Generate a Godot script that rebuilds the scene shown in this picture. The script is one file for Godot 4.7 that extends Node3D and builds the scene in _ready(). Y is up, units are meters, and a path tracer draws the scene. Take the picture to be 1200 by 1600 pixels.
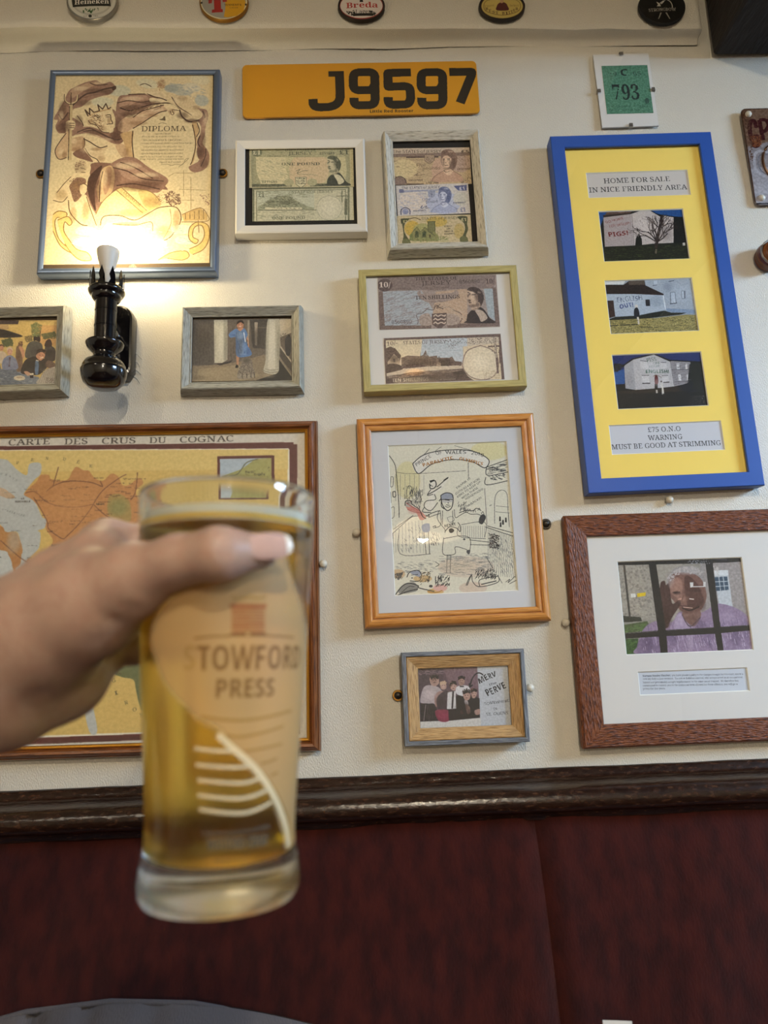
extends Node3D
# A pub wall hung with framed pictures and banknotes above a banquette; a hand holds up a pint of cider.
# Metres, y up. The wall with the pictures is the plane z = 0 and the room lies towards +z.

var rng := RandomNumberGenerator.new()
var taken := {}
var fonts := {}
var mats := {}
var noises := {}

func _ready() -> void:
	rng.seed = 7
	# ---------------------------------------------------------------- camera, sky, lights, exposure
	var cam := Camera3D.new()
	cam.name = "camera"
	cam.position = Vector3(0, 1.15, 1.0)
	cam.rotation = Vector3(0.190917, -0.033419, -0.037516)
	var lens := CameraAttributesPhysical.new()
	lens.frustum_focal_length = 17.44
	lens.frustum_near = 0.02
	lens.frustum_far = 50.0
	lens.exposure_aperture = 5.4
	lens.frustum_focus_distance = 1.05
	cam.attributes = lens
	add_child(cam)
	var we := WorldEnvironment.new()
	we.name = "surroundings"
	var env := Environment.new()
	env.background_mode = Environment.BG_COLOR
	env.background_color = Color(0.62, 0.72, 0.86)
	env.background_energy_multiplier = 1.0
	env.tonemap_mode = Environment.TONE_MAPPER_LINEAR
	env.tonemap_exposure = 1.0
	env.sdfgi_enabled = true
	env.ssao_enabled = true
	env.ssil_enabled = true
	we.environment = env
	add_child(we)
	var day := AreaLight3D.new()            # bright sky outside the window of the right-hand wall
	day.name = "window_daylight"
	day.area_size = Vector2(1.1, 0.6)
	day.light_color = Color(0.70, 0.85, 1.0)
	day.light_energy = 15.0
	day.shadow_enabled = true
	add_child(day)
	day.position = Vector3(2.65, 2.22, 1.28)
	day.look_at(Vector3(0.35, 1.40, 0.0))
	# ---------------------------------------------------------------- setting, then the things
	make_materials()
	build_room()
	build_rail_and_seat()
	build_wall_lamp()
	build_pictures()
	build_badges()
	build_small_things()
	build_glass()
	build_person()
	build_room_lamps()

# ==================================================================== naming
func numbered(called: String) -> String:
	taken[called] = taken.get(called, -1) + 1
	return called if taken[called] == 0 else "%s_%03d" % [called, taken[called]]

func thing(called: String, label: String, category: String, at := Vector3.ZERO, group := "") -> Node3D:
	var o := Node3D.new()
	o.name = numbered(called)
	o.position = at
	tag(o, label, category, group)
	add_child(o, true)
	return o

func tag(o: Node, label: String, category: String, group := "") -> void:
	o.set_meta("label", label)
	o.set_meta("category", category)
	if group != "":
		o.set_meta("group", group)

func part(called: String, mesh: Mesh, m: Material, parent: Node, at := Vector3.ZERO) -> MeshInstance3D:
	var o := MeshInstance3D.new()
	o.name = called
	o.mesh = mesh
	if m:
		o.material_override = m
	o.position = at
	o.cast_shadow = GeometryInstance3D.SHADOW_CASTING_SETTING_ON
	parent.add_child(o, true)
	return o

func struct(called: String, mesh: Mesh, m: Material, label: String, at := Vector3.ZERO) -> MeshInstance3D:
	var o := part(called, mesh, m, self, at)
	o.set_meta("kind", "structure")
	o.set_meta("label", label)
	return o

# ==================================================================== geometry
# A grid of points: rows run across the profile, columns along it. Edges of the profile sharper than crease stay sharp.
func grid(st: SurfaceTool, rows: Array, crease := 35.0, flip := false, uv0 := Vector2.ZERO) -> void:
	var n := rows.size()
	var m: int = rows[0].size()
	var fn := []
	for i in n - 1:
		var line := PackedVector3Array()
		for j in m:
			var ja: int = maxi(j - 1, 0)
			var jb: int = mini(j + 1, m - 1)
			var along: Vector3 = (rows[i][jb] - rows[i][ja]) + (rows[i + 1][jb] - rows[i + 1][ja])
			var across: Vector3 = rows[i + 1][j] - rows[i][j]
			var c := along.cross(across)
			if c.length_squared() < 1e-18:
				var j2 := clampi(j + (1 if j == 0 else -1), 0, m - 1)
				c = along.cross(rows[i + 1][j2] - rows[i][j2])
			line.append((-c if flip else c).normalized())
		fn.append(line)
	var lim := cos(deg_to_rad(crease))
	var v := 0.0
	for i in n - 1:
		var dv: float = rows[i][0].distance_to(rows[i + 1][0])
		dv = maxf(dv, rows[i][m - 1].distance_to(rows[i + 1][m - 1]))
		var u := 0.0
		var us := PackedFloat32Array([0.0])
		for j in m - 1:
			u += maxf(rows[i][j].distance_to(rows[i][j + 1]), rows[i + 1][j].distance_to(rows[i + 1][j + 1]))
			us.append(u)
		for j in m - 1:
			var q := [[i, j], [i, j + 1], [i + 1, j + 1], [i + 1, j]]
			var order := [0, 2, 1, 0, 3, 2] if not flip else [0, 1, 2, 0, 2, 3]
			for k in order:
				var a: int = q[k][0]
				var b: int = q[k][1]
				var nn: Vector3 = fn[i][b]
				if a == i and i > 0 and fn[i - 1][b].dot(fn[i][b]) > lim:
					nn = (fn[i - 1][b] + fn[i][b]).normalized()
				elif a == i + 1 and i + 1 < n - 1 and fn[i + 1][b].dot(fn[i][b]) > lim:
					nn = (fn[i + 1][b] + fn[i][b]).normalized()
				st.set_normal(nn)
				st.set_uv(uv0 + Vector2(us[b], v if a == i else v + dv))
				st.add_vertex(rows[a][b])
		v += dv

func newst() -> SurfaceTool:
	var st := SurfaceTool.new()
	st.begin(Mesh.PRIMITIVE_TRIANGLES)
	return st

func done(st: SurfaceTool, join := true) -> ArrayMesh:
	if join:
		st.index()
	return st.commit()

func lathe(prof: Array, segs := 32, crease := 35.0, flip := false) -> ArrayMesh:
	var st := newst()
	lathe_into(st, prof, segs, crease, flip)
	return done(st)

func lathe_into(st: SurfaceTool, prof: Array, segs := 32, crease := 35.0, flip := false, xf := Transform3D()) -> void:
	var rows := []
	for p in prof:
		var line := PackedVector3Array()
		for j in segs + 1:
			var t := TAU * j / segs
			line.append(xf * Vector3(p[0] * cos(t), p[1], p[0] * sin(t)))
		rows.append(line)
	# closed round: the normals at the seam are averaged by hand in grid() only one-sidedly, which is too small to see
	grid(st, rows, crease, flip)

func tri(st: SurfaceTool, a: Vector3, b: Vector3, c: Vector3, n: Vector3, ua := Vector2.ZERO, ub := Vector2.ZERO, uc := Vector2.ZERO) -> void:
	var pts := [[a, ua], [b, ub], [c, uc]]
	if (b - a).cross(c - a).dot(n) > 0.0:
		pts = [[a, ua], [c, uc], [b, ub]]
	for q in pts:
		st.set_normal(n)
		st.set_uv(q[1])
		st.add_vertex(q[0])

func quad(st: SurfaceTool, a: Vector3, b: Vector3, c: Vector3, d: Vector3, uvs := [Vector2(0, 0), Vector2(1, 0), Vector2(1, 1), Vector2(0, 1)]) -> void:
	var n := (b - a).cross(d - a).normalized()
	tri(st, a, b, c, n, uvs[0], uvs[1], uvs[2])
	tri(st, a, c, d, n, uvs[0], uvs[2], uvs[3])

# A box from lo to hi with small chamfers and uv in metres.
func box(lo: Vector3, hi: Vector3, bev := 0.0) -> ArrayMesh:
	var st := newst()
	box_into(st, lo, hi, bev)
	return done(st, false)

func box_into(st: SurfaceTool, lo: Vector3, hi: Vector3, bev := 0.0) -> void:
	var c := (lo + hi) / 2.0
	var h := (hi - lo) / 2.0
	bev = minf(bev, minf(h.x, minf(h.y, h.z)) * 0.9)
	for ax in 3:
		for s in [-1.0, 1.0]:
			var a1 := (ax + 1) % 3
			var a2 := (ax + 2) % 3
			var pts := []
			for k in [[-1, -1], [1, -1], [1, 1], [-1, 1]]:
				var p := Vector3.ZERO
				p[ax] = s * h[ax]
				p[a1] = k[0] * (h[a1] - bev)
				p[a2] = k[1] * (h[a2] - bev)
				pts.append(p)
			var nn := Vector3.ZERO
			nn[ax] = s
			var uv := []
			for p in pts:
				uv.append(Vector2(p[a1] + h[a1], p[a2] + h[a2]) if h[a1] >= h[a2] else Vector2(p[a2] + h[a2], p[a1] + h[a1]))
			tri(st, c + pts[0], c + pts[1], c + pts[2], nn, uv[0], uv[1], uv[2])
			tri(st, c + pts[0], c + pts[2], c + pts[3], nn, uv[0], uv[2], uv[3])
	if bev <= 0.0:
		return
	for ax in 3:
		var a1 := (ax + 1) % 3
		var a2 := (ax + 2) % 3
		for s1 in [-1.0, 1.0]:
			for s2 in [-1.0, 1.0]:
				var pts := []
				for k in [[-1, 0], [1, 0], [1, 1], [-1, 1]]:
					var p := Vector3.ZERO
					p[ax] = k[0] * (h[ax] - bev)
					p[a1] = s1 * (h[a1] - (0.0 if k[1] == 0 else bev))
					p[a2] = s2 * (h[a2] - (bev if k[1] == 0 else 0.0))
					pts.append(p)
				var nn := Vector3.ZERO
				nn[a1] = s1
				nn[a2] = s2
				nn = nn.normalized()
				var uv := []
				for p in pts:
					uv.append(Vector2(p[ax] + h[ax], p[a1] + h[a1]))
				tri(st, c + pts[0], c + pts[1], c + pts[2], nn, uv[0], uv[1], uv[2])
				tri(st, c + pts[0], c + pts[2], c + pts[3], nn, uv[0], uv[2], uv[3])
	for sx in [-1.0, 1.0]:
		for sy in [-1.0, 1.0]:
			for sz in [-1.0, 1.0]:
				var nn := Vector3(sx, sy, sz).normalized()
				tri(st, c + Vector3(sx * h.x, sy * (h.y - bev), sz * (h.z - bev)), c + Vector3(sx * (h.x - bev), sy * h.y, sz * (h.z - bev)), c + Vector3(sx * (h.x - bev), sy * (h.y - bev), sz * h.z), nn)

# A sheet of paper or card: the picture on its front, uv 0 to 1 across it.
func sheet(w: float, h: float, t: float) -> ArrayMesh:
	var st := newst()
	var x := w / 2.0
	var y := h / 2.0
	quad(st, Vector3(-x, y, t), Vector3(-x, -y, t), Vector3(x, -y, t), Vector3(x, y, t), [Vector2(0, 0), Vector2(0, 1), Vector2(1, 1), Vector2(1, 0)])
	var e := [Vector2(0.004, 0.004), Vector2(0.004, 0.006), Vector2(0.006, 0.006), Vector2(0.006, 0.004)]
	quad(st, Vector3(-x, y, 0), Vector3(-x, y, t), Vector3(x, y, t), Vector3(x, y, 0), e)
	quad(st, Vector3(-x, -y, t), Vector3(-x, -y, 0), Vector3(x, -y, 0), Vector3(x, -y, t), e)
	quad(st, Vector3(-x, y, 0), Vector3(-x, -y, 0), Vector3(-x, -y, t), Vector3(-x, y, t), e)
	quad(st, Vector3(x, y, t), Vector3(x, -y, t), Vector3(x, -y, 0), Vector3(x, y, 0), e)
	quad(st, Vector3(x, y, 0), Vector3(x, -y, 0), Vector3(-x, -y, 0), Vector3(-x, y, 0), e)
	return done(st, false)

# Mount board with rectangular windows whose bevelled edges show the white core (second surface).
func mount(w: float, h: float, t: float, holes: Array, face: Material, core: Material) -> ArrayMesh:
	var xs := [-w / 2.0, w / 2.0]
	var ys := [-h / 2.0, h / 2.0]
	for r in holes:
		xs.append_array([r[0], r[2]])
		ys.append_array([r[1], r[3]])
	xs.sort()
	ys.sort()
	var st := newst()
	for i in xs.size() - 1:
		for j in ys.size() - 1:
			var c := Vector2((xs[i] + xs[i + 1]) / 2.0, (ys[j] + ys[j + 1]) / 2.0)
			var open := false
			for r in holes:
				if c.x > r[0] and c.x < r[2] and c.y > r[1] and c.y < r[3]:
					open = true
			if open or xs[i + 1] - xs[i] < 1e-6 or ys[j + 1] - ys[j] < 1e-6:
				continue
			for z in [t, 0.0]:
				var p := [Vector3(xs[i], ys[j], z), Vector3(xs[i + 1], ys[j], z), Vector3(xs[i + 1], ys[j + 1], z), Vector3(xs[i], ys[j + 1], z)]
				if z == 0.0:
					p.reverse()
				quad(st, p[0], p[1], p[2], p[3], [Vector2(p[0].x, p[0].y), Vector2(p[1].x, p[1].y), Vector2(p[2].x, p[2].y), Vector2(p[3].x, p[3].y)])
	st.set_material(face)
	var out := st.commit()
	st = newst()
	for r in holes:
		var a := Vector3(r[0], r[1], t)
		var b := Vector3(r[2], r[1], t)
		var c := Vector3(r[2], r[3], t)
		var d := Vector3(r[0], r[3], t)
		var k := t * 0.8
		var ring := [a, b, c, d]
		var low := [a + Vector3(k, k, -t), b + Vector3(-k, k, -t), c + Vector3(-k, -k, -t), d + Vector3(k, -k, -t)]
		for i in 4:
			quad(st, ring[i], ring[(i + 1) % 4], low[(i + 1) % 4], low[i])
	st.set_material(core)
	return st.commit(out)

# One mitred rail of a picture frame. side: 0 bottom, 1 right, 2 top, 3 left. prof: [inset from the outer edge, height above the wall].
func rail_mesh(w: float, h: float, prof: Array, side: int) -> ArrayMesh:
	var st := newst()
	var rows := []
	for p in prof:
		var x: float = w / 2.0 - p[0]
		var y: float = h / 2.0 - p[0]
		var c := [Vector3(-x, -y, p[1]), Vector3(x, -y, p[1]), Vector3(x, y, p[1]), Vector3(-x, y, p[1])]
		rows.append(PackedVector3Array([c[side], c[(side + 1) % 4]]))
	grid(st, rows, 30.0, false, Vector2(side * 0.37, side * 0.113))
	return done(st)

func tube_into(st: SurfaceTool, pts: Array, r: float, segs := 8) -> void:
	var rows := []
	for j in segs + 1:
		rows.append(PackedVector3Array())
	for i in pts.size():
		var d: Vector3 = (pts[mini(i + 1, pts.size() - 1)] - pts[maxi(i - 1, 0)]).normalized()
		var s := d.cross(Vector3.UP if absf(d.y) < 0.9 else Vector3.RIGHT).normalized()
		var t := s.cross(d)
		for j in segs + 1:
			var a := TAU * j / segs
			rows[j].append(pts[i] + (s * cos(a) + t * sin(a)) * r)
	grid(st, rows, 80.0)

# ==================================================================== materials
func mat(color: Color, rough := 0.6, metal := 0.0) -> StandardMaterial3D:
	var m := StandardMaterial3D.new()
	m.albedo_color = color
	m.roughness = rough
	m.metallic = metal
	return m

func noise_tex(seed_: int, freq: float, oct: int, ramp: Array = [], size := 256, ridged := false) -> NoiseTexture2D:
	var n := FastNoiseLite.new()
	n.seed = seed_
	n.noise_type = FastNoiseLite.TYPE_SIMPLEX
	n.frequency = freq
	n.fractal_type = FastNoiseLite.FRACTAL_RIDGED if ridged else FastNoiseLite.FRACTAL_FBM
	n.fractal_octaves = oct
	var t := NoiseTexture2D.new()
	t.width = size
	t.height = size
	t.seamless = true
	t.noise = n
	if ramp.size():
		var g := Gradient.new()
		g.offsets = PackedFloat32Array(range(ramp.size()).map(func(i): return float(i) / (ramp.size() - 1)))
		g.colors = PackedColorArray(ramp)
		t.color_ramp = g
	return t

# Wood whose grain runs along u.
func wood(ramp: Array, rough: float, along: float, across: float, relief: float, seed_: int, freq := 0.018) -> StandardMaterial3D:
	var m := mat(Color.WHITE, rough)
	m.albedo_texture = noise_tex(seed_, freq, 4, ramp)
	m.uv1_scale = Vector3(along, across, 1)
	if relief > 0.0:
		m.heightmap_enabled = true
		m.heightmap_texture = noise_tex(seed_ + 1, freq * 1.3, 4)
		m.heightmap_scale = relief
	return m

func make_materials() -> void:
	var wall := mat(Color(0.80, 0.775, 0.72), 0.42)
	wall.metallic_specular = 0.45
	wall.heightmap_enabled = true
	wall.heightmap_texture = noise_tex(11, 0.05, 3, [], 512)
	wall.heightmap_scale = 0.05
	wall.uv1_triplanar = true
	wall.uv1_world_triplanar = true
	wall.uv1_scale = Vector3(20.0, 8.0, 20.0)
	mats.wall = wall
	var plaster := mat(Color(0.80, 0.77, 0.71), 0.7)
	mats.plaster = plaster
	var fl := wood([Color(0.18, 0.10, 0.06), Color(0.32, 0.2, 0.12)], 0.5, 2.0, 8.0, 0.02, 21)
	mats.floor = fl
	# dado rail: brown gloss varnish over old wood, chipped
	var r := wood([Color(0.09, 0.045, 0.03), Color(0.13, 0.07, 0.045), Color(0.15, 0.085, 0.055), Color(0.17, 0.10, 0.065), Color(0.20, 0.12, 0.08), Color(0.34, 0.24, 0.16)], 0.24, 6.0, 14.0, 0.022, 31, 0.03)
	mats.rail = r
	mats.beam = wood([Color(0.06, 0.035, 0.025), Color(0.11, 0.07, 0.05), Color(0.085, 0.05, 0.035)], 0.75, 3.0, 12.0, 0.12, 35, 0.02)
	var vel := mat(Color.WHITE, 0.95)
	vel.albedo_texture = noise_tex(41, 0.012, 4, [Color(0.145, 0.05, 0.036), Color(0.20, 0.068, 0.048), Color(0.25, 0.088, 0.058)], 512)
	vel.uv1_triplanar = true
	vel.uv1_world_triplanar = true
	vel.uv1_scale = Vector3(5, 2.4, 5)
	vel.rim_enabled = true
	vel.rim = 0.35
	vel.rim_tint = 0.8
	vel.metallic_specular = 0.2
	vel.heightmap_enabled = true
	vel.heightmap_texture = noise_tex(43, 0.09, 3, [], 512)
	vel.heightmap_scale = 0.04
	mats.velvet = vel
	var blk := mat(Color(0.035, 0.03, 0.04), 0.16)
	blk.clearcoat_enabled = true
	blk.clearcoat = 0.6
	blk.clearcoat_roughness = 0.08
	mats.black_gloss = blk
	mats.steel_blue = mat(Color(0.44, 0.50, 0.60), 0.34, 0.75)
	mats.white_paint = mat(Color(0.83, 0.81, 0.77), 0.45)
	mats.weathered_white = wood([Color(0.42, 0.39, 0.34), Color(0.74, 0.72, 0.66), Color(0.80, 0.78, 0.73), Color(0.62, 0.59, 0.53)], 0.6, 6.0, 50.0, 0.05, 51, 0.02)
	mats.weathered_grey = wood([Color(0.36, 0.35, 0.31), Color(0.60, 0.59, 0.54), Color(0.66, 0.65, 0.60), Color(0.50, 0.49, 0.45)], 0.55, 6.0, 50.0, 0.05, 53, 0.02)
	mats.pale_oak = wood([Color(0.56, 0.52, 0.30), Color(0.66, 0.60, 0.36), Color(0.71, 0.66, 0.42)], 0.5, 5.0, 60.0, 0.02, 55, 0.015)
	mats.blue_paint = mat(Color(0.13, 0.30, 0.62), 0.42)
	mats.pine = wood([Color(0.62, 0.39, 0.16), Color(0.75, 0.51, 0.25), Color(0.80, 0.57, 0.30)], 0.35, 5.0, 50.0, 0.01, 57, 0.015)
	mats.rustic = wood([Color(0.17, 0.07, 0.02), Color(0.40, 0.195, 0.065), Color(0.50, 0.27, 0.10), Color(0.31, 0.14, 0.04)], 0.5, 9.0, 34.0, 0.16, 59, 0.02)
	mats.grey_wood = wood([Color(0.30, 0.31, 0.33), Color(0.46, 0.47, 0.49), Color(0.54, 0.55, 0.56)], 0.6, 6.0, 60.0, 0.08, 61, 0.02)
	mats.oak = wood([Color(0.55, 0.41, 0.24), Color(0.71, 0.56, 0.36), Color(0.76, 0.62, 0.42)], 0.5, 7.0, 60.0, 0.06, 63, 0.02)
	mats.walnut = wood([Color(0.24, 0.115, 0.045), Color(0.45, 0.25, 0.11), Color(0.54, 0.32, 0.15)], 0.32, 5.0, 50.0, 0.02, 65, 0.015)
	mats.gold = mat(Color(0.80, 0.58, 0.22), 0.3, 0.9)
	mats.card_white = mat(Color(0.84, 0.83, 0.81), 0.8)
	mats.card_cool = mat(Color(0.78, 0.785, 0.80), 0.8)
	mats.card_yellow = mat(Color(0.95, 0.84, 0.42), 0.8)
	mats.card_black = mat(Color(0.06, 0.05, 0.05), 0.8)
	mats.core = mat(Color(0.88, 0.87, 0.83), 0.8)
	mats.backing = mat(Color(0.30, 0.24, 0.17), 0.9)
	var pane := mat(Color(0.95, 0.97, 0.97, 0.0), 0.0)
	pane.metallic_specular = 0.40
	pane.transparency = BaseMaterial3D.TRANSPARENCY_ALPHA
	mats.pane = pane
	mats.brass = mat(Color(0.62, 0.45, 0.20), 0.4, 0.9)
	mats.steel = mat(Color(0.62, 0.60, 0.57), 0.35, 0.9)
	mats.dark_steel = mat(Color(0.24, 0.22, 0.20), 0.45, 0.8)
	mats.pin_white = mat(Color(0.80, 0.77, 0.70), 0.35)

func print_mat(art: String, rough := 0.6, key := "") -> StandardMaterial3D:
	var id := "print_" + (key if key else art)
	if not mats.has(id):
		var m := mat(Color.WHITE, rough)
		m.albedo_texture = paint(art)
		m.texture_repeat = false
		mats[id] = m
	return mats[id]

# ==================================================================== drawing of prints: every print is drawn from its top left corner, points in tenths of a millimetre, stroke widths in millimetres
func paint(art: String) -> ImageTexture:
	var a: Array = ART[art]
	var k: float = a[2]
	var w := int(a[0] * k)
	var h := int(a[1] * k)
	var im := Image.create(w, h, false, Image.FORMAT_RGBA8)
	im.fill(Color.html(a[3]))
	rng.seed = art.hash()
	for op in a[4]:
		match op[0]:
			"P":
				fill_poly(im, points(op[3], k, op[2] == 1, true), Color.html(op[1]))
			"L":
				stroke(im, points(op[4], k, op[3] == 1, false), maxf(op[2] * k, 1.1), Color.html(op[1]))
			"D":
				var poly := points(op[4], k, false, true)
				for p in scatter(poly, op[2]):
					var s: float = op[3] * k * rng.randf_range(0.35, 1.0)
					var t := rng.randf() * TAU
					var dab := PackedVector2Array()
					for i in 7:
						dab.append(p + Vector2(s * 0.5 * cos(TAU * i / 7.0), s * 0.36 * sin(TAU * i / 7.0)).rotated(t) * rng.randf_range(0.7, 1.2))
					fill_poly(im, dab, Color.html(op[1]))
			"H":
				var poly := points(op[6], k, false, true)
				for p in scatter(poly, op[3]):
					var d := Vector2(op[4], op[5]) * k * rng.randf_range(0.4, 1.0) * 0.5
					stroke(im, PackedVector2Array([p - d, p + d]), maxf(op[2] * k, 1.0), Color.html(op[1]))
			"T":
				lettering(im, op, k)
			"B":
				var f: int = op[1]
				var s := 1
				while s * 2 <= f:
					s *= 2
					im.resize(maxi(w / s, 2), maxi(h / s, 2), Image.INTERPOLATE_BILINEAR)
				im.resize(w, h, Image.INTERPOLATE_BILINEAR)
			"S":
				airbrush(im, Color.html(op[1]), op[2], Vector2(op[3], op[4]) * k * 0.1, Vector2(op[5], op[6]) * k * 0.1)
			"G":
				var by := im.get_data()
				var amp: float = op[1] * 255.0
				var fn := FastNoiseLite.new()
				fn.seed = art.length()
				fn.frequency = 0.06
				fn.fractal_octaves = 3
				for i in range(0, by.size(), 4):
					var d := int(rng.randf_range(-amp, amp) + fn.get_noise_2d((i / 4) % w, (i / 4) / w) * amp * 2.2)
					by[i] = clampi(by[i] + d, 0, 255)
					by[i + 1] = clampi(by[i + 1] + d, 0, 255)
					by[i + 2] = clampi(by[i + 2] + d, 0, 255)
				im = Image.create_from_data(w, h, false, Image.FORMAT_RGBA8, by)
	return ImageTexture.create_from_image(im)

func points(flat: Array, k: float, smooth: bool, closed: bool) -> PackedVector2Array:
	var p := PackedVector2Array()
	for i in range(0, flat.size(), 2):
		p.append(Vector2(flat[i], flat[i + 1]) * k * 0.1)
	if not smooth or p.size() < 3:
		return p
	var out := PackedVector2Array()
	var n := p.size()
	for i in (n if closed else n - 1):
		var a := p[(i - 1 + n) % n] if closed else p[maxi(i - 1, 0)]
		var b := p[i]
		var c := p[(i + 1) % n]
		var d := p[(i + 2) % n] if closed else p[mini(i + 2, n - 1)]
		for s in 5:
			out.append(b.cubic_interpolate(c, a, d, s / 5.0))
	if not closed:
		out.append(p[n - 1])
	return out

func fill_poly(im: Image, p: PackedVector2Array, c: Color) -> void:
	var n := p.size()
	if n < 3:
		return
	var lo := 1e9
	var hi := -1e9
	for q in p:
		lo = minf(lo, q.y)
		hi = maxf(hi, q.y)
	var w := im.get_width()
	for y in range(maxi(int(floor(lo)), 0), mini(int(ceil(hi)), im.get_height() - 1) + 1):
		var yc := y + 0.5
		var xs := PackedFloat32Array()
		var a := p[n - 1]
		for b in p:
			if (a.y <= yc) != (b.y <= yc):
				xs.append(a.x + (yc - a.y) * (b.x - a.x) / (b.y - a.y))
			a = b
		xs.sort()
		for i in range(0, xs.size() - 1, 2):
			var x0 := clampi(roundi(xs[i]), 0, w)
			var x1 := clampi(roundi(xs[i + 1]), 0, w)
			if x1 > x0:
				im.fill_rect(Rect2i(x0, y, x1 - x0, 1), c)

# a soft patch of pigment in the print
func airbrush(im: Image, c: Color, strength: float, at: Vector2, r: Vector2) -> void:
	for y in range(maxi(int(at.y - r.y), 0), mini(int(at.y + r.y), im.get_height() - 1) + 1):
		for x in range(maxi(int(at.x - r.x), 0), mini(int(at.x + r.x), im.get_width() - 1) + 1):
			var d := 1.0 - Vector2((x - at.x) / r.x, (y - at.y) / r.y).length_squared()
			if d > 0.0:
				im.set_pixel(x, y, im.get_pixel(x, y).lerp(c, strength * d * d * (3.0 - 2.0 * d)))

func stroke(im: Image, p: PackedVector2Array, w: float, c: Color) -> void:
	var r := w * 0.6
	for i in p.size():
		if i > 0 and p[i].distance_squared_to(p[i - 1]) > 1e-4:
			var s := (p[i] - p[i - 1]).normalized().orthogonal() * r
			fill_poly(im, PackedVector2Array([p[i - 1] + s, p[i] + s, p[i] - s, p[i - 1] - s]), c)
		if w > 2.0 and i > 0 and i < p.size() - 1:
			var dot := PackedVector2Array()
			for k in 8:
				dot.append(p[i] + Vector2.from_angle(TAU * k / 8.0) * r)
			fill_poly(im, dot, c)

func scatter(poly: PackedVector2Array, count: int) -> PackedVector2Array:
	var lo := poly[0]
	var hi := poly[0]
	for p in poly:
		lo = lo.min(p)
		hi = hi.max(p)
	var out := PackedVector2Array()
	var tries := 0
	while out.size() < count and tries < count * 8:
		tries += 1
		var q := Vector2(rng.randf_range(lo.x, hi.x), rng.randf_range(lo.y, hi.y))
		if Geometry2D.is_point_in_polygon(q, poly):
			out.append(q)
	return out

func font(kind: String) -> SystemFont:
	if not fonts.has(kind):
		var f := SystemFont.new()
		f.font_names = PackedStringArray(["Droid Serif" if kind.begins_with("serif") else "Droid Sans"])
		f.font_weight = 700 if kind.ends_with("b") else 400
		fonts[kind] = f
	return fonts[kind]

func lettering(im: Image, op: Array, k: float) -> void:
	var tm := TextMesh.new()
	tm.font = font(op[2])
	tm.text = op[1]
	tm.depth = 0.0
	tm.font_size = 32
	tm.pixel_size = 0.03125
	tm.curve_step = 2.0
	tm.horizontal_alignment = HORIZONTAL_ALIGNMENT_LEFT
	var arrays := tm.get_mesh_arrays()
	var v: PackedVector3Array = arrays[Mesh.ARRAY_VERTEX]
	if v.is_empty():
		return
	var cap := TextMesh.new()
	cap.font = tm.font
	cap.text = "H"
	cap.depth = 0.0
	cap.font_size = 32
	cap.pixel_size = 0.03125
	# heights: the letter H of the same font gives base line and cap height (both lines of text are laid out alike)
	var hv: PackedVector3Array = cap.get_mesh_arrays()[Mesh.ARRAY_VERTEX]
	var base := 1e9
	var top := -1e9
	for q in hv:
		base = minf(base, q.y)
		top = maxf(top, q.y)
	var x0 := 1e9
	var x1 := -1e9
	for q in v:
		x0 = minf(x0, q.x)
		x1 = maxf(x1, q.x)
	var a := Vector2(op[3][0], op[3][1]) * k * 0.1
	var b := Vector2(op[3][2], op[3][3]) * k * 0.1
	var along := (b - a) / maxf(x1 - x0, 1e-4)
	var up := -(b - a).orthogonal().normalized()
	if up.y > 0.0:
		up = -up
	up *= op[4] * k / maxf(top - base, 1e-4)
	var jit: float = op[6] * k
	var ph := float(op[1].length()) * 1.7
	var out := PackedVector2Array()
	for q in v:
		var p := a + along * (q.x - x0) + up * (q.y - base)
		if jit > 0.0:
			var u := (q.x - x0)
			p += Vector2(sin(q.y * 5.0 + u * 2.3 + ph), sin(u * 3.1 + ph * 2.0) + 0.6 * sin(u * 7.3 + ph)) * jit * 0.45
		out.append(p)
	var idx = arrays[Mesh.ARRAY_INDEX]
	var c := Color.html(op[5])
	var n: int = idx.size() if idx != null and idx.size() else out.size()
	for i in range(0, n - 2, 3):
		if idx != null and idx.size():
			fill_poly(im, PackedVector2Array([out[idx[i]], out[idx[i + 1]], out[idx[i + 2]]]), c)
		else:
			fill_poly(im, PackedVector2Array([out[i], out[i + 1], out[i + 2]]), c)

# ==================================================================== the room
const X0 := -2.3
const X1 := 1.9
const Z1 := 3.6
const TOP := 2.36

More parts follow.
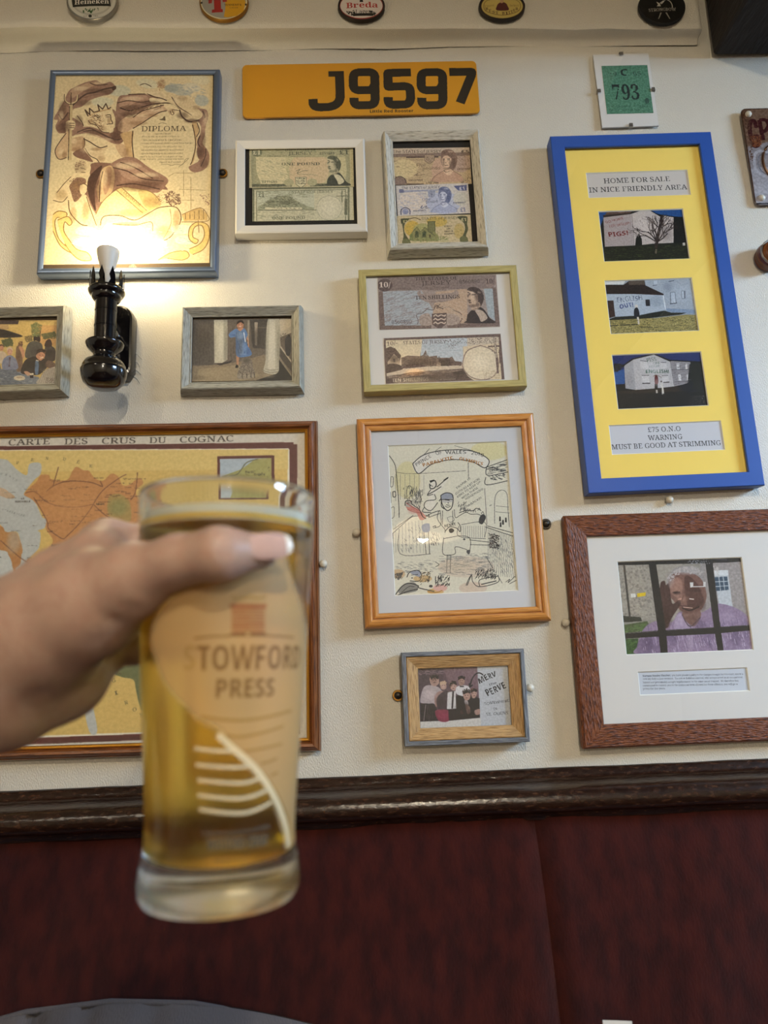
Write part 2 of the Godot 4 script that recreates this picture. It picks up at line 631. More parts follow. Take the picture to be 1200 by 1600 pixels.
func build_room() -> void:
	struct("floor", box(Vector3(X0 - 0.2, -0.1, -0.2), Vector3(X1 + 0.2, 0, Z1 + 0.2)), mats.floor, "dark wooden floor of the pub")
	struct("ceiling", box(Vector3(X0 - 0.2, TOP, -0.2), Vector3(X1 + 0.2, TOP + 0.1, Z1 + 0.2)), mats.plaster, "cream painted ceiling")
	# the wall with the pictures: its plaster is a little uneven
	var st := newst()
	var fn := FastNoiseLite.new()
	fn.seed = 5
	fn.frequency = 3.0
	var rows := []
	for i in 49:
		var line := PackedVector3Array()
		for j in 85:
			var x := lerpf(X0, X1, j / 84.0)
			var y := lerpf(0.0, TOP, i / 48.0)
			line.append(Vector3(x, y, minf(fn.get_noise_2d(x, y) * 0.004 - 0.0012, 0.0)))
		rows.append(line)
	grid(st, rows, 60.0)
	var b := box(Vector3(X0, 0, -0.15), Vector3(X1, TOP, -0.01))
	st.append_from(b, 0, Transform3D())
	struct("wall_front", done(st), mats.wall, "uneven cream painted wall hung with frames")
	struct("wall_left", box(Vector3(X0 - 0.15, 0, -0.15), Vector3(X0, TOP, Z1 + 0.15)), mats.plaster, "cream wall on the left")
	struct("wall_back", box(Vector3(X0, 0, Z1), Vector3(X1, TOP, Z1 + 0.15)), mats.plaster, "cream wall behind the viewer")
	# right-hand wall with its window
	st = newst()
	for r in [[0.0, 1.50, -0.15, Z1 + 0.15], [2.17, TOP, -0.15, Z1 + 0.15], [1.50, 2.17, -0.15, 0.4], [1.50, 2.17, 1.3, Z1 + 0.15]]:
		box_into(st, Vector3(X1, r[0], r[2]), Vector3(X1 + 0.2, r[1], r[3]))
	struct("wall_right", done(st, false), mats.plaster, "cream wall on the right with a window")
	st = newst()
	for r in [[1.50, 1.53, 0.4, 1.3], [2.14, 2.17, 0.4, 1.3], [1.50, 2.17, 0.4, 0.43], [1.50, 2.17, 1.27, 1.3]]:
		box_into(st, Vector3(X1 + 0.06, r[0], r[2]), Vector3(X1 + 0.10, r[1], r[3]), 0.004)
	var win := struct("window_1", done(st, false), mats.white_paint, "white sash window in the right-hand wall")
	part("window_pane", box(Vector3(X1 + 0.075, 1.51, 0.41), Vector3(X1 + 0.081, 2.16, 1.29)), mats.pane, win)
	# boxed-in soffit along the top of the wall, its lower edge rounded; it ends short of the beam
	st = newst()
	rows = []
	var prof := [[1.0, TOP], [1.0, 2.20], [1.0, 2.097], [0.97, 2.092], [0.90, 2.0885], [0.55, 2.087], [0.30, 2.0865], [0.12, 2.084], [0.0, 2.079]]
	for p in prof:
		var line := PackedVector3Array()
		for j in 60:
			var x := lerpf(X0, 0.548, j / 59.0)
			var d := lerpf(0.040, 0.024, smoothstep(-0.6, 0.56, x)) + fn.get_noise_1d(x * 3.0) * 0.003
			var dy: float = fn.get_noise_2d(x * 2.0, 9.0) * 0.003
			line.append(Vector3(x, p[1] + (dy if p[1] < 2.15 else 0.0), d * p[0]))
		for e in [[0.552, 0.97], [0.555, 0.88], [0.556, 0.75], [0.556, -0.2]]:
			line.append(Vector3(e[0], p[1], 0.024 * minf(p[0], e[1])))
		rows.append(line)
	grid(st, rows, 40.0, true)
	struct("trim_1", done(st), mats.wall, "cream boxed soffit along the top of the wall carrying oval badges")
	struct("trim_2", box(Vector3(0.577, 2.056, 0.002), Vector3(0.86, TOP - 0.001, Z1 - 0.002), 0.004), mats.beam, "dark brown timber ceiling beam at the top right")

func build_rail_and_seat() -> void:
	# dado rail on top of the seat back
	var st := newst()
	var prof := [[0.0, 1.004], [0.004, 1.0045], [0.008, 1.002], [0.0095, 0.996], [0.0125, 0.9925], [0.020, 0.991], [0.036, 0.9885], [0.046, 0.9865], [0.052, 0.983], [0.0555, 0.977], [0.056, 0.970], [0.053, 0.9635], [0.047, 0.960], [0.040, 0.9585], [0.034, 0.955], [0.030, 0.948]]
	var rows := []
	var fn := FastNoiseLite.new()
	fn.seed = 3
	fn.frequency = 14.0
	for p in prof:
		var line := PackedVector3Array()
		for j in 180:
			var x := lerpf(X0 + 0.001, X1 - 0.001, j / 179.0)
			var e: float = fn.get_noise_2d(x, p[1] * 2.0) * 0.0009 - 0.0035
			line.append(Vector3(x, p[1] + e, p[0] + (fn.get_noise_2d(x, 3.0) * 0.0012 if p[0] > 0.01 else 0.0)))
		rows.append(line)
	grid(st, rows, 50.0, true)
	struct("trim_3", done(st), mats.rail, "worn dark brown varnished rail along the wall above the seat back")
	var seat := thing("banquette", "dark red-brown velvet banquette with a high upholstered back below the rail", "banquette", Vector3(0, 0, 0))
	var seams := [X0 + 0.01, -1.35, -0.55, 0.205, 0.95, X1 - 0.01]
	for k in seams.size() - 1:
		st = newst()
		rows = []
		for i in 41:
			var t := i / 40.0
			var line := PackedVector3Array()
			for j in 49:
				var s := j / 48.0
				var x := lerpf(seams[k], seams[k + 1], s)
				var y := lerpf(0.948, 0.42, t)
				var lean := lerpf(0.028, 0.105, t) + 0.018 * sin(PI * minf(t * 3.0, 1.0) * 0.5)
				var edge: float = minf(s, 1.0 - s) * (seams[k + 1] - seams[k])
				var tuck := -0.010 * exp(-edge / 0.006)
				line.append(Vector3(x + 0.010 * t, y, lean + tuck + fn.get_noise_2d(x * 0.30 + 5.0, y * 0.22 - x * 0.12) * 0.008 + fn.get_noise_2d(x * 0.7, y * 0.55 + 9.0) * 0.002))
			rows.append(line)
		grid(st, rows, 70.0, true)
		part("back_panel", done(st), mats.velvet, seat)
	part("seat_cushion", box(Vector3(X0 + 0.01, 0.34, 0.06), Vector3(X1 - 0.01, 0.480, 0.58), 0.03), mats.velvet, seat)
	part("plinth", box(Vector3(X0 + 0.01, 0, 0.02), Vector3(X1 - 0.01, 0.34, 0.5), 0.005), mats.beam, seat)
	# the cushion whose top peeps in at the lower left
	var c := thing("scatter_cushion", "grey creased fabric cushion leaning on the seat back at the lower left", "cushion", Vector3(-0.262, 0.4755, 0.20))
	st = newst()
	var cf := FastNoiseLite.new()
	cf.seed = 17
	cf.frequency = 9.0
	for side in [1.0, -1.0]:
		rows = []
		for i in 33:
			var line := PackedVector3Array()
			for j in 41:
				var u := lerpf(-1, 1, j / 40.0)
				var v := lerpf(-1, 1, i / 32.0)
				var bulge := pow(maxf(1.0 - pow(absf(u), 2.6), 0.0), 0.55) * pow(maxf(1.0 - pow(absf(v), 2.6), 0.0), 0.55)
				var x := u * 0.215 * (1.0 - 0.05 * v * v)
				var y := 0.178 + v * 0.170 * (1.0 - 0.10 * absf(u) * absf(u)) - 0.012 * u * u * maxf(v, 0.0)
				var crease := 0.0
				for cx in [-0.155, -0.075, -0.018, 0.045]:
					crease += exp(-pow((x - cx - 0.02 * (y - 0.3)) / 0.005, 2.0)) * smoothstep(0.16, 0.32, y)
				var z: float = side * (0.055 * bulge + 0.001) - side * crease * 0.012 + cf.get_noise_2d(x, y) * 0.004 * bulge
				line.append(Vector3(x, y + crease * -0.002, z + (0.20 - y) * 0.16))
			rows.append(line)
		grid(st, rows, 80.0, side < 0.0)
	var gm := mat(Color(0.30, 0.285, 0.295), 0.95)
	gm.rim_enabled = true
	gm.rim = 0.15
	gm.heightmap_enabled = true
	gm.heightmap_texture = noise_tex(71, 0.12, 2)
	gm.heightmap_scale = 0.03
	gm.uv1_scale = Vector3(12, 12, 1)
	part("cover", done(st), gm, c)
	st = newst()
	var loop := []
	for k in 49:
		var a := TAU * k / 48.0
		var u := signf(cos(a)) * pow(absf(cos(a)), 0.45)
		var v := signf(sin(a)) * pow(absf(sin(a)), 0.45)
		var y := 0.178 + v * 0.170 * (1.0 - 0.10 * u * u) - 0.012 * u * u * maxf(v, 0.0)
		loop.append(Vector3(u * 0.215 * (1.0 - 0.05 * v * v), y, (0.20 - y) * 0.16))
	tube_into(st, loop, 0.003, 6)
	part("piping", done(st), gm, c)
	# a white card whose top edge just shows at the bottom, standing on the seat
	var card := thing("table_card", "white card standing on the seat, only its top edge showing at the bottom", "card", Vector3(0.206, 0.4815, 0.30))
	st = newst()
	quad(st, Vector3(-0.011, 0, 0.03), Vector3(0.018, 0, 0.03), Vector3(0.0125, 0.3550, 0.0), Vector3(-0.0125, 0.3570, 0.0))
	quad(st, Vector3(0.018, 0, -0.03), Vector3(-0.011, 0, -0.03), Vector3(-0.0125, 0.3570, -0.0005), Vector3(0.0125, 0.3550, -0.0005))
	part("card_panel", done(st, false), mats.card_white, card)

# ==================================================================== the wall lamp
func build_wall_lamp() -> void:
	var at := Vector3(-0.3285, 1.15, 0.07)
	var t := thing("wall_lamp", "glossy black wall lamp with a lit candle bulb below the framed diploma", "lamp", at)
	var M: Material = mats.black_gloss
	# back plate with a rounded top and cut lower corners
	var st := newst()
	var out := PackedVector2Array()
	for k in 11:
		var a := PI * k / 10.0
		out.append(Vector2(cos(a) * 0.020, 0.478 + sin(a) * 0.020))
	out.append_array(PackedVector2Array([Vector2(-0.020, 0.402), Vector2(-0.013, 0.390), Vector2(0.013, 0.390), Vector2(0.020, 0.402)]))
	var rows := []
	for p in [[1.0, -0.0695], [1.0, -0.054], [0.93, -0.0505], [0.80, -0.0495]]:
		var line := PackedVector3Array()
		for k in out.size() + 1:
			var q := out[k % out.size()]
			line.append(Vector3(q.x * p[0], 0.440 + (q.y - 0.440) * lerpf(1.0, p[0], 0.35), p[1]))
		rows.append(line)
	grid(st, rows, 25.0)
	var mid := Vector3(0, 0.44, -0.0495)
	for k in out.size():
		tri(st, mid, rows[3][k], rows[3][k + 1], Vector3.BACK)
	part("back_plate", done(st, false), M, t)
	st = newst()
	tube_into(st, [Vector3(0, 0.445, -0.052), Vector3(0, 0.445, -0.008)], 0.008, 14)
	tube_into(st, [Vector3(0, 0.412, -0.052), Vector3(0, 0.412, -0.010)], 0.006, 12)
	part("arm", done(st), M, t)
	part("bowl", lathe([[0.0, 0.3555], [0.013, 0.3558], [0.019, 0.3572], [0.0255, 0.3635], [0.0282, 0.371], [0.0290, 0.377], [0.0292, 0.3795], [0.0283, 0.3812], [0.0277, 0.3817], [0.0275, 0.385], [0.0245, 0.391], [0.0180, 0.3945], [0.0150, 0.3965], [0.0143, 0.400], [0.0145, 0.4035]], 44, 50.0, true), M, t)
	part("saucer", lathe([[0.0145, 0.4030], [0.0170, 0.4055], [0.0220, 0.4105], [0.0238, 0.4150], [0.0243, 0.4168], [0.0236, 0.4182], [0.0200, 0.4190], [0.0150, 0.4195], [0.0138, 0.421]], 44, 50.0, true), M, t)
	part("column", lathe([[0.0138, 0.4195], [0.0142, 0.4215], [0.0142, 0.440], [0.0147, 0.4405], [0.0147, 0.4425], [0.0142, 0.443], [0.0142, 0.462], [0.0147, 0.4625], [0.0147, 0.4645], [0.0142, 0.465], [0.0142, 0.479]], 12, 10.0, true), M, t)
	part("flange", lathe([[0.0142, 0.477], [0.0165, 0.4785], [0.0188, 0.4815], [0.0192, 0.485], [0.0215, 0.4865], [0.0235, 0.4895], [0.0238, 0.4915], [0.0225, 0.494], [0.0210, 0.4955], [0.0, 0.4955]], 44, 40.0, true), M, t)
	st = newst()
	for k in 10:                                 # pierced gallery of leaf-shaped points
		var a := TAU * (k + 0.5) / 10.0
		var d := Vector3(cos(a), 0, sin(a))
		var s := Vector3(-sin(a), 0, cos(a))
		var leaf := [Vector2(-0.0045, 0.495), Vector2(-0.002, 0.5005), Vector2(-0.0038, 0.507), Vector2(0, 0.5195), Vector2(0.0038, 0.507), Vector2(0.002, 0.5005), Vector2(0.0045, 0.495)]
		for f in [0.0207, 0.0219]:
			for i in range(1, leaf.size() - 1):
				tri(st, d * f + s * leaf[0].x + Vector3.UP * leaf[0].y, d * f + s * leaf[i].x + Vector3.UP * leaf[i].y, d * f + s * leaf[i + 1].x + Vector3.UP * leaf[i + 1].y, d * (1.0 if f > 0.021 else -1.0))
		for i in leaf.size() - 1:
			quad(st, d * 0.0207 + s * leaf[i].x + Vector3.UP * leaf[i].y, d * 0.0219 + s * leaf[i].x + Vector3.UP * leaf[i].y, d * 0.0219 + s * leaf[i + 1].x + Vector3.UP * leaf[i + 1].y, d * 0.0207 + s * leaf[i + 1].x + Vector3.UP * leaf[i + 1].y)
	part("gallery", done(st, false), M, t)
	var holder := part("lamp_holder", lathe([[0.0, 0.495], [0.0095, 0.4955], [0.0095, 0.512], [0.0075, 0.514], [0.0078, 0.523]], 24, 35.0, true), mat(Color(0.78, 0.76, 0.72), 0.4), t)
	part("bulb_base", lathe([[0.0078, 0.521], [0.0086, 0.524], [0.0112, 0.532], [0.0136, 0.541], [0.0146, 0.548], [0.0147, 0.5515], [0.0140, 0.5525]], 30, 50.0, true), mat(Color(0.85, 0.83, 0.79), 0.45), holder)
	var glow := mat(Color(1, 0.93, 0.80), 0.4)
	glow.emission_enabled = true
	glow.emission = Color(1.0, 0.92, 0.76)
	glow.emission_energy_multiplier = 7.0
	part("bulb", lathe([[0.0142, 0.5520], [0.0148, 0.555], [0.0145, 0.560], [0.0125, 0.569], [0.0095, 0.578], [0.006, 0.586], [0.003, 0.5905], [0.0, 0.5925]], 30, 60.0, true), glow, holder)
	var l := OmniLight3D.new()
	l.name = "bulb_light"
	l.light_color = Color(1.0, 0.92, 0.74)
	l.light_energy = 0.046
	l.light_size = 0.012
	l.omni_range = 8.0
	l.omni_attenuation = 2.0
	l.shadow_enabled = true
	l.position = Vector3(0, 0.568, 0)
	t.add_child(l)
	st = newst()
	for k in 4:                                  # frayed strings of old paint where the plate meets the wall
		var y := 0.398 + k * 0.012
		tube_into(st, [Vector3(0.018, y, -0.068), Vector3(0.023, y - 0.004, -0.0672), Vector3(0.026 + 0.002 * (k % 2), y - 0.010, -0.0685)], 0.0005, 5)
	part("paint_strand", done(st), mats.pin_white, t)

# ==================================================================== pictures
const PROFILES := {
	"aluminium": [[0.0, 0.0015], [0.0, 0.0150], [0.0006, 0.0180], [0.0020, 0.0196], [0.0042, 0.0200], [0.0062, 0.0196], [0.0080, 0.0186], [0.0088, 0.0178], [0.0089, 0.0174]],
	"white": [[0.0005, 0.0015], [0.0, 0.0160], [0.0010, 0.0192], [0.0030, 0.0202], [0.0115, 0.0182], [0.0138, 0.0180], [0.0145, 0.0174], [0.0146, 0.0164]],
	"sloped": [[0.0, 0.0015], [0.0004, 0.0060], [0.0022, 0.0165], [0.0034, 0.0205], [0.0050, 0.0220], [0.0066, 0.0212], [0.0140, 0.0150], [0.0146, 0.0156], [0.0160, 0.0150], [0.0162, 0.0134]],
	"slim": [[0.0004, 0.0015], [0.0, 0.0190], [0.0008, 0.0202], [0.0095, 0.0202], [0.0103, 0.0194], [0.0105, 0.0174]],
	"box": [[0.0004, 0.0015], [0.0, 0.0226], [0.0010, 0.0240], [0.0192, 0.0240], [0.0200, 0.0232], [0.0202, 0.0206]],
	"grooved": [[0.0, 0.0015], [0.0004, 0.0140], [0.0022, 0.0176], [0.0050, 0.0195], [0.0088, 0.0198], [0.0108, 0.0188], [0.0114, 0.0160], [0.0124, 0.0158], [0.0130, 0.0180], [0.0152, 0.0186], [0.0174, 0.0180], [0.0190, 0.0170], [0.0194, 0.0162]],
	"plank": [[0.0010, 0.0015], [0.0, 0.0160], [0.0025, 0.0192], [0.0110, 0.0202], [0.0220, 0.0197], [0.0280, 0.0186], [0.0293, 0.0170], [0.0295, 0.0157]],
	"edge": [[0.0004, 0.0015], [0.0, 0.0200], [0.0008, 0.0220], [0.0050, 0.0225], [0.0060, 0.0205]],
	"inner": [[0.0060, 0.0160], [0.0062, 0.0195], [0.0075, 0.0202], [0.0200, 0.0165], [0.0210, 0.0160], [0.0213, 0.0148]],
	"stepped": [[0.0, 0.0015], [0.0006, 0.0100], [0.0022, 0.0135], [0.0030, 0.0130], [0.0042, 0.0165], [0.0075, 0.0200], [0.0105, 0.0190], [0.0125, 0.0148], [0.0135, 0.0155]],
	"fillet": [[0.0134, 0.0140], [0.0136, 0.0156], [0.0150, 0.0164], [0.0168, 0.0156], [0.0176, 0.0142], [0.0178, 0.0134]],
}

func frame(called: String, label: String, category: String, f: Array, prof: String, m: Material, group: String, zb: float) -> Node3D:
	var t := thing(called, label, category, Vector3(f[0], f[1], 0), group)
	t.rotation.z = f[4]
	for s in 4:
		part("frame_rail", rail_mesh(f[2], f[3], PROFILES[prof], s), m, t)
	part("backing_board", box(Vector3(-f[2] / 2.0 + 0.004, -f[3] / 2.0 + 0.004, 0.002), Vector3(f[2] / 2.0 - 0.004, f[3] / 2.0 - 0.004, zb)), mats.backing, t)
	return t

func pane(t: Node3D, w: float, h: float, z: float) -> void:
	part("glass_pane", box(Vector3(-w / 2.0, -h / 2.0, z), Vector3(w / 2.0, h / 2.0, z + 0.0012)), mats.pane, t)

# a print placed by its own centre on the wall, turned into the axes of its frame
func put_print(t: Node3D, called: String, art: String, p: Array, z: float, thick := 0.0004, rough := 0.6, label := "") -> void:
	var q := Vector2(p[0] - t.position.x, p[1] - t.position.y).rotated(-t.rotation.z)
	var o := part(called, sheet(p[2], p[3], thick), print_mat(art, rough), t, Vector3(q.x, q.y, z))
	o.rotation.z = p[4] - t.rotation.z
	if label != "":
		o.set_meta("label", label)

func local_rect(t: Node3D, p: Array) -> Array:
	var q := Vector2(p[0] - t.position.x, p[1] - t.position.y).rotated(-t.rotation.z)
	return [q.x - p[2] / 2.0 + 0.0006, q.y - p[3] / 2.0 + 0.0006, q.x + p[2] / 2.0 - 0.0006, q.y + p[3] / 2.0 - 0.0006]

func board(t: Node3D, f: Array, inset: float, z: float, thick: float, m: Material, called := "mount_board") -> void:
	part(called, box(Vector3(-f[2] / 2.0 + inset, -f[3] / 2.0 + inset, z), Vector3(f[2] / 2.0 - inset, f[3] / 2.0 - inset, z + thick)), m, t)

func build_pictures() -> void:
	var G := "frames on the cream wall"
	var f: Array = POS.diploma
	var t := frame("framed_diploma", "sepia sea-king diploma in a slim steel-blue frame behind the wall lamp", "picture", f, "aluminium", mats.steel_blue, G, 0.0150)
	put_print(t, "diploma_print", "diploma", POS.diploma_p, 0.0151)
	pane(t, f[2] - 0.012, f[3] - 0.012, 0.0158)

	f = POS.white
	t = frame("framed_banknotes", "two pale green banknotes in a plain white frame below the yellow number plate", "picture", f, "white", mats.white_paint, G, 0.0120)
	board(t, f, 0.010, 0.0121, 0.0012, mats.card_black)
	put_print(t, "banknote", "pound_front", POS.pound_front, 0.0136)
	put_print(t, "banknote", "pound_back", POS.pound_back, 0.0141)
	pane(t, f[2] - 0.022, f[3] - 0.022, 0.0148)

	f = POS.notes
	t = frame("framed_banknotes", "three overlapping banknotes in a weathered white upright frame", "picture", f, "sloped", mats.weathered_white, G, 0.0090)
	board(t, f, 0.012, 0.0091, 0.0008, mats.card_black)
	put_print(t, "banknote", "five_note", POS.five_note, 0.0100, 0.0004, 0.6, "brown banknote, topmost of three")
	put_print(t, "banknote", "blue_note", POS.blue_note, 0.0105, 0.0004, 0.6, "blue banknote, middle of three")
	put_print(t, "banknote", "church_note", POS.church_note, 0.0110, 0.0004, 0.6, "yellow-green banknote with a church, lowest of three")
	pane(t, f[2] - 0.028, f[3] - 0.028, 0.0118)

	f = POS.olive
	t = frame("framed_banknotes", "two purple-brown banknotes on white card in a slim olive-yellow wooden frame", "picture", f, "slim", mats.pale_oak, G, 0.0140)
	board(t, f, 0.007, 0.0141, 0.0008, mats.card_white)
	put_print(t, "banknote", "ten_front", POS.ten_front, 0.0150)
	put_print(t, "banknote", "ten_back", POS.ten_back, 0.0150)
	pane(t, f[2] - 0.017, f[3] - 0.017, 0.0158)

	f = POS.blue
	t = frame("framed_photographs", "bright blue upright frame with three house photographs in a yellow mount", "picture", f, "box", mats.blue_paint, G, 0.0150)
	var holes := []
	var five := ["sale_card", "tree_photo", "courtyard_photo", "gable_photo", "warning_card"]
	for k in five:
		holes.append(local_rect(t, POS[k]))
	part("mount_board", mount(f[2] - 0.030, f[3] - 0.030, 0.0014, holes, mats.card_yellow, mats.core), null, t, Vector3(0, 0, 0.0158))
	for k in five:
		put_print(t, "photograph" if k.ends_with("photo") else "caption_card", k, POS[k], 0.0152, 0.0004, 0.35 if k.ends_with("photo") else 0.8)
	pane(t, f[2] - 0.034, f[3] - 0.034, 0.0190)

	f = POS.cartoon
	t = frame("framed_cartoon", "pen cartoon of a pub scene in a grooved orange pine frame", "picture", f, "grooved", mats.pine, G, 0.0110)
	part("mount_board", mount(f[2] - 0.030, f[3] - 0.030, 0.0012, [local_rect(t, POS.cartoon_p)], mats.card_cool, mats.core), null, t, Vector3(0, 0, 0.0122))
	put_print(t, "drawing", "cartoon", POS.cartoon_p, 0.0113, 0.0005, 0.8)
	pane(t, f[2] - 0.034, f[3] - 0.034, 0.0142)

	f = POS.rustic
	t = frame("framed_photograph", "photograph of a man behind window bars in a wide rustic brown wooden frame", "picture", f, "plank", mats.rustic, G, 0.0105)
	part("mount_board", mount(f[2] - 0.046, f[3] - 0.046, 0.0014, [local_rect(t, POS.bars_photo), local_rect(t, POS.caption)], mats.card_white, mats.core), null, t, Vector3(0, 0, 0.0116))
	put_print(t, "photograph", "bars_photo", POS.bars_photo, 0.0108, 0.0005, 0.35)
	put_print(t, "caption_card", "caption", POS.caption, 0.0108, 0.0005, 0.8)
	pane(t, f[2] - 0.048, f[3] - 0.048, 0.0138)

	f = POS.merv
	t = frame("framed_photograph", "small party photograph with a handwritten note in an oak and grey frame above the rail", "picture", f, "edge", mats.grey_wood, G, 0.0115)
	for s in 4:
		part("inner_rail", rail_mesh(f[2], f[3], PROFILES.inner, s), mats.oak, t)
	put_print(t, "photograph", "party_photo", POS.party_photo, 0.0118, 0.0005, 0.45)
	pane(t, f[2] - 0.038, f[3] - 0.038, 0.0126)

	f = POS.garden
	t = frame("framed_photograph", "photograph of people drinking at garden tables in a grey frame at the left edge", "picture", f, "sloped", mats.weathered_grey, G, 0.0100)
	put_print(t, "photograph", "garden_photo", POS.garden_photo, 0.0106, 0.0005, 0.4)
	pane(t, f[2] - 0.028, f[3] - 0.028, 0.0116)

	f = POS.column
	t = frame("framed_photograph", "photograph of a woman in a blue dress between columns in a grey frame", "picture", f, "sloped", mats.weathered_grey, G, 0.0100)
	put_print(t, "photograph", "column_photo", POS.column_photo, 0.0106, 0.0005, 0.4)
	pane(t, f[2] - 0.028, f[3] - 0.028, 0.0116)

	f = POS.map
	t = frame("framed_map", "large wine-region map in a brown wooden frame with a gilt inner edge", "map", f, "stepped", mats.walnut, G, 0.0095)
	for s in 4:
		part("gilt_fillet", rail_mesh(f[2], f[3], PROFILES.fillet, s), mats.gold, t)
	board(t, f, 0.012, 0.0096, 0.0008, mats.card_cool)
	put_print(t, "map_print", "map", POS.map_p, 0.0106, 0.0005, 0.5)
	pane(t, f[2] - 0.030, f[3] - 0.030, 0.0118)

	# number plate, a flat plate with rounded corners
	f = POS.plate
	t = thing("number_plate", "yellow number plate with large dark characters at the top of the wall", "number plate", Vector3(f[0], f[1], 0))
	t.rotation.z = f[4]
	part("plate", rounded_plate(f[2], f[3], 0.007, 0.0030), print_mat("plate", 0.4), t, Vector3(0, 0, 0.0025))
	part("fixing_pad", box(Vector3(-0.14, -0.02, 0.0012), Vector3(-0.11, 0.02, 0.0026)), mats.card_black, t)
	part("fixing_pad", box(Vector3(0.11, -0.02, 0.0012), Vector3(0.14, 0.02, 0.0026)), mats.card_black, t)

	# frameless clip frame with a green paper disc holder
	f = POS.clip
	t = thing("clip_frame", "small frameless glass clip frame holding a green licence card", "picture", Vector3(f[0], f[1], 0), G)
	t.rotation.z = f[4]
	part("backing_board", box(Vector3(-f[2] / 2.0, -f[3] / 2.0, 0.0015), Vector3(f[2] / 2.0, f[3] / 2.0, 0.0040)), mats.card_white, t)
	put_print(t, "licence_card", "licence", POS.licence, 0.0041, 0.0003, 0.8)
	pane(t, f[2], f[3], 0.0046)
	for k in [Vector3(0, f[3] / 2.0, 0), Vector3(0, -f[3] / 2.0, PI), Vector3(-f[2] / 2.0, -0.002, PI / 2), Vector3(f[2] / 2.0, -0.002, -PI / 2)]:
		var st := newst()
		box_into(st, Vector3(-0.003, -0.004, 0.0063), Vector3(0.003, 0.0012, 0.0070), 0.0002)
		box_into(st, Vector3(-0.003, 0.0004, 0.0012), Vector3(0.003, 0.0012, 0.0070), 0.0002)
		var o := part("clip", done(st, false), mats.steel, t, Vector3(k.x, k.y, 0))
		o.rotation.z = k.z

	# stamped tin sign at the right edge
	f = POS.tin_sign
	t = thing("tin_sign", "rusty stamped metal sign with dark red letters at the upper right edge", "sign", Vector3(f[0], f[1], 0))
	t.rotation.z = f[4]
	var sm := print_mat("tin_sign", 0.32)
	sm.metallic = 0.55
	part("sign_plate", rounded_plate(f[2], f[3], 0.008, 0.0016), sm, t, Vector3(0, 0, 0.0050))
	for k in [[-1, 1], [-1, -1], [1, 1], [1, -1]]:
		part("screw", lathe([[0.0, 0.0045], [0.003, 0.0040], [0.0048, 0.0020], [0.0050, 0.0], [0.0028, -0.0005], [0.0028, -0.0052]], 18, 40.0, false), mats.pin_white, t, Vector3(k[0] * (f[2] / 2.0 - 0.0105), k[1] * (f[3] / 2.0 - 0.0105), 0.0066)).rotation.x = PI / 2
	var st2 := newst()
	tube_into(st2, arc_points(Vector3(-f[2] / 2.0 + 0.043, -0.012, 0.0066), 0.021, 0.030, PI * 0.5, PI * 1.5), 0.0022, 8)
	part("stamped_scroll", done(st2), sm, t)

func arc_points(c: Vector3, rx: float, ry: float, a0: float, a1: float) -> Array:
	var out := []
	for k in 17:
		var a := lerpf(a0, a1, k / 16.0)
		out.append(c + Vector3(cos(a) * rx, sin(a) * ry, 0))
	return out

func rounded_plate(w: float, h: float, r: float, t: float) -> ArrayMesh:
	var st := newst()
	var out := []
	for c in [[1, 1, 0.0], [-1, 1, PI / 2], [-1, -1, PI], [1, -1, PI * 1.5]]:
		for k in 6:
			var a: float = c[2] + PI / 2 * k / 5.0
			out.append(Vector2(c[0] * (w / 2.0 - r) + cos(a) * r, c[1] * (h / 2.0 - r) + sin(a) * r))
	var n := out.size()
	var rows := []
	for p in [[0.0, 0.0], [0.0, t * 0.7], [0.0005, t]]:
		for k in 1:
			var line := []
			for i in n:
				var q: Vector2 = out[i]
				var s: Vector2 = q - q.normalized() * p[0]
				line.append(Vector3(s.x, s.y, p[1]))
			rows.append(line)
	var uv := func(v: Vector3): return Vector2(v.x / w + 0.5, 0.5 - v.y / h)
	for i in n:
		var j := (i + 1) % n
		for k in 2:
			var a: Vector3 = rows[k][i]
			var b: Vector3 = rows[k][j]
			var c: Vector3 = rows[k + 1][j]
			var d: Vector3 = rows[k + 1][i]
			quad(st, a, b, c, d, [uv.call(a), uv.call(b), uv.call(c), uv.call(d)])
		tri(st, Vector3(0, 0, t), rows[2][i], rows[2][j], Vector3.BACK, Vector2(0.5, 0.5), uv.call(rows[2][i]), uv.call(rows[2][j]))
		tri(st, Vector3.ZERO, rows[0][i], rows[0][j], Vector3.FORWARD, Vector2(0.5, 0.5), uv.call(rows[0][i]), uv.call(rows[0][j]))
	return done(st, false)

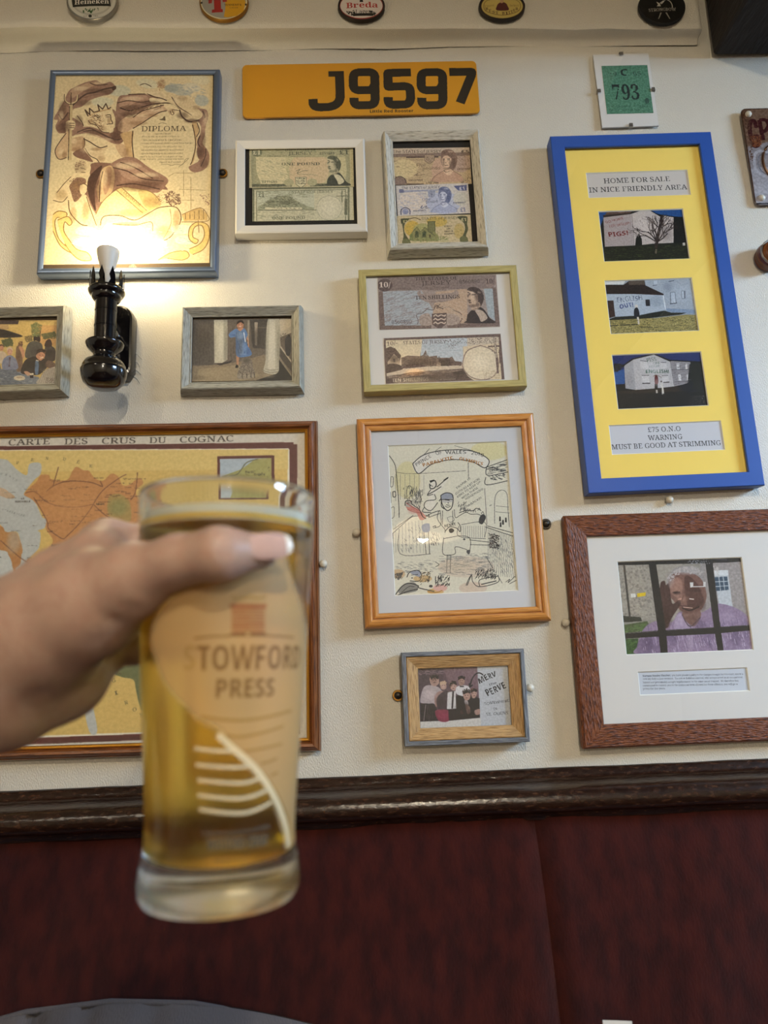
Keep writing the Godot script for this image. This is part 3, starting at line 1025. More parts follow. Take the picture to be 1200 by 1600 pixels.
# ==================================================================== oval badges on the soffit
func build_badges() -> void:
	for b in [["green_badge", "silver oval badge with a black name band on the soffit"], ["red_letter_badge", "grey and yellow oval badge with a large red T on the soffit"], ["red_script_badge", "white oval badge with red lettering on the soffit"], ["gold_badge", "gold oval badge with a dark red figure on the soffit"], ["black_badge", "black oval badge with silver archer lettering on the soffit"]]:
		var p: Array = POS[b[0]]
		var t := thing("bar_badge", b[1], "badge", Vector3(p[0], p[1], p[5]), "oval bar badges")
		t.rotation.z = p[4]
		var st := newst()
		var w: float = p[2]
		var h: float = p[3]
		var rows := []
		for r in [[0.0, 0.0050], [0.35, 0.0048], [0.70, 0.0041], [0.90, 0.0033], [0.955, 0.0029]]:
			rows.append(ellipse(w, h, r[0], r[1]))
		for i in 4:
			for j in 48:
				var q := [rows[i][j], rows[i][j + 1], rows[i + 1][j + 1], rows[i + 1][j]]
				var uv := []
				for v in q:
					uv.append(Vector2(v.x / w + 0.5, 0.5 - v.y / h))
				if i > 0:
					tri(st, q[0], q[1], q[2], Vector3(q[0].x, q[0].y, 0.35).normalized().lerp(Vector3.BACK, 0.8).normalized(), uv[0], uv[1], uv[2])
				tri(st, q[0], q[2], q[3], Vector3(q[2].x, q[2].y, 0.35).normalized().lerp(Vector3.BACK, 0.8).normalized(), uv[0], uv[2], uv[3])
		var pm := print_mat(b[0], 0.3)
		part("badge_face", done(st, false), pm, t)
		st = newst()
		var rim := []
		for r in [[0.95, 0.0028], [0.965, 0.0040], [0.985, 0.0040], [1.0, 0.0025], [1.0, -0.0020], [0.9, -0.0030]]:
			rim.append(ellipse(w, h, r[0], r[1]))
		grid(st, rim, 50.0)
		part("rim", done(st), mats[p[6]], t)

func ellipse(w: float, h: float, s: float, z: float) -> PackedVector3Array:
	var out := PackedVector3Array()
	for k in 49:
		var a := TAU * k / 48.0
		out.append(Vector3(cos(a) * w / 2.0 * s, sin(a) * h / 2.0 * s, z))
	return out

# ==================================================================== pins, screws and other small things on the wall
func build_small_things() -> void:
	for p in PINS:
		var t := thing(p[0], p[1], p[2], Vector3(p[3], p[4], 0), "fixings beside the frames")
		var m: Material = mats[p[5]]
		t.scale = Vector3.ONE * (1.3 if p[0] == "wall_pin" else 1.1)
		if p[0] == "wall_pin":
			part("pin_head", lathe([[0.0, 0.0085], [0.0020, 0.0082], [0.0036, 0.0068], [0.0042, 0.0048], [0.0040, 0.0030], [0.0022, 0.0022], [0.0020, 0.0008]], 20, 60.0, false), m, t).rotation.x = PI / 2
			part("pin_shaft", lathe([[0.0011, 0.003], [0.0011, -0.0012]], 10, 40.0, false), mats.steel, t).rotation.x = PI / 2
		else:
			part("screw_head", lathe([[0.0, 0.0058], [0.0030, 0.0054], [0.0044, 0.0036], [0.0046, 0.0020]], 20, 50.0, false), mats.dark_steel, t).rotation.x = PI / 2
			part("hanging_plate", rounded_plate(0.013, 0.013, 0.006, 0.0012), m, t, Vector3(0, 0, 0.0012))
	# rounded wooden ornament cut by the right edge, lit from the window
	var o := thing("wall_ornament", "brown rounded wooden ornament at the right edge below the metal sign", "ornament", Vector3(POS.ornament[0], POS.ornament[1], 0))
	part("ornament_body", lathe([[0.0, 0.030], [0.008, 0.029], [0.016, 0.024], [0.0205, 0.016], [0.0215, 0.009], [0.019, 0.004], [0.020, 0.0015]], 30, 50.0, false), mats.walnut, o).rotation.x = PI / 2
	var st := newst()
	tube_into(st, arc_points(Vector3(0, 0, 0.021), 0.0195, 0.0195, 0.0, TAU), 0.0016, 6)
	part("ornament_ring", done(st), mats.steel, o)

# ==================================================================== the glass of cider
const GLASS_AT := Vector3(-0.0594, 1.0600, 0.685)
const WALL_OUT := [[0.0, 0.0], [0.026, 0.0], [0.0292, 0.0008], [0.0309, 0.0035], [0.0312, 0.0075], [0.0306, 0.0130], [0.0296, 0.0190], [0.0292, 0.0240], [0.0294, 0.0320], [0.0305, 0.0490], [0.0322, 0.0740], [0.0338, 0.0985], [0.0351, 0.1210], [0.0360, 0.1400], [0.0366, 0.1535], [0.0368, 0.1585]]
const LEVEL := 0.1465

func outer_r(y: float) -> float:
	for i in range(3, WALL_OUT.size() - 1):
		if y <= WALL_OUT[i + 1][1]:
			return lerpf(WALL_OUT[i][0], WALL_OUT[i + 1][0], clampf((y - WALL_OUT[i][1]) / (WALL_OUT[i + 1][1] - WALL_OUT[i][1]), 0, 1))
	return WALL_OUT[-1][0]

func inner_r(y: float) -> float:
	return outer_r(y) - lerpf(0.0030, 0.0021, clampf(y / 0.16, 0, 1))

func build_glass() -> void:
	var turn := Basis(Vector3.BACK, -0.020)
	var clear := mat(Color(0.97, 0.985, 0.975, 0.0), 0.0)
	clear.refraction_enabled = true
	clear.refraction_scale = 0.05
	var t := thing("pint_glass", "tall pint glass with printed frosted leaf, held up in the foreground", "glass", GLASS_AT)
	t.basis = turn
	# the foot is dull from wear, the wall above it is clear
	var dull := mat(Color(0.97, 0.985, 0.975, 0.0), 0.24)
	dull.refraction_enabled = true
	dull.refraction_scale = 0.05
	part("glass_foot", lathe(WALL_OUT.slice(0, 6), 72, 40.0, true), dull, t)
	var prof := WALL_OUT.slice(5)
	prof.append_array([[0.0366, 0.1597], [0.0360, 0.1603], [0.0352, 0.1600], [0.0347, 0.1590]])
	for y in [0.157, 0.153, LEVEL]:
		prof.append([inner_r(y), y])
	part("glass_body", lathe(prof, 72, 40.0, true), clear, t)
	# the cider meets the glass directly: one surface between glass and cider, its front towards the cider
	var c := thing("cider", "clear golden cider filling the pint glass", "drink", GLASS_AT)
	c.basis = turn
	var amber := mat(Color(Color(0.98, 0.82, 0.36), 0.0), 0.34)
	amber.refraction_enabled = true
	amber.refraction_scale = 0.0128
	var low := [[0.0, 0.0150], [0.016, 0.0150], [0.0225, 0.0158], [0.0252, 0.0180], [inner_r(0.023), 0.0230]]
	for y in [0.032, 0.045, 0.060, 0.076, 0.090, 0.102, 0.115, 0.126, 0.138, LEVEL]:
		low.append([inner_r(y), y])
	part("cider_body", lathe(low, 72, 50.0, false), amber, c)
	var top := mat(Color(0.98, 0.93, 0.72, 0.0), 0.0)
	top.refraction_enabled = true
	top.refraction_scale = 0.033
	part("cider_surface", lathe([[inner_r(LEVEL), LEVEL], [inner_r(LEVEL) * 0.5, LEVEL - 0.0003], [0.0, LEVEL - 0.0003]], 72, 50.0, true), top, c)
	var fo := mat(Color(0.95, 0.93, 0.87), 0.8)
	var r := inner_r(LEVEL) - 0.0001
	part("foam", lathe([[r, LEVEL - 0.0024], [r, LEVEL + 0.0034], [r - 0.0015, LEVEL + 0.0038], [r - 0.0050, LEVEL + 0.0022], [r - 0.0095, LEVEL + 0.0004], [r - 0.0100, LEVEL - 0.0004], [r - 0.004, LEVEL - 0.0012], [r, LEVEL - 0.0016]], 72, 60.0, true), fo, c)
	# frosted print on the outside of the glass, towards the camera
	var st := newst()
	var rows := []
	var a: Array = ART.glass_print
	for i in 41:
		var y: float = lerpf(a[1] / 1000.0, 0.0, i / 40.0) + PRINT_Y0
		var line := PackedVector3Array()
		for j in 49:
			var phi: float = lerpf(-PRINT_HALF, PRINT_HALF, j / 48.0) + PRINT_TURN
			line.append(Vector3(sin(phi), 0, cos(phi)) * (outer_r(y) + 0.00012) + Vector3.UP * y)
		rows.append(line)
	for i in 40:
		for j in 48:
			var q := [rows[i][j], rows[i][j + 1], rows[i + 1][j + 1], rows[i + 1][j]]
			var uv := [Vector2(j / 48.0, i / 40.0), Vector2((j + 1) / 48.0, i / 40.0), Vector2((j + 1) / 48.0, (i + 1) / 40.0), Vector2(j / 48.0, (i + 1) / 40.0)]
			for k in [0, 1, 2, 0, 2, 3]:
				st.set_normal(Vector3(q[k].x, 0.0, q[k].z).normalized())
				st.set_uv(uv[k])
				st.add_vertex(q[k])
	var pm := print_mat("glass_print", 0.55)
	pm.transparency = BaseMaterial3D.TRANSPARENCY_ALPHA
	part("frosted_print", done(st), pm, t).set_meta("label", "frosted leaf print with lettering")

# ==================================================================== the person: a left hand, wrist and forearm
func build_person() -> void:
	var t := thing("person", "bare left hand and forearm reaching in from the left, gripping the pint glass", "person", Vector3(HAND_AT[0], HAND_AT[1], HAND_AT[2]))
	var origin := t.position
	var bones := []
	for b in BONES:
		bones.append([Vector3(b[0], b[1], b[2]) - origin, Vector3(b[4], b[5], b[6]) - origin, b[3], b[7], b[8]])
	var skin := mat(Color(0.66, 0.57, 0.525), 0.44)
	skin.subsurf_scatter_enabled = true
	skin.subsurf_scatter_strength = 0.05
	skin.metallic_specular = 0.42
	skin.albedo_texture = noise_tex(81, 0.02, 4, [Color(0.93, 0.84, 0.82), Color(1.0, 0.97, 0.94), Color(0.98, 0.90, 0.88)])
	skin.uv1_triplanar = true
	skin.uv1_scale = Vector3(14, 14, 14)
	skin.heightmap_enabled = true
	skin.heightmap_texture = noise_tex(83, 0.07, 4, [], 512)
	skin.heightmap_scale = 0.018
	var creases := []
	for c in CREASES:
		creases.append([Vector3(c[0], c[1], c[2]) - origin, Vector3(c[3], c[4], c[5]) - origin, c[6], c[7]])
	part("hand", surface_net(bones, creases, 0.0023), skin, t)
	# thumb nail: a curved plate on the last joint
	var nail := mat(Color(0.74, 0.62, 0.59), 0.14)
	nail.clearcoat_enabled = true
	nail.clearcoat = 0.5
	nail.clearcoat_roughness = 0.05
	var n0 := Vector3(NAIL[0], NAIL[1], NAIL[2]) - origin
	var ax := Vector3(NAIL[3], NAIL[4], NAIL[5]).normalized()
	var up := Vector3(NAIL[6], NAIL[7], NAIL[8])
	up = (up - ax * up.dot(ax)).normalized()
	var sd := ax.cross(up)
	var plate: MeshInstance3D
	for tip in [false, true]:
		var st := newst()
		var rows := []
		for i in 17:
			var v := lerpf(0.78, 1.06, i / 16.0) if tip else lerpf(-1.0, 0.80, i / 16.0)
			var line := PackedVector3Array()
			for j in 15:
				var u := lerpf(-1, 1, j / 14.0)
				var half := 0.0051 * sqrt(maxf(1.0 - pow(absf(minf(v, 0.0)), 3.0), 0.0)) * (1.0 if v < 0.3 else 1.0 - 0.55 * pow((v - 0.3) / 0.76, 2.4))
				half = maxf(half, 0.0004)
				var s := u * half
				var z := 0.0079 + sqrt(maxf(0.0088 * 0.0088 - s * s, 0.0)) - 0.0088 - 0.0010 * v * v * (0.6 if v < 0.0 else 1.1) + (0.0004 if tip else 0.0003)
				line.append(n0 + ax * (v * 0.0086) + sd * s + up * z)
			rows.append(line)
		grid(st, rows, 80.0)
		if tip:
			var pale := mat(Color(0.88, 0.86, 0.83), 0.2)
			part("nail_tip", done(st), pale, plate).set_meta("label", "pale free edge of the thumb nail")
		else:
			plate = part("thumb_nail", done(st), nail, t)
			plate.set_meta("label", "glossy pink thumb nail")

# Surface nets over the smooth union of tapered capsules.
func surface_net(bones: Array, creases: Array, cell: float) -> ArrayMesh:
	var lo := Vector3(1e9, 1e9, 1e9)
	var hi := -lo
	for b in bones:
		for k in 2:
			var r: float = b[2 + k] + cell * 3.0
			lo = lo.min(b[k] - Vector3(r, r, r))
			hi = hi.max(b[k] + Vector3(r, r, r))
	var nx := int((hi.x - lo.x) / cell) + 2
	var ny := int((hi.y - lo.y) / cell) + 2
	var nz := int((hi.z - lo.z) / cell) + 2
	var f := PackedFloat32Array()
	f.resize(nx * ny * nz)
	f.fill(0.03)
	for b in bones:
		var p0: Vector3 = b[0]
		var p1: Vector3 = b[1]
		var r0: float = b[2]
		var r1: float = b[3]
		var k: float = b[4]
		var rr := maxf(r0, r1) + 0.016
		var a := ((p0.min(p1) - Vector3(rr, rr, rr) - lo) / cell).floor()
		var e := ((p0.max(p1) + Vector3(rr, rr, rr) - lo) / cell).ceil()
		var d := p1 - p0
		var dd := maxf(d.length_squared(), 1e-9)
		for x in range(maxi(int(a.x), 0), mini(int(e.x), nx - 1) + 1):
			for y in range(maxi(int(a.y), 0), mini(int(e.y), ny - 1) + 1):
				var base := (x * ny + y) * nz
				for z in range(maxi(int(a.z), 0), mini(int(e.z), nz - 1) + 1):
					var p := lo + Vector3(x, y, z) * cell
					var h := clampf((p - p0).dot(d) / dd, 0.0, 1.0)
					var dist := p.distance_to(p0 + d * h) - lerpf(r0, r1, h)
					var old := f[base + z]
					var s := clampf(0.5 + 0.5 * (old - dist) / k, 0.0, 1.0)
					f[base + z] = lerpf(old, dist, s) - k * s * (1.0 - s)
	for c in creases:
		var p0: Vector3 = c[0]
		var p1: Vector3 = c[1]
		var sig: float = c[2]
		var amp: float = c[3]
		var rr := sig * 3.0
		var a := ((p0.min(p1) - Vector3(rr, rr, rr) - lo) / cell).floor()
		var e := ((p0.max(p1) + Vector3(rr, rr, rr) - lo) / cell).ceil()
		var d := p1 - p0
		for x in range(maxi(int(a.x), 0), mini(int(e.x), nx - 1) + 1):
			for y in range(maxi(int(a.y), 0), mini(int(e.y), ny - 1) + 1):
				for z in range(maxi(int(a.z), 0), mini(int(e.z), nz - 1) + 1):
					var p := lo + Vector3(x, y, z) * cell
					var h := clampf((p - p0).dot(d) / d.length_squared(), 0.0, 1.0)
					var q := p.distance_to(p0 + d * h) / sig
					f[(x * ny + y) * nz + z] += amp * exp(-q * q) * sin(PI * clampf(h, 0.02, 0.98))
	var ids := PackedInt32Array()
	ids.resize(nx * ny * nz)
	ids.fill(-1)
	var verts := PackedVector3Array()
	var norms := PackedVector3Array()
	var sx := ny * nz
	var offs := [0, sx, nz, sx + nz, 1, sx + 1, nz + 1, sx + nz + 1]
	var edges := [[0, 1], [2, 3], [4, 5], [6, 7], [0, 2], [1, 3], [4, 6], [5, 7], [0, 4], [1, 5], [2, 6], [3, 7]]
	for x in nx - 1:
		for y in ny - 1:
			for z in nz - 1:
				var i := x * sx + y * nz + z
				var neg := 0
				for o in offs:
					if f[i + o] < 0.0:
						neg += 1
				if neg == 0 or neg == 8:
					continue
				var sum := Vector3.ZERO
				var cnt := 0
				for e in edges:
					var va := f[i + offs[e[0]]]
					var vb := f[i + offs[e[1]]]
					if (va < 0.0) != (vb < 0.0):
						var t := va / (va - vb)
						var ca := Vector3(e[0] & 1, (e[0] >> 1) & 1, e[0] >> 2)
						var cb := Vector3(e[1] & 1, (e[1] >> 1) & 1, e[1] >> 2)
						sum += ca.lerp(cb, t)
						cnt += 1
				ids[i] = verts.size()
				verts.append(lo + (Vector3(x, y, z) + sum / cnt) * cell)
				var g := Vector3(f[i + sx] + f[i + sx + nz] + f[i + sx + 1] + f[i + sx + nz + 1] - f[i] - f[i + nz] - f[i + 1] - f[i + nz + 1], f[i + nz] + f[i + sx + nz] + f[i + nz + 1] + f[i + sx + nz + 1] - f[i] - f[i + sx] - f[i + 1] - f[i + sx + 1], f[i + 1] + f[i + sx + 1] + f[i + nz + 1] + f[i + sx + nz + 1] - f[i] - f[i + sx] - f[i + nz] - f[i + sx + nz])
				norms.append(g.normalized())
	var idx := PackedInt32Array()
	for x in range(1, nx - 1):
		for y in range(1, ny - 1):
			for z in range(1, nz - 1):
				var i := x * sx + y * nz + z
				var inside := f[i] < 0.0
				for ax in 3:
					var step: int = [sx, nz, 1][ax]
					if (f[i + step] < 0.0) == inside:
						continue
					var s1: int = [nz, 1, sx][ax]
					var s2: int = [1, sx, nz][ax]
					var q := [ids[i], ids[i - s1], ids[i - s1 - s2], ids[i - s2]]
					if q.min() < 0:
						continue
					if inside:
						idx.append_array(PackedInt32Array([q[0], q[2], q[1], q[0], q[3], q[2]]))
					else:
						idx.append_array(PackedInt32Array([q[0], q[1], q[2], q[0], q[2], q[3]]))
	var arr := []
	arr.resize(Mesh.ARRAY_MAX)
	arr[Mesh.ARRAY_VERTEX] = verts
	arr[Mesh.ARRAY_NORMAL] = norms
	arr[Mesh.ARRAY_INDEX] = idx
	var m := ArrayMesh.new()
	m.add_surface_from_arrays(Mesh.PRIMITIVE_TRIANGLES, arr)
	return m

# ==================================================================== lamps of the room behind the viewer
func build_room_lamps() -> void:
	var opal := mat(Color(0.86, 0.82, 0.74), 0.4)      # opal glass shades let light through
	opal.backlight_enabled = true
	opal.backlight = Color(0.95, 0.92, 0.86)
	for p in LAMPS:
		var at := Vector3(p[0], p[1], p[2])
		var t := thing("pendant_lamp", p[5], "lamp", at, "pendant lamps behind the viewer")
		part("ceiling_rose", lathe([[0.0, TOP - at.y], [0.05, TOP - at.y - 0.002], [0.045, TOP - at.y - 0.02], [0.0, TOP - at.y - 0.025]], 24, 40.0, false), mats.brass, t)
		var st := newst()
		tube_into(st, [Vector3(0, 0.09, 0), Vector3(0, TOP - at.y - 0.01, 0)], 0.004, 8)
		part("rod", done(st), mats.brass, t)
		part("shade", lathe([[0.03, 0.10], [0.06, 0.095], [0.12, 0.07], [0.17, 0.03], [0.19, 0.0], [0.188, -0.004], [0.185, 0.0], [0.165, 0.027], [0.118, 0.065], [0.06, 0.088], [0.03, 0.092]], 40, 50.0, false), opal, t)
		var g := mat(Color(1, 0.95, 0.86), 0.4)
		g.emission_enabled = true
		g.emission = Color(1.0, 0.90, 0.74)
		g.emission_energy_multiplier = 1.6
		part("bulb", lathe([[0.0, -0.009], [0.014, -0.008], [0.028, -0.005], [0.034, 0.001], [0.028, 0.008], [0.018, 0.02], [0.012, 0.05], [0.012, 0.09]], 28, 60.0, true), g, t)
		var l := OmniLight3D.new()
		l.name = "pendant_light"
		l.light_color = Color(1.0, p[4], p[6])
		l.light_energy = p[3]
		l.light_size = 0.024
		l.omni_range = 10.0
		l.omni_attenuation = 2.0
		l.shadow_enabled = true
		l.position = Vector3(0, 0.002, 0)
		t.add_child(l)

# ==================================================================== measured places (metres): [centre x, centre y, width, height, tilt]
const POS := {
	"diploma": [-0.3183, 1.8634, 0.2534, 0.3331, -0.0096],
	"plate": [0.0222, 2.0024, 0.3609, 0.0919, 0.0074],
	"white": [-0.0712, 1.8304, 0.1917, 0.1539, -0.0029],
	"notes": [0.1256, 1.8208, 0.1487, 0.1997, 0.0092],
	"olive": [0.1241, 1.6029, 0.2281, 0.1848, 0.0114],
	"blue": [0.4281, 1.6308, 0.2442, 0.5467, 0.0159],
	"cartoon": [0.1242, 1.3302, 0.2468, 0.2876, 0.0083],
	"merv": [0.1278, 1.0946, 0.1601, 0.117, -0.003],
	"column": [-0.1578, 1.58, 0.1717, 0.1293, -0.0059],
	"clip": [0.4318, 1.996, 0.0877, 0.1287, 0.0209],
	"rustic": [0.4482, 1.1759, 0.345, 0.3033, 0.0022],
	"garden": [-0.4854, 1.585, 0.172, 0.1321, 0.006],
	"map": [-0.4064, 1.2571, 0.7, 0.44, -0.01],
	"diploma_p": [-0.3199, 1.8684, 0.2352, 0.3114, -0.0096],
	"pound_front": [-0.0699, 1.8641, 0.1535, 0.0668, -0.007],
	"pound_back": [-0.0685, 1.8029, 0.1475, 0.0535, -0.0039],
	"five_note": [0.1234, 1.8649, 0.117, 0.0609, -0.0026],
	"blue_note": [0.1229, 1.8093, 0.1075, 0.0496, 0.0197],
	"church_note": [0.1225, 1.7609, 0.1086, 0.0445, 0.0004],
	"ten_front": [0.1221, 1.6439, 0.1714, 0.081, 0.0018],
	"ten_back": [0.1251, 1.5575, 0.1668, 0.0682, 0.0168],
	"sale_card": [0.4294, 1.825, 0.1549, 0.0429, 0.0224],
	"tree_photo": [0.4291, 1.7417, 0.1281, 0.0823, 0.0248],
	"courtyard_photo": [0.4287, 1.63, 0.1296, 0.084, 0.0203],
	"gable_photo": [0.4286, 1.5169, 0.1303, 0.0824, 0.0171],
	"warning_card": [0.4291, 1.4328, 0.1601, 0.0438, 0.0127],
	"bars_photo": [0.4296, 1.2014, 0.1719, 0.1252, -0.0103],
	"caption": [0.4301, 1.1024, 0.147, 0.0316, -0.0117],
	"party_photo": [0.1286, 1.0942, 0.1184, 0.0755, -0.0033],
	"garden_photo": [-0.4819, 1.5843, 0.1364, 0.0956, -0.017],
	"column_photo": [-0.1581, 1.5799, 0.1386, 0.0923, -0.0124],
	"licence": [0.4345, 1.9968, 0.0722, 0.085, 0.0092],
	"tin_sign": [0.6787, 1.877, 0.1425, 0.1642, 0.0111],
	"cartoon_p": [0.1246, 1.3313, 0.166, 0.2078, -0.0003],
	"map_p": [-0.4064, 1.2571, 0.666, 0.406, -0.01],
	"green_badge": [-0.3747, 2.1247, 0.0755, 0.0695, 0.0017, 0.0426, "steel"],
	"red_letter_badge": [-0.1799, 2.1247, 0.0735, 0.0676, 0.0021, 0.0394, "brass"],
	"red_script_badge": [0.0267, 2.1188, 0.0716, 0.0543, 0.0031, 0.0352, "dark_steel"],
	"gold_badge": [0.2422, 2.12, 0.0716, 0.051, 0.0032, 0.0311, "dark_steel"],
	"black_badge": [0.4919, 2.12, 0.0729, 0.0642, -0.0017, 0.0284, "card_black"],
	"ornament": [0.6171, 1.7077],
}
const PINS := [
	["wall_pin", "white drawing pin at the left side of the pine frame", "pin", -0.005, 1.3154, "pin_white"],
	["frame_hook", "dark screw plate at the right side of the pine frame", "hook", 0.2546, 1.3194, "dark_steel"],
	["wall_pin", "white drawing pin at the right side of the map frame", "pin", -0.0508, 1.2742, "pin_white"],
	["wall_pin", "pale pin at the left side of the rustic brown frame", "pin", 0.2698, 1.1846, "pin_white"],
	["wall_pin", "pale pin under the bottom edge of the blue frame", "pin", 0.4278, 1.347, "pin_white"],
	["frame_hook", "brass screw plate at the left side of the small oak frame", "hook", 0.0426, 1.0987, "brass"],
	["wall_pin", "white drawing pin at the right side of the small oak frame", "pin", 0.2155, 1.1019, "pin_white"],
	["frame_hook", "brass hook at the right side of the steel-blue diploma frame", "hook", -0.1882, 1.8648, "brass"],
	["frame_hook", "brass hook at the left side of the steel-blue diploma frame", "hook", -0.4555, 1.8686, "brass"],
]
const PRINT_HALF := 1.3500
const PRINT_TURN := 0.1864
const PRINT_Y0 := 0.0200
const HAND_AT := [-0.16, 1.1528, 0.6782]
# tapered capsules of the hand: start, radius, end, radius, softness of the join
const BONES := [
	[-0.16, 1.1528, 0.6782, 0.0255, -0.245, 1.1028, 0.7232, 0.0275, 0.02],
	[-0.245, 1.1028, 0.7232, 0.0275, -0.35, 1.0378, 0.7782, 0.038, 0.02],
	[-0.16, 1.1528, 0.6782, 0.0255, -0.1297, 1.1653, 0.6892, 0.0185, 0.016],
	[-0.1582, 1.1446, 0.67, 0.0205, -0.1297, 1.1653, 0.6892, 0.0185, 0.014],
	[-0.1297, 1.1653, 0.6892, 0.0185, -0.1082, 1.174, 0.6998, 0.0165, 0.014],
	[-0.1082, 1.174, 0.6998, 0.0165, -0.0884, 1.1819, 0.7112, 0.0134, 0.012],
	[-0.0884, 1.1819, 0.7112, 0.0134, -0.0689, 1.1875, 0.722, 0.0092, 0.008],
	[-0.0689, 1.1875, 0.722, 0.0092, -0.0518, 1.1887, 0.7289, 0.0095, 0.006],
	[-0.0518, 1.1887, 0.7289, 0.0095, -0.0373, 1.1903, 0.7221, 0.0067, 0.005],
	[-0.16, 1.1528, 0.6782, 0.0255, -0.1306, 1.1879, 0.6731, 0.0125, 0.014],
	[-0.1306, 1.1879, 0.6731, 0.0125, -0.1189, 1.2047, 0.6497, 0.0112, 0.01],
	[-0.16, 1.1528, 0.6782, 0.0255, -0.1237, 1.19, 0.6413, 0.0115, 0.012],
	[-0.1582, 1.1446, 0.67, 0.0205, -0.1249, 1.1736, 0.6429, 0.011, 0.012],
	[-0.1582, 1.1446, 0.67, 0.0205, -0.1515, 1.14, 0.6722, 0.0185, 0.012],
	[-0.1515, 1.14, 0.6722, 0.0185, -0.1338, 1.1483, 0.6605, 0.016, 0.012],
	[-0.1338, 1.1483, 0.6605, 0.016, -0.1234, 1.1583, 0.6507, 0.0105, 0.01],
	[-0.1189, 1.2047, 0.6497, 0.0112, -0.1237, 1.19, 0.6413, 0.0115, 0.007],
	[-0.1237, 1.19, 0.6413, 0.0115, -0.1249, 1.1736, 0.6429, 0.011, 0.007],
	[-0.1249, 1.1736, 0.6429, 0.011, -0.1234, 1.1583, 0.6507, 0.0105, 0.007],
	[-0.1143, 1.1961, 0.6776, 0.0105, -0.1082, 1.174, 0.6998, 0.0165, 0.01],
	[-0.1143, 1.1961, 0.6776, 0.0105, -0.1189, 1.2047, 0.6497, 0.0112, 0.008],
	[-0.1082, 1.174, 0.6998, 0.0165, -0.1237, 1.19, 0.6413, 0.0115, 0.01],
	[-0.1338, 1.1483, 0.6605, 0.016, -0.1249, 1.1736, 0.6429, 0.011, 0.012],
	[-0.1297, 1.1653, 0.6892, 0.0185, -0.1338, 1.1483, 0.6605, 0.016, 0.012],
	[-0.1189, 1.2047, 0.6497, 0.0112, -0.1023, 1.2066, 0.6477, 0.009, 0.004],
	[-0.1023, 1.2066, 0.6477, 0.009, -0.0819, 1.2081, 0.6393, 0.0082, 0.003],
	[-0.0819, 1.2081, 0.6393, 0.0082, -0.0591, 1.2069, 0.6424, 0.0074, 0.003],
	[-0.1237, 1.19, 0.6413, 0.0115, -0.1037, 1.1899, 0.6453, 0.0094, 0.004],
	[-0.1037, 1.1899, 0.6453, 0.0094, -0.0818, 1.1907, 0.6389, 0.0086, 0.003],
	[-0.0818, 1.1907, 0.6389, 0.0086, -0.0551, 1.1901, 0.6421, 0.0076, 0.003],
	[-0.1249, 1.1736, 0.6429, 0.011, -0.1031, 1.1733, 0.646, 0.0088, 0.004],
	[-0.1031, 1.1733, 0.646, 0.0088, -0.0814, 1.1741, 0.6395, 0.0082, 0.003],
	[-0.0814, 1.1741, 0.6395, 0.0082, -0.0581, 1.1734, 0.6427, 0.0072, 0.003],
	[-0.1234, 1.1583, 0.6507, 0.0105, -0.1033, 1.1582, 0.6482, 0.0078, 0.004],
	[-0.1033, 1.1582, 0.6482, 0.0078, -0.0855, 1.1591, 0.6406, 0.0072, 0.003],
	[-0.0855, 1.1591, 0.6406, 0.0072, -0.0688, 1.1591, 0.6416, 0.0064, 0.003],
]
const CREASES := [
	[-0.0863, 1.1833, 0.7242, -0.0787, 1.1739, 0.7206, 0.003, 0.0016],
	[-0.0925, 1.1782, 0.7212, -0.082, 1.1694, 0.7186, 0.003, 0.0015],
	[-0.0996, 1.1728, 0.7171, -0.0892, 1.1656, 0.7155, 0.003, 0.0013],
	[-0.1082, 1.1638, 0.712, -0.0975, 1.1598, 0.7114, 0.0032, 0.0011],
	[-0.0483, 1.1919, 0.7377, -0.0478, 1.1841, 0.738, 0.0016, 0.0006],
	[-0.0498, 1.1919, 0.7382, -0.0492, 1.1836, 0.7385, 0.0016, 0.0005],
	[-0.1305, 1.1539, 0.7035, -0.1261, 1.1362, 0.6915, 0.003, 0.0012],
]
const NAIL := [-0.0366, 1.1904, 0.7217, 0.8999, 0.1032, -0.4238, 0.1751, 0.1148, 0.932]
# lamps: x, y, z, energy, green, label, blue
const LAMPS := [
	[0.30, 1.70, 2.55, 1.0, 0.95, "lowest of the pendant lamps with opal shades, behind the viewer", 0.87],
	[-1.1, 2.20, 2.04, 0.4, 0.95, "pendant lamp with a wide opal shade to the left", 0.87],
	[0.25, 2.20, 2.05, 1.25, 0.95, "pendant lamp with a wide opal shade close to the ceiling", 0.85],
]
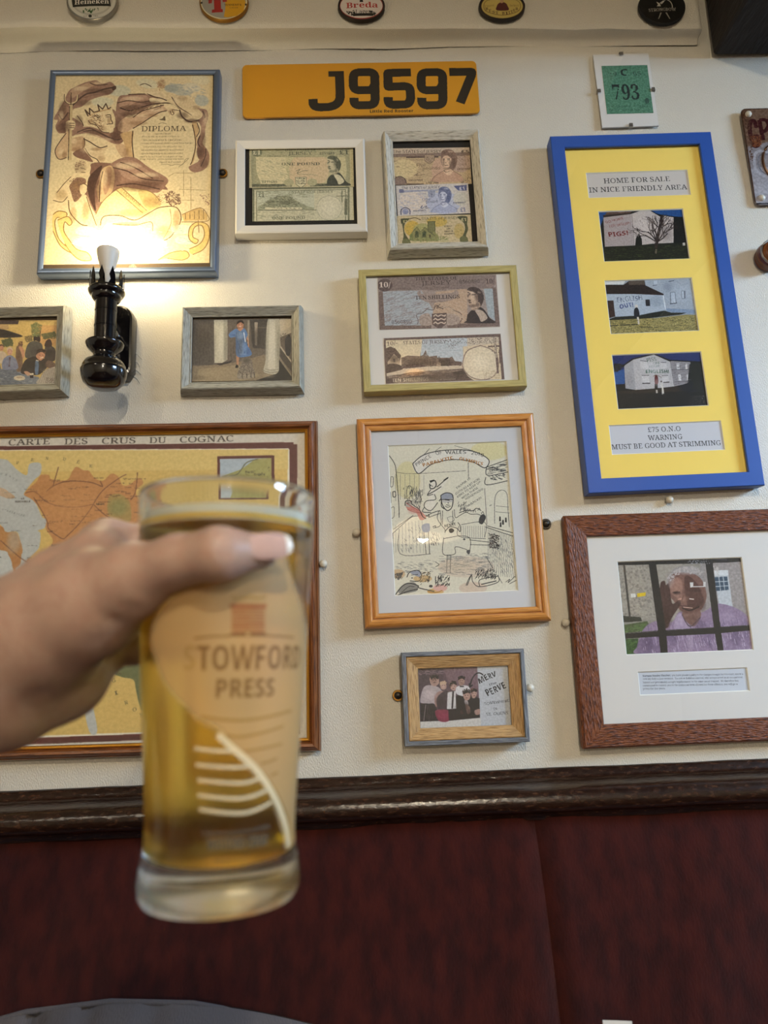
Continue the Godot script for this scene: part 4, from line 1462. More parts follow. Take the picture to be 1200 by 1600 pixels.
# prints: [width mm, height mm, texels per mm, paper colour, strokes]; P filled shape, L line, D dabs, H hatching, T lettering, B soften, G grain
const ART := {
	"diploma": [235.2, 311.4, 3.2, "dcc99e", [
		["P","d8cfae",1,[1548,193,1528,225,1478,244,1408,248,1331,235,1264,209,1218,173,1204,136,1224,105,1274,85,1345,81,1421,94,1489,121,1534,156]],
		["P","b9b6a2",1,[2058,309,2032,346,1969,368,1880,371,1783,355,1698,323,1640,281,1623,237,1648,201,1711,179,1800,175,1897,191,1983,224,2040,266]],
		["P","a3a59a",1,[1839,263,1826,287,1796,303,1753,308,1707,300,1667,282,1641,256,1633,229,1645,205,1676,189,1718,185,1764,192,1805,211,1831,236]],
		["P","d6ccb0",1,[2173,257,2156,289,2115,310,2058,316,1997,306,1943,282,1908,248,1898,211,1915,179,1956,158,2012,152,2074,162,2128,187,2163,221]],
		["P","b3b3a4",1,[2293,478,2278,516,2247,543,2204,554,2158,546,2118,522,2093,485,2087,444,2101,405,2133,378,2176,367,2222,375,2262,400,2287,436]],
		["P","ddd0ac",1,[2309,126,2291,158,2247,179,2185,184,2119,173,2060,148,2022,113,2010,76,2029,44,2073,24,2134,18,2201,29,2260,55,2298,89]],
		["P","c9c5aa",1,[1129,285,1114,327,1069,360,1003,378,929,378,862,359,815,325,797,283,811,242,856,209,922,190,996,191,1063,210,1111,243]],
		["P","d3ccac",1,[888,475,873,511,828,539,762,554,689,554,622,538,575,509,557,473,572,438,616,410,682,394,755,395,823,411,870,440]],
		["B",5],
		["P","9a7763",1,[217,281,331,199,470,131,611,104,708,159,826,132,901,215,880,284,811,352,694,379,532,446,419,554,304,594,262,702,348,770,458,865,416,958,304,1051,196,997,103,996,50,889,79,782,19,755,81,607,144,471]],
		["P","b8977a",1,[240,281,378,199,529,138,661,159,522,227,384,323,270,404]],
		["P","a9866c",1,[95,647,158,512,221,594,180,702,107,863]],
		["P","84614f",1,[126,782,226,675,250,917,208,997,114,983,63,903]],
		["P","4e3429",1,[853,215,906,202,908,257,862,277]],
		["L","4e3429",2.16,1,[277,540,366,432,480,337,597,310,736,256,865,229]],
		["L","4e3429",1.5,1,[85,674,149,769,224,648]],
		["L","4e3429",1.31,1,[518,145,615,187,780,174]],
		["L","84614f",1.15,1,[436,405,598,351,811,338]],
		["L","4e3429",1.07,1,[356,703,432,811,459,878]],
		["P","e0cba0",1,[283,1104,419,1025,606,1013,750,1108,964,1189,1082,1216,1182,1416,1056,1454,860,1492,758,1544,627,1477,481,1331,340,1304,266,1224]],
		["P","c3a27c",1,[283,1104,444,1052,483,1132,454,1265,341,1310,279,1237]],
		["P","c9aa84",1,[941,1202,1081,1203,1170,1402,1042,1401]],
		["P","d8c097",1,[509,1186,687,1253,825,1215,784,1347,718,1425,575,1345]],
		["L","4a3022",1.28,1,[469,1092,565,1146,709,1240,825,1215]],
		["L","4a3022",1.06,1,[500,1252,576,1372,683,1438,734,1531]],
		["L","4a3022",1.06,1,[480,1079,491,1186,454,1265,353,1317]],
		["P","cdae86",1,[207,984,240,944,250,1131,241,1395,138,1434,67,1288,133,1130]],
		["L","4a3022",1.06,1,[214,997,133,1130,67,1288,127,1427,241,1402]],
		["P","84614f",1,[330,1330,454,1252,527,1332,627,1477,486,1437,380,1396]],
		["L","c7b083",4.31,0,[258,513,287,1448]],
		["L","4a3022",0.86,0,[240,540,267,1448]],
		["L","dccb9c",1.53,1,[161,349,166,444,240,499,332,459,350,350]],
		["L","4a3022",1.08,0,[248,308,258,513]],
		["L","4a3022",0.87,1,[151,335,161,451,241,513,345,472,357,350]],
		["P","e0cba0",1,[198,823,267,783,332,810,337,891,310,944,239,931,214,997]],
		["L","4a3022",0.86,1,[251,830,328,836]],
		["L","4a3022",0.85,1,[254,870,330,876]],
		["L","4a3022",0.85,1,[255,904,332,910]],
		["P","9a7763",1,[326,1025,414,918,565,892,744,961,897,988,924,787,869,597,968,706,1049,989,1066,1110,987,1189,845,1148,701,1054,535,999]],
		["P","84614f",1,[862,1002,952,895,1051,1030,1044,1150,939,1162]],
		["L","4e3429",1.49,1,[371,985,554,919,747,1028,937,1109,1030,1096]],
		["L","4e3429",1.28,1,[463,972,627,960,818,1055]],
		["L","c3a184",1.0,1,[559,1013,726,1081,869,1155]],
		["P","e0cba0",1,[522,731,635,637,846,611,881,733,885,841,902,975,839,995,744,974,694,893,599,866,538,812]],
		["D","c0a078",108,2.53,[545,731,731,678,785,840,720,960,599,866]],
		["D","efe0ba",90,1.77,[544,704,754,665,884,962,744,961,597,839]],
		["L","4a3022",1.07,1,[774,705,826,692,850,706,859,773,885,841,832,847]],
		["L","4a3022",0.86,1,[781,732,816,726]],
		["L","4a3022",0.86,1,[798,854,891,841]],
		["L","4a3022",1.07,1,[525,785,562,839,646,866,733,974,839,995]],
		["L","4a3022",1.5,0,[521,717,469,609,544,690,533,582,600,650,682,624,653,522,728,597,771,502,810,597,850,563]],
		["L","b98f5c",1.14,1,[539,711,682,637,845,597]],
		["P","9a7763",1,[960,388,1096,356,1256,337,1359,337,1452,378,1650,458,1480,523,1334,614,1200,692,1109,704,965,808,924,625]],
		["P","b39077",1,[995,415,1165,376,1348,364,1385,430,1237,469,1081,573,979,573]],
		["L","4e3429",1.67,1,[979,573,1129,626,1287,574,1445,523,1651,497,1789,525,1883,617]],
		["L","4e3429",1.25,1,[941,494,1100,455,1284,482,1420,457]],
		["L","4e3429",1.26,1,[1096,349,1233,343,1365,337,1363,298]],
		["P","c6a684",1,[978,834,1043,756,1178,731,1312,640,1482,589,1629,537,1721,551,1792,617,1782,695,1725,695,1677,629,1564,655,1452,733,1319,836,1186,926,1075,990,971,951]],
		["L","4a3022",1.24,1,[1186,926,1319,836,1452,733,1575,655,1677,629]],
		["L","4a3022",1.25,1,[1179,744,1312,634,1493,576,1629,530]],
		["P","e0cba0",1,[1629,550,1721,537,1814,591,1861,630,1839,683,1770,656,1783,708,1748,715,1700,629]],
		["L","4a3022",0.84,1,[1723,629,1748,695,1782,682,1757,616,1861,630]],
		["P","d9c49c",1,[1274,204,1391,271,1472,272,1588,312,1672,418,1638,458,1487,391,1371,351,1265,271]],
		["P","d6c096",1,[1669,326,1784,339,1901,419,2016,420,2111,526,2206,685,2173,750,2047,762,1955,749,1907,657,1813,551,1685,471]],
		["D","b98a62",72,2.24,[1503,152,1616,72,1632,232,1553,285]],
		["D","cdb68e",108,2.23,[1785,366,2085,394,2112,579,1882,578]],
		["L","4a3022",1.06,1,[1262,191,1342,165,1436,218]],
		["L","4a3022",1.05,1,[1740,392,1836,551,1976,657,2046,710]],
		["L","4a3022",1.26,1,[1371,337,1487,391,1591,418,1673,458]],
		["P","dcc9a0",1,[1421,470,1442,404,1673,471,1513,497]],
		["P","9a7763",1,[1860,617,1933,762,2048,815,2173,763,2206,685,2112,579,2019,552,2158,592,2262,619,2293,738,2255,894,2247,1050,2215,1179,2285,1283,2322,1411,2279,1590,2112,1665,2020,1575,2153,1487,2174,1385,2137,1230,2145,1101,2200,972,2140,815,2003,827,1909,748]],
		["L","4e3429",1.88,1,[1866,617,1909,735,2025,815,2162,789]],
		["L","4e3429",1.47,1,[2205,632,2241,737,2209,868,2189,1024,2146,1153,2183,1269,2151,1384]],
		["L","4e3429",1.24,1,[2262,1270,2264,1385,2200,1564]],
		["P","84614f",1,[2137,1256,2251,1270,2242,1411,2163,1436]],
		["P","b48f76",1,[2197,842,2264,751,2256,920,2214,1102,2181,1179]],
		["P","c8a675",1,[2049,841,2117,815,2154,946,2134,1101,2125,1230,2096,1461,2052,1524,2103,1256,2087,1023]],
		["L","4a3022",1.04,1,[2061,867,2099,1049,2114,1230,2073,1461,2041,1537]],
		["L","4a3022",1.04,1,[2129,841,2166,972,2122,1075]],
		["P","c8a675",1,[1008,1016,1187,978,1192,1095,1176,1275,1215,1416,1134,1377,1058,1145]],
		["L","4a3022",1.24,1,[1187,965,1182,1146,1215,1416]],
		["T","DIPLOMA","serif",[1312,976,1972,973],8.76,"4e3d28",0.0],
		["P","6a5840",1,[1568,779,1613,760,1646,721,1659,793,1613,789]],
		["L","6a5840",0.49,1,[1558,851,1615,832,1678,852]],
		["T","Know all ye mariners","serif",[1524,1030,1745,1027],2.43,"6b583c",0.0],
		["T","that ROSS WATSON LEWIS is","serif",[1327,1076,1872,1076],2.43,"6b583c",0.0],
		["T","Son on board the R. Line of Sail","serif",[1346,1134,1907,1134],2.42,"6b583c",0.0],
		["T","crossing 1970 entered within my own Royal Domain","serif",[1314,1186,2073,1187],2.42,"6b583c",0.0],
		["T","and proved to be a true salty sailor, and","serif",[1355,1245,1910,1245],2.42,"6b583c",0.0],
		["T","has now been duly admitted to the brotherhood","serif",[1323,1299,1940,1300],2.41,"6b583c",0.0],
		["T","upon having undergone the ordeal prescribed","serif",[1325,1356,1935,1357],2.41,"6b583c",0.0],
		["T","and is henceforth a subject of the","serif",[1305,1410,1925,1411],2.4,"6b583c",0.0],
		["T","deep  Equator  given under our hand","serif",[1306,1448,1949,1449],2.4,"6b583c",0.0],
		["T","signed and sealed","serif",[1589,1501,1905,1500],2.4,"6b583c",0.0],
		["L","6b583c",0.48,1,[1613,1533,1703,1521,1771,1547,1838,1523,1928,1536,1971,1447,2016,1435,1928,1523,1873,1574]],
		["P","84614f",1,[516,2036,595,1765,605,1503,953,1506,1232,1508,1709,1905,1594,1930,1248,1927,949,1963,795,2129,733,2282,688,2295,668,2115,608,2050]],
		["P","9a7763",1,[814,1572,1018,1424,1229,1411,1446,1577,1715,1757,1692,1875,1564,1992,1300,1931,985,1913,911,2015,785,2101,703,2304,573,2012,665,1748]],
		["P","a98771",1,[969,1513,1178,1455,1448,1636,1663,1786,1348,1813,1083,1722]],
		["L","4e3429",1.43,1,[919,1572,1132,1634,1346,1754,1663,1801]],
		["L","4e3429",1.43,1,[1021,1484,1235,1575,1504,1755]],
		["L","4e3429",1.67,1,[984,1869,1244,1842,1615,1933]],
		["P","4e3429",1,[573,1747,709,1571,761,1571,673,1925,702,2275,586,2012]],
		["P","cfb184",1,[733,1808,763,1601,891,1542,950,1691,934,1927,860,2044,760,2130,699,1925]],
		["L","4a3022",1.17,1,[777,1631,747,1837,747,2130]],
		["P","b48f6e",1,[815,1601,893,1572,903,1809,833,2014,788,1867]],
		["P","e0cd94",1,[704,2333,811,2102,1037,1899,1247,1915,1458,1961,1621,2139,1523,2341,1163,2453,826,2450,752,2535]],
		["P","d0b878",1,[1301,1945,1512,1991,1634,2139,1573,2284,1415,2224]],
		["L","8a6d45",0.93,1,[704,2333,811,2102,1037,1905,1247,1915,1485,1976,1634,2139]],
		["P","d8bf80",0,[987,1942,1064,1905,1429,2268,1379,2317]],
		["L","8a6d45",0.94,0,[987,1942,1379,2317]],
		["L","8a6d45",0.95,0,[1064,1905,1437,2277]],
		["T","EQUATOR","serif",[1080,1981,1331,2217],4.44,"7a6038",0.0],
		["P","e0cba0",1,[1366,2340,1520,2254,1727,2198,1912,2287,1917,2490,1792,2690,1665,2760,1531,2601,1501,2486,1268,2483,1009,2481,803,2507,773,2420,847,2334,1055,2351]],
		["L","5e452c",1.15,1,[777,2507,822,2363,1055,2351,1266,2426,1470,2312,1623,2226,1858,2229,1929,2433,1792,2690,1652,2769]],
		["L","5e452c",0.93,1,[957,2480,1269,2506,1500,2457,1531,2601]],
		["L","9a7f58",0.94,1,[1768,2257,1787,2489,1690,2718]],
		["D","7b5c4c",126,2.5,[1670,2022,1772,1950,1905,2024,1922,2171,1806,2213,1699,2139]],
		["D","a58464",72,2.22,[1566,2050,1668,1963,1698,2110,1622,2197,1530,2167]],
		["P","e0cba0",1,[315,2068,546,2011,621,2216,698,2477,570,2505,466,2475,326,2271]],
		["L","5e452c",1.16,1,[304,2097,341,2300,492,2475,596,2505]],
		["L","5e452c",0.94,1,[561,2041,637,2274,725,2506]],
		["P","8e6d55",1,[288,1804,376,1731,521,1747,538,1835,463,1894,494,2011,396,2127,337,1980]],
		["P","e0cba0",1,[461,1864,551,1836,568,1924,520,2011,467,1981]],
		["L","5e452c",0.95,1,[485,1820,560,1865,564,1938]],
		["P","e0cba0",1,[419,1539,547,1480,599,1570,570,1688,480,1717,438,1657]],
		["D","8e6d55",54,2.52,[352,1508,440,1449,573,1465,446,1569,385,1657]],
		["P","e0cba0",1,[129,1978,297,1715,426,1687,305,1863,288,2038,163,2125,82,2065]],
		["L","5e452c",0.94,1,[129,1978,225,1833,323,1716]],
		["L","5e452c",0.94,1,[83,2095,215,2125,288,2038]],
		["P","bccbb8",1,[729,2592,715,2625,674,2650,612,2664,544,2663,481,2648,437,2622,420,2589,434,2557,475,2531,537,2518,605,2518,668,2533,712,2560]],
		["P","bccbb8",1,[964,2652,950,2684,908,2710,847,2724,778,2723,715,2708,671,2681,655,2649,668,2617,710,2591,772,2578,840,2578,903,2593,947,2620]],
		["P","bccbb8",1,[1324,2599,1309,2631,1267,2657,1206,2670,1137,2670,1074,2655,1030,2628,1013,2596,1027,2563,1069,2538,1131,2524,1200,2525,1263,2540,1307,2566]],
		["P","bccbb8",1,[1483,2715,1468,2748,1426,2773,1365,2786,1296,2786,1233,2771,1189,2744,1173,2712,1187,2680,1229,2654,1291,2641,1360,2641,1422,2657,1466,2683]],
		["P","bccbb8",1,[1744,2804,1729,2836,1687,2861,1625,2875,1557,2874,1494,2859,1450,2833,1434,2801,1448,2769,1490,2743,1552,2730,1621,2730,1684,2745,1728,2772]],
		["P","bccbb8",1,[2101,2579,2086,2611,2044,2637,1982,2650,1912,2650,1849,2634,1806,2608,1789,2575,1804,2543,1846,2517,1909,2504,1978,2504,2041,2519,2085,2546]],
		["P","bccbb8",1,[2157,2752,2142,2784,2099,2809,2037,2823,1968,2822,1906,2807,1862,2781,1846,2748,1860,2716,1903,2691,1965,2677,2034,2678,2097,2693,2141,2719]],
		["P","bccbb8",1,[711,2764,698,2796,656,2821,595,2835,526,2834,464,2819,420,2793,403,2760,417,2728,458,2703,519,2689,588,2690,651,2705,695,2731]],
		["H","8fa6a4",0.41,60,7.08,1.36,[315,2559,2048,2521,2057,2922,407,2846]],
		["P","d9bd76",1,[96,2327,171,2270,289,2300,268,2386,163,2371,130,2471,195,2701,331,2845,422,2874,386,2930,227,2815,111,2586]],
		["L","8a6d3c",1.15,1,[96,2327,171,2270,289,2300,268,2386,163,2371,130,2471,195,2701,331,2845,422,2874,386,2930,227,2815,111,2586]],
		["P","d9bd76",1,[166,2414,305,2358,374,2445,338,2502,271,2444,265,2587,350,2731,460,2875,617,2933,673,3047,520,3045,386,2930,289,2787]],
		["L","8a6d3c",1.15,1,[166,2414,305,2358,374,2445,338,2502,271,2444,265,2587,350,2731,460,2875,617,2933,673,3047,520,3045,386,2930,289,2787]],
		["P","d9bd76",1,[2056,2893,2210,2809,2272,2667,2230,2522,2126,2550,2104,2694,2183,2752,2145,2809,2052,2722,2061,2549,2177,2464,2321,2523,2338,2725,2263,2896,2110,2979]],
		["L","8a6d3c",1.14,1,[2056,2893,2210,2809,2272,2667,2230,2522,2126,2550,2104,2694,2183,2752,2145,2809,2052,2722,2061,2549,2177,2464,2321,2523,2338,2725,2263,2896,2110,2979]],
		["P","d9bd76",1,[1622,3058,1799,2947,2005,2921,2059,3007,1957,3062,1750,3032]],
		["L","8a6d3c",1.13,1,[1622,3058,1799,2947,2005,2921,2059,3007,1957,3062,1750,3032]],
		["L","a08a60",0.7,0,[1727,1728,1818,1669,2121,1672]],
		["L","a08a60",0.7,0,[1948,1626,1959,2054]],
		["L","a08a60",0.7,0,[2056,1731,2069,2289]],
		["L","a08a60",0.69,0,[1777,2111,2117,2114]],
		["L","a08a60",0.7,0,[1890,1936,2272,1954]],
		["D","9a7763",36,2.78,[2181,2027,2325,1999,2342,2204,2276,2174]],
		["P","c5a66c",0,[1940,2346,2198,2232,2305,2349,2307,2437,1968,2447]],
		["L","8a6d45",0.94,1,[1940,2346,2198,2238,2305,2349,2307,2451,1942,2462]],
		["L","8a6d45",0.94,1,[2176,2435,2193,2637]],
		["S","4a3024",0.5,139,593,76,177],
		["S","4a3024",0.6,190,890,113,113],
		["S","4a3024",0.45,595,282,204,51],
		["S","4a3024",0.5,785,297,115,51],
		["S","4a3024",0.4,440,486,152,64],
		["S","4a3024",0.5,935,1055,113,113],
		["S","4a3024",0.4,628,987,151,63],
		["S","4a3024",0.45,974,868,76,176],
		["S","4a3024",0.4,384,784,76,113],
		["S","ecdcb4",0.55,380,240,153,51],
		["S","ecdcb4",0.5,660,145,103,38],
		["S","ecdcb4",0.5,122,701,50,101],
		["S","ecdcb4",0.45,773,1108,150,38],
		["S","ecdcb4",0.5,548,1266,149,87],
		["S","ecdcb4",0.4,853,1321,137,75],
		["S","ecdcb4",0.5,638,704,88,76],
		["S","ecdcb4",0.5,331,1131,62,62],
		["S","ecdcb4",0.5,154,1302,50,75],
		["S","8a6444",0.5,474,1185,37,112],
		["S","8a6444",0.45,664,1266,112,37],
		["S","8a6444",0.4,741,1426,74,62],
		["S","8a6444",0.45,385,1264,87,50],
		["S","8a6444",0.5,204,1355,50,74],
		["S","8a6444",0.4,1097,1323,62,112],
		["S","8a6444",0.45,549,812,50,63],
		["S","8a6444",0.4,742,920,75,50],
		["S","8a6444",0.4,830,787,38,76],
		["H","6b4c36",0.63,40,3.79,2.53,[545,717,684,678,743,947,622,866]],
		["L","4a3022",0.76,1,[615,704,663,732,709,718]],
		["L","4a3022",0.88,1,[804,732,839,726]],
		["S","4a3024",0.5,1173,574,246,61],
		["S","4a3024",0.5,1109,691,147,61],
		["S","4a3024",0.45,1444,496,173,49],
		["S","4a3024",0.5,1908,709,110,74],
		["S","4a3024",0.55,2048,802,147,49],
		["S","4a3024",0.45,2214,1128,61,194],
		["S","4a3024",0.5,2184,1333,73,109],
		["S","4a3024",0.4,2244,1513,84,96],
		["S","ead9b2",0.5,1167,416,185,49],
		["S","ead9b2",0.45,2253,764,49,147],
		["S","ead9b2",0.5,1314,706,147,37],
		["S","ead9b2",0.45,1517,615,147,37],
		["S","ead9b2",0.5,2068,684,111,49],
		["S","ead9b2",0.4,1833,459,111,62],
		["S","ead9b2",0.4,1439,324,149,37],
		["S","8a6444",0.45,1250,836,183,49],
		["S","8a6444",0.4,1451,706,135,37],
		["S","8a6444",0.4,1746,630,61,49],
		["S","8a6444",0.4,2112,579,74,49],
		["S","8a6444",0.4,1584,166,75,112],
		["S","8a6444",0.35,1901,419,99,62],
		["H","7a5c44",0.61,60,4.92,-2.46,[1011,520,1628,497,1630,576,1042,730]],
		["H","9fa4a0",0.62,50,6.22,1.24,[1710,153,2243,209,2271,501,1783,286]],
		["S","4a3024",0.5,1298,1872,362,111],
		["S","4a3024",0.45,926,1750,139,223],
		["S","4a3024",0.5,673,1925,111,305],
		["S","4a3024",0.4,1506,1815,223,140],
		["S","4a3024",0.25,446,1569,112,112],
		["S","efe0b6",0.5,1128,1544,253,73],
		["S","efe0b6",0.45,1397,1695,252,56],
		["S","efe0b6",0.4,996,2162,221,166],
		["S","efe0b6",0.5,1680,2401,165,137],
		["S","efe0b6",0.5,454,2244,110,165],
		["S","efe0b6",0.4,795,1749,72,195],
		["S","8a6a40",0.4,1490,2137,166,111],
		["S","8a6a40",0.35,1261,2310,330,83],
		["S","8a6a40",0.45,1863,2432,71,220],
		["S","8a6a40",0.4,1686,2603,137,109],
		["S","8a6a40",0.4,559,2274,71,192],
		["S","8a6a40",0.4,381,2330,71,164],
		["S","8a6a40",0.4,409,1864,111,111],
		["S","8a6a40",0.4,195,2008,111,111],
		["S","8a6a40",0.4,1164,2482,246,38],
		["D","6b4c3c",108,2.78,[1683,2022,1773,1958,1905,2024,1922,2171,1805,2205,1699,2139]],
		["D","6b4c3c",108,2.22,[301,1789,376,1740,513,1753,525,1829,452,1888,470,2040,396,2112,342,1980]],
		["H","7c9698",0.44,90,6.53,1.09,[316,2574,2048,2535,2057,2922,408,2860]],
		["H","e6ead8",0.44,60,6.53,1.09,[316,2574,2048,2535,2057,2922,408,2860]],
		["L","6b5030",0.69,0,[1991,2332,1993,2419]],
		["L","6b5030",0.69,0,[2056,2314,2059,2419]],
		["L","6b5030",0.69,0,[2121,2297,2124,2420]],
		["L","6b5030",0.69,0,[2186,2279,2189,2421]],
		["L","6b5030",0.69,0,[2251,2262,2254,2421]],
		["L","6b5030",0.71,1,[1464,1338,1464,1339]],
		["L","5e452c",0.84,1,[446,1569,526,1599]],
		["L","5e452c",0.84,1,[463,1643,529,1652]],
		["L","5e452c",0.83,1,[1594,2109,1632,2095]],
		["G",0.03]
	]],
	"plate": [360.9, 91.9, 2.6, "c78a1c", [
		["P","241d14",0,[1317,140,1533,139,1534,235,1314,236]],
		["L","241d14",11.61,0,[1484,138,1483,604,1456,681,1396,735,1308,761,1172,764,1104,751,1071,712,1069,617]],
		["L","241d14",11.57,0,[2014,392,1992,448,1942,480,1756,482,1708,453,1690,407,1696,239,1718,188,1768,167,1955,165,2003,189,2026,234,2013,660,1991,716,1941,742,1756,744,1708,720,1690,675,1693,609]],
		["L","241d14",11.66,0,[2585,184,2229,188,2223,430,2484,424,2542,448,2559,505,2556,650,2528,716,2478,743,2273,744,2225,721,2212,676,2215,609]],
		["L","241d14",11.62,0,[3056,414,3033,470,2982,503,2794,504,2747,475,2730,430,2739,261,2761,210,2812,189,3000,187,3048,211,3070,256,3050,683,3027,739,2976,765,2790,767,2742,743,2725,699,2729,632]],
		["L","241d14",11.69,0,[3178,191,3525,192,3522,243,3312,734]],
		["T","Little Red Rooster","sansb",[1926,875,2588,877],4.78,"241d14",0.0]
	]],
	"pound_front": [153.5, 66.8, 4.0, "cdc39f", [
		["P","c9c096",0,[-1,10,1531,25,1517,663,2,645]],
		["P","d8cca4",1,[89,179,507,167,536,352,550,602,149,597]],
		["P","d3bd98",1,[657,185,1136,190,1100,592,624,586]],
		["B",4],
		["P","b3ad88",0,[29,1,1486,16,1482,177,29,162]],
		["H","8a8a6c",0.32,170,4.78,0.0,[29,1,1486,16,1482,168,29,153]],
		["P","a7a381",1,[29,145,89,146,104,397,164,614,46,613]],
		["P","a7a381",1,[1422,159,1482,160,1473,629,1398,629,1432,412]],
		["P","6d6f58",0,[38,604,624,611,624,653,39,656]],
		["P","6d6f58",0,[892,609,1480,610,1480,649,891,656]],
		["H","3e4234",0.47,60,1.57,1.26,[38,604,624,611,624,656,39,656]],
		["H","3e4234",0.47,60,1.57,1.26,[892,609,1473,609,1472,649,891,653]],
		["P","7c7e64",1,[189,88,181,117,160,140,128,153,94,152,63,139,41,115,33,86,41,57,62,33,94,21,128,21,159,34,181,58]],
		["T","£1","serifb",[51,120,163,121],7.63,"e2dcbc",0.0],
		["T","£1","serifb",[1333,133,1468,131],7.67,"4e5242",0.0],
		["T","THE STATES OF","serifb",[515,62,988,60],3.83,"5f6450",0.0],
		["T","JERSEY","serif",[578,130,927,127],5.1,"45483a",0.0],
		["T","E211685","sansb",[1040,130,1258,127],3.83,"5f6450",0.0],
		["T","E211685","sansb",[189,591,409,591],3.77,"5f6450",0.0],
		["T","SPECIMEN","sans",[261,164,462,159],2.22,"5f6450",0.0],
		["T","ONE POUND","serifb",[474,304,1037,304],4.44,"3f4234",0.0],
		["T","INTERCHANGEABLE NOTES","serif",[609,168,904,166],1.43,"5f6450",0.0],
		["T","TREASURER OF THE STATES","serif",[700,457,998,477],1.42,"5f6450",0.0],
		["L","5f6450",0.63,1,[678,404,745,371,700,437,790,396,864,397]],
		["P","d8d0ac",0,[677,504,836,502,835,605,757,679,681,612]],
		["D","2f3329",39,1.42,[692,514,821,515,821,539,692,537]],
		["D","2f3329",39,1.42,[691,552,821,554,821,577,691,575]],
		["D","2f3329",39,1.42,[691,590,821,592,820,615,691,614]],
		["L","5f6450",0.63,0,[677,504,836,502,835,605,757,679,681,612,677,504]],
		["P","b3ad88",1,[654,587,647,613,626,633,596,644,563,644,533,632,513,611,505,585,513,559,534,539,564,527,597,528,626,540,647,561]],
		["P","b3ad88",1,[996,587,989,613,968,634,938,645,905,645,875,633,854,612,847,586,855,560,876,539,906,528,939,528,969,540,989,561]],
		["P","646651",1,[1159,173,1235,149,1309,192,1352,277,1336,377,1290,427,1216,359,1173,275]],
		["P","40443a",1,[1137,609,1154,526,1214,460,1305,427,1364,478,1421,579,1480,646,1122,642]],
		["P","c8be9c",1,[1156,190,1219,183,1263,225,1292,293,1276,360,1245,410,1200,434,1178,409,1156,359,1160,317,1139,300,1149,258]],
		["P","c8be9c",1,[1216,393,1291,360,1305,427,1244,468,1199,460]],
		["P","646651",1,[1147,187,1204,157,1294,175,1323,260,1306,343,1283,310,1275,259,1233,225,1189,208]],
		["L","464a3c",1.03,1,[1158,261,1188,255]],
		["L","464a3c",1.03,1,[1206,258,1251,255]],
		["L","464a3c",1.03,1,[1169,332,1193,335]],
		["L","464a3c",1.03,1,[1171,369,1201,366]],
		["L","464a3c",1.04,1,[1155,224,1188,241]],
		["L","464a3c",1.03,1,[1283,310,1294,343]],
		["P","d5ccab",1,[1244,477,1289,461,1348,495,1392,579,1316,628,1287,561]],
		["L","464a3c",0.47,1,[1214,463,1275,444,1305,427]],
		["H","3e4234",0.32,50,1.28,1.59,[1197,174,1346,226,1358,361,1298,394,1255,259]],
		["S","4a4e40",0.5,1270,276,41,95],
		["S","4a4e40",0.5,1215,410,63,32],
		["S","4a4e40",0.5,1171,342,25,32],
		["S","4a4e40",0.5,1158,275,16,22],
		["S","4a4e40",0.5,1275,393,32,48],
		["S","e2dabc",0.45,1210,292,32,35],
		["S","e2dabc",0.45,1203,225,41,19],
		["S","e2dabc",0.45,1293,226,32,32],
		["H","4a4e40",0.48,60,1.6,2.23,[1189,157,1309,167,1345,277,1328,377,1285,259]],
		["H","4a4e40",0.47,40,1.9,1.58,[1139,526,1229,468,1241,635,1122,639]],
		["H","9a9a78",0.32,160,6.35,2.22,[59,179,627,185,624,586,135,589]],
		["G",0.04]
	]],
	"pound_back": [147.5, 53.5, 4.0, "c9c2a0", [
		["P","cac5a8",0,[-8,-14,1477,8,1463,550,-7,526]],
		["P","c3c5ae",0,[59,36,903,49,899,345,59,332]],
		["B",3],
		["L","77795f",2.16,0,[15,543,15,11,1410,7,1397,541]],
		["L","77795f",0.93,0,[62,544,59,45,1364,39,1353,540]],
		["T","£1","serifb",[88,144,170,145],8.74,"4e5242",0.0],
		["T","STATES OF JERSEY","serif",[574,87,1182,86],3.76,"4e5242",0.0],
		["P","a3a488",0,[74,299,184,236,251,171,339,172,354,115,458,133,517,109,576,160,693,244,781,294,899,329,898,365,74,357]],
		["H","63654f",0.39,90,2.8,0.62,[103,300,251,179,576,160,781,294,751,359,103,349]],
		["D","82836a",108,1.56,[340,123,576,127,634,243,368,255]],
		["P","d5ceae",0,[184,309,722,318,721,355,184,347]],
		["L","5b5d49",0.78,0,[74,358,928,365]],
		["H","8b8c74",0.39,80,7.75,0.31,[74,373,928,378,925,525,103,520]],
		["P","d2ccb2",1,[1306,335,1285,422,1233,490,1158,527,1076,526,1003,486,953,416,936,329,956,243,1008,174,1083,136,1166,137,1239,177,1289,248]],
		["L","a3a28a",0.63,1,[1124,132,1254,193,1306,335,1248,478,1117,532,988,474,936,329,993,189,1124,132]],
		["T","ONE POUND","serifb",[286,507,764,506],4.33,"6d6f58",0.0],
		["L","6d6f58",1.26,0,[1312,55,1307,253]],
		["L","6d6f58",0.94,0,[1228,145,1407,143]],
		["L","6d6f58",3.45,0,[1368,188,1358,451]],
		["D","6d6f58",45,1.41,[1245,54,1394,56,1390,221,1257,186]],
		["H","5f614c",0.47,160,3.73,0.93,[118,317,251,179,354,123,576,135,781,294,751,356]],
		["S","4e503e",0.45,486,240,140,47],
		["S","4e503e",0.4,265,221,93,37],
		["H","9a9a80",0.47,110,7.82,0.31,[74,53,903,49,931,181,606,144,354,107,88,267]],
		["S","e6e0c8",0.4,1121,332,140,140],
		["G",0.04]
	]],
	"five_note": [117.0, 60.9, 4.0, "c9b391", [
		["P","c3ab86",0,[7,-15,1207,2,1171,629,-16,610]],
		["P","d6c396",1,[382,348,359,415,300,469,218,497,127,496,47,465,-7,409,-25,341,-2,274,56,220,139,191,230,192,311,224,365,279]],
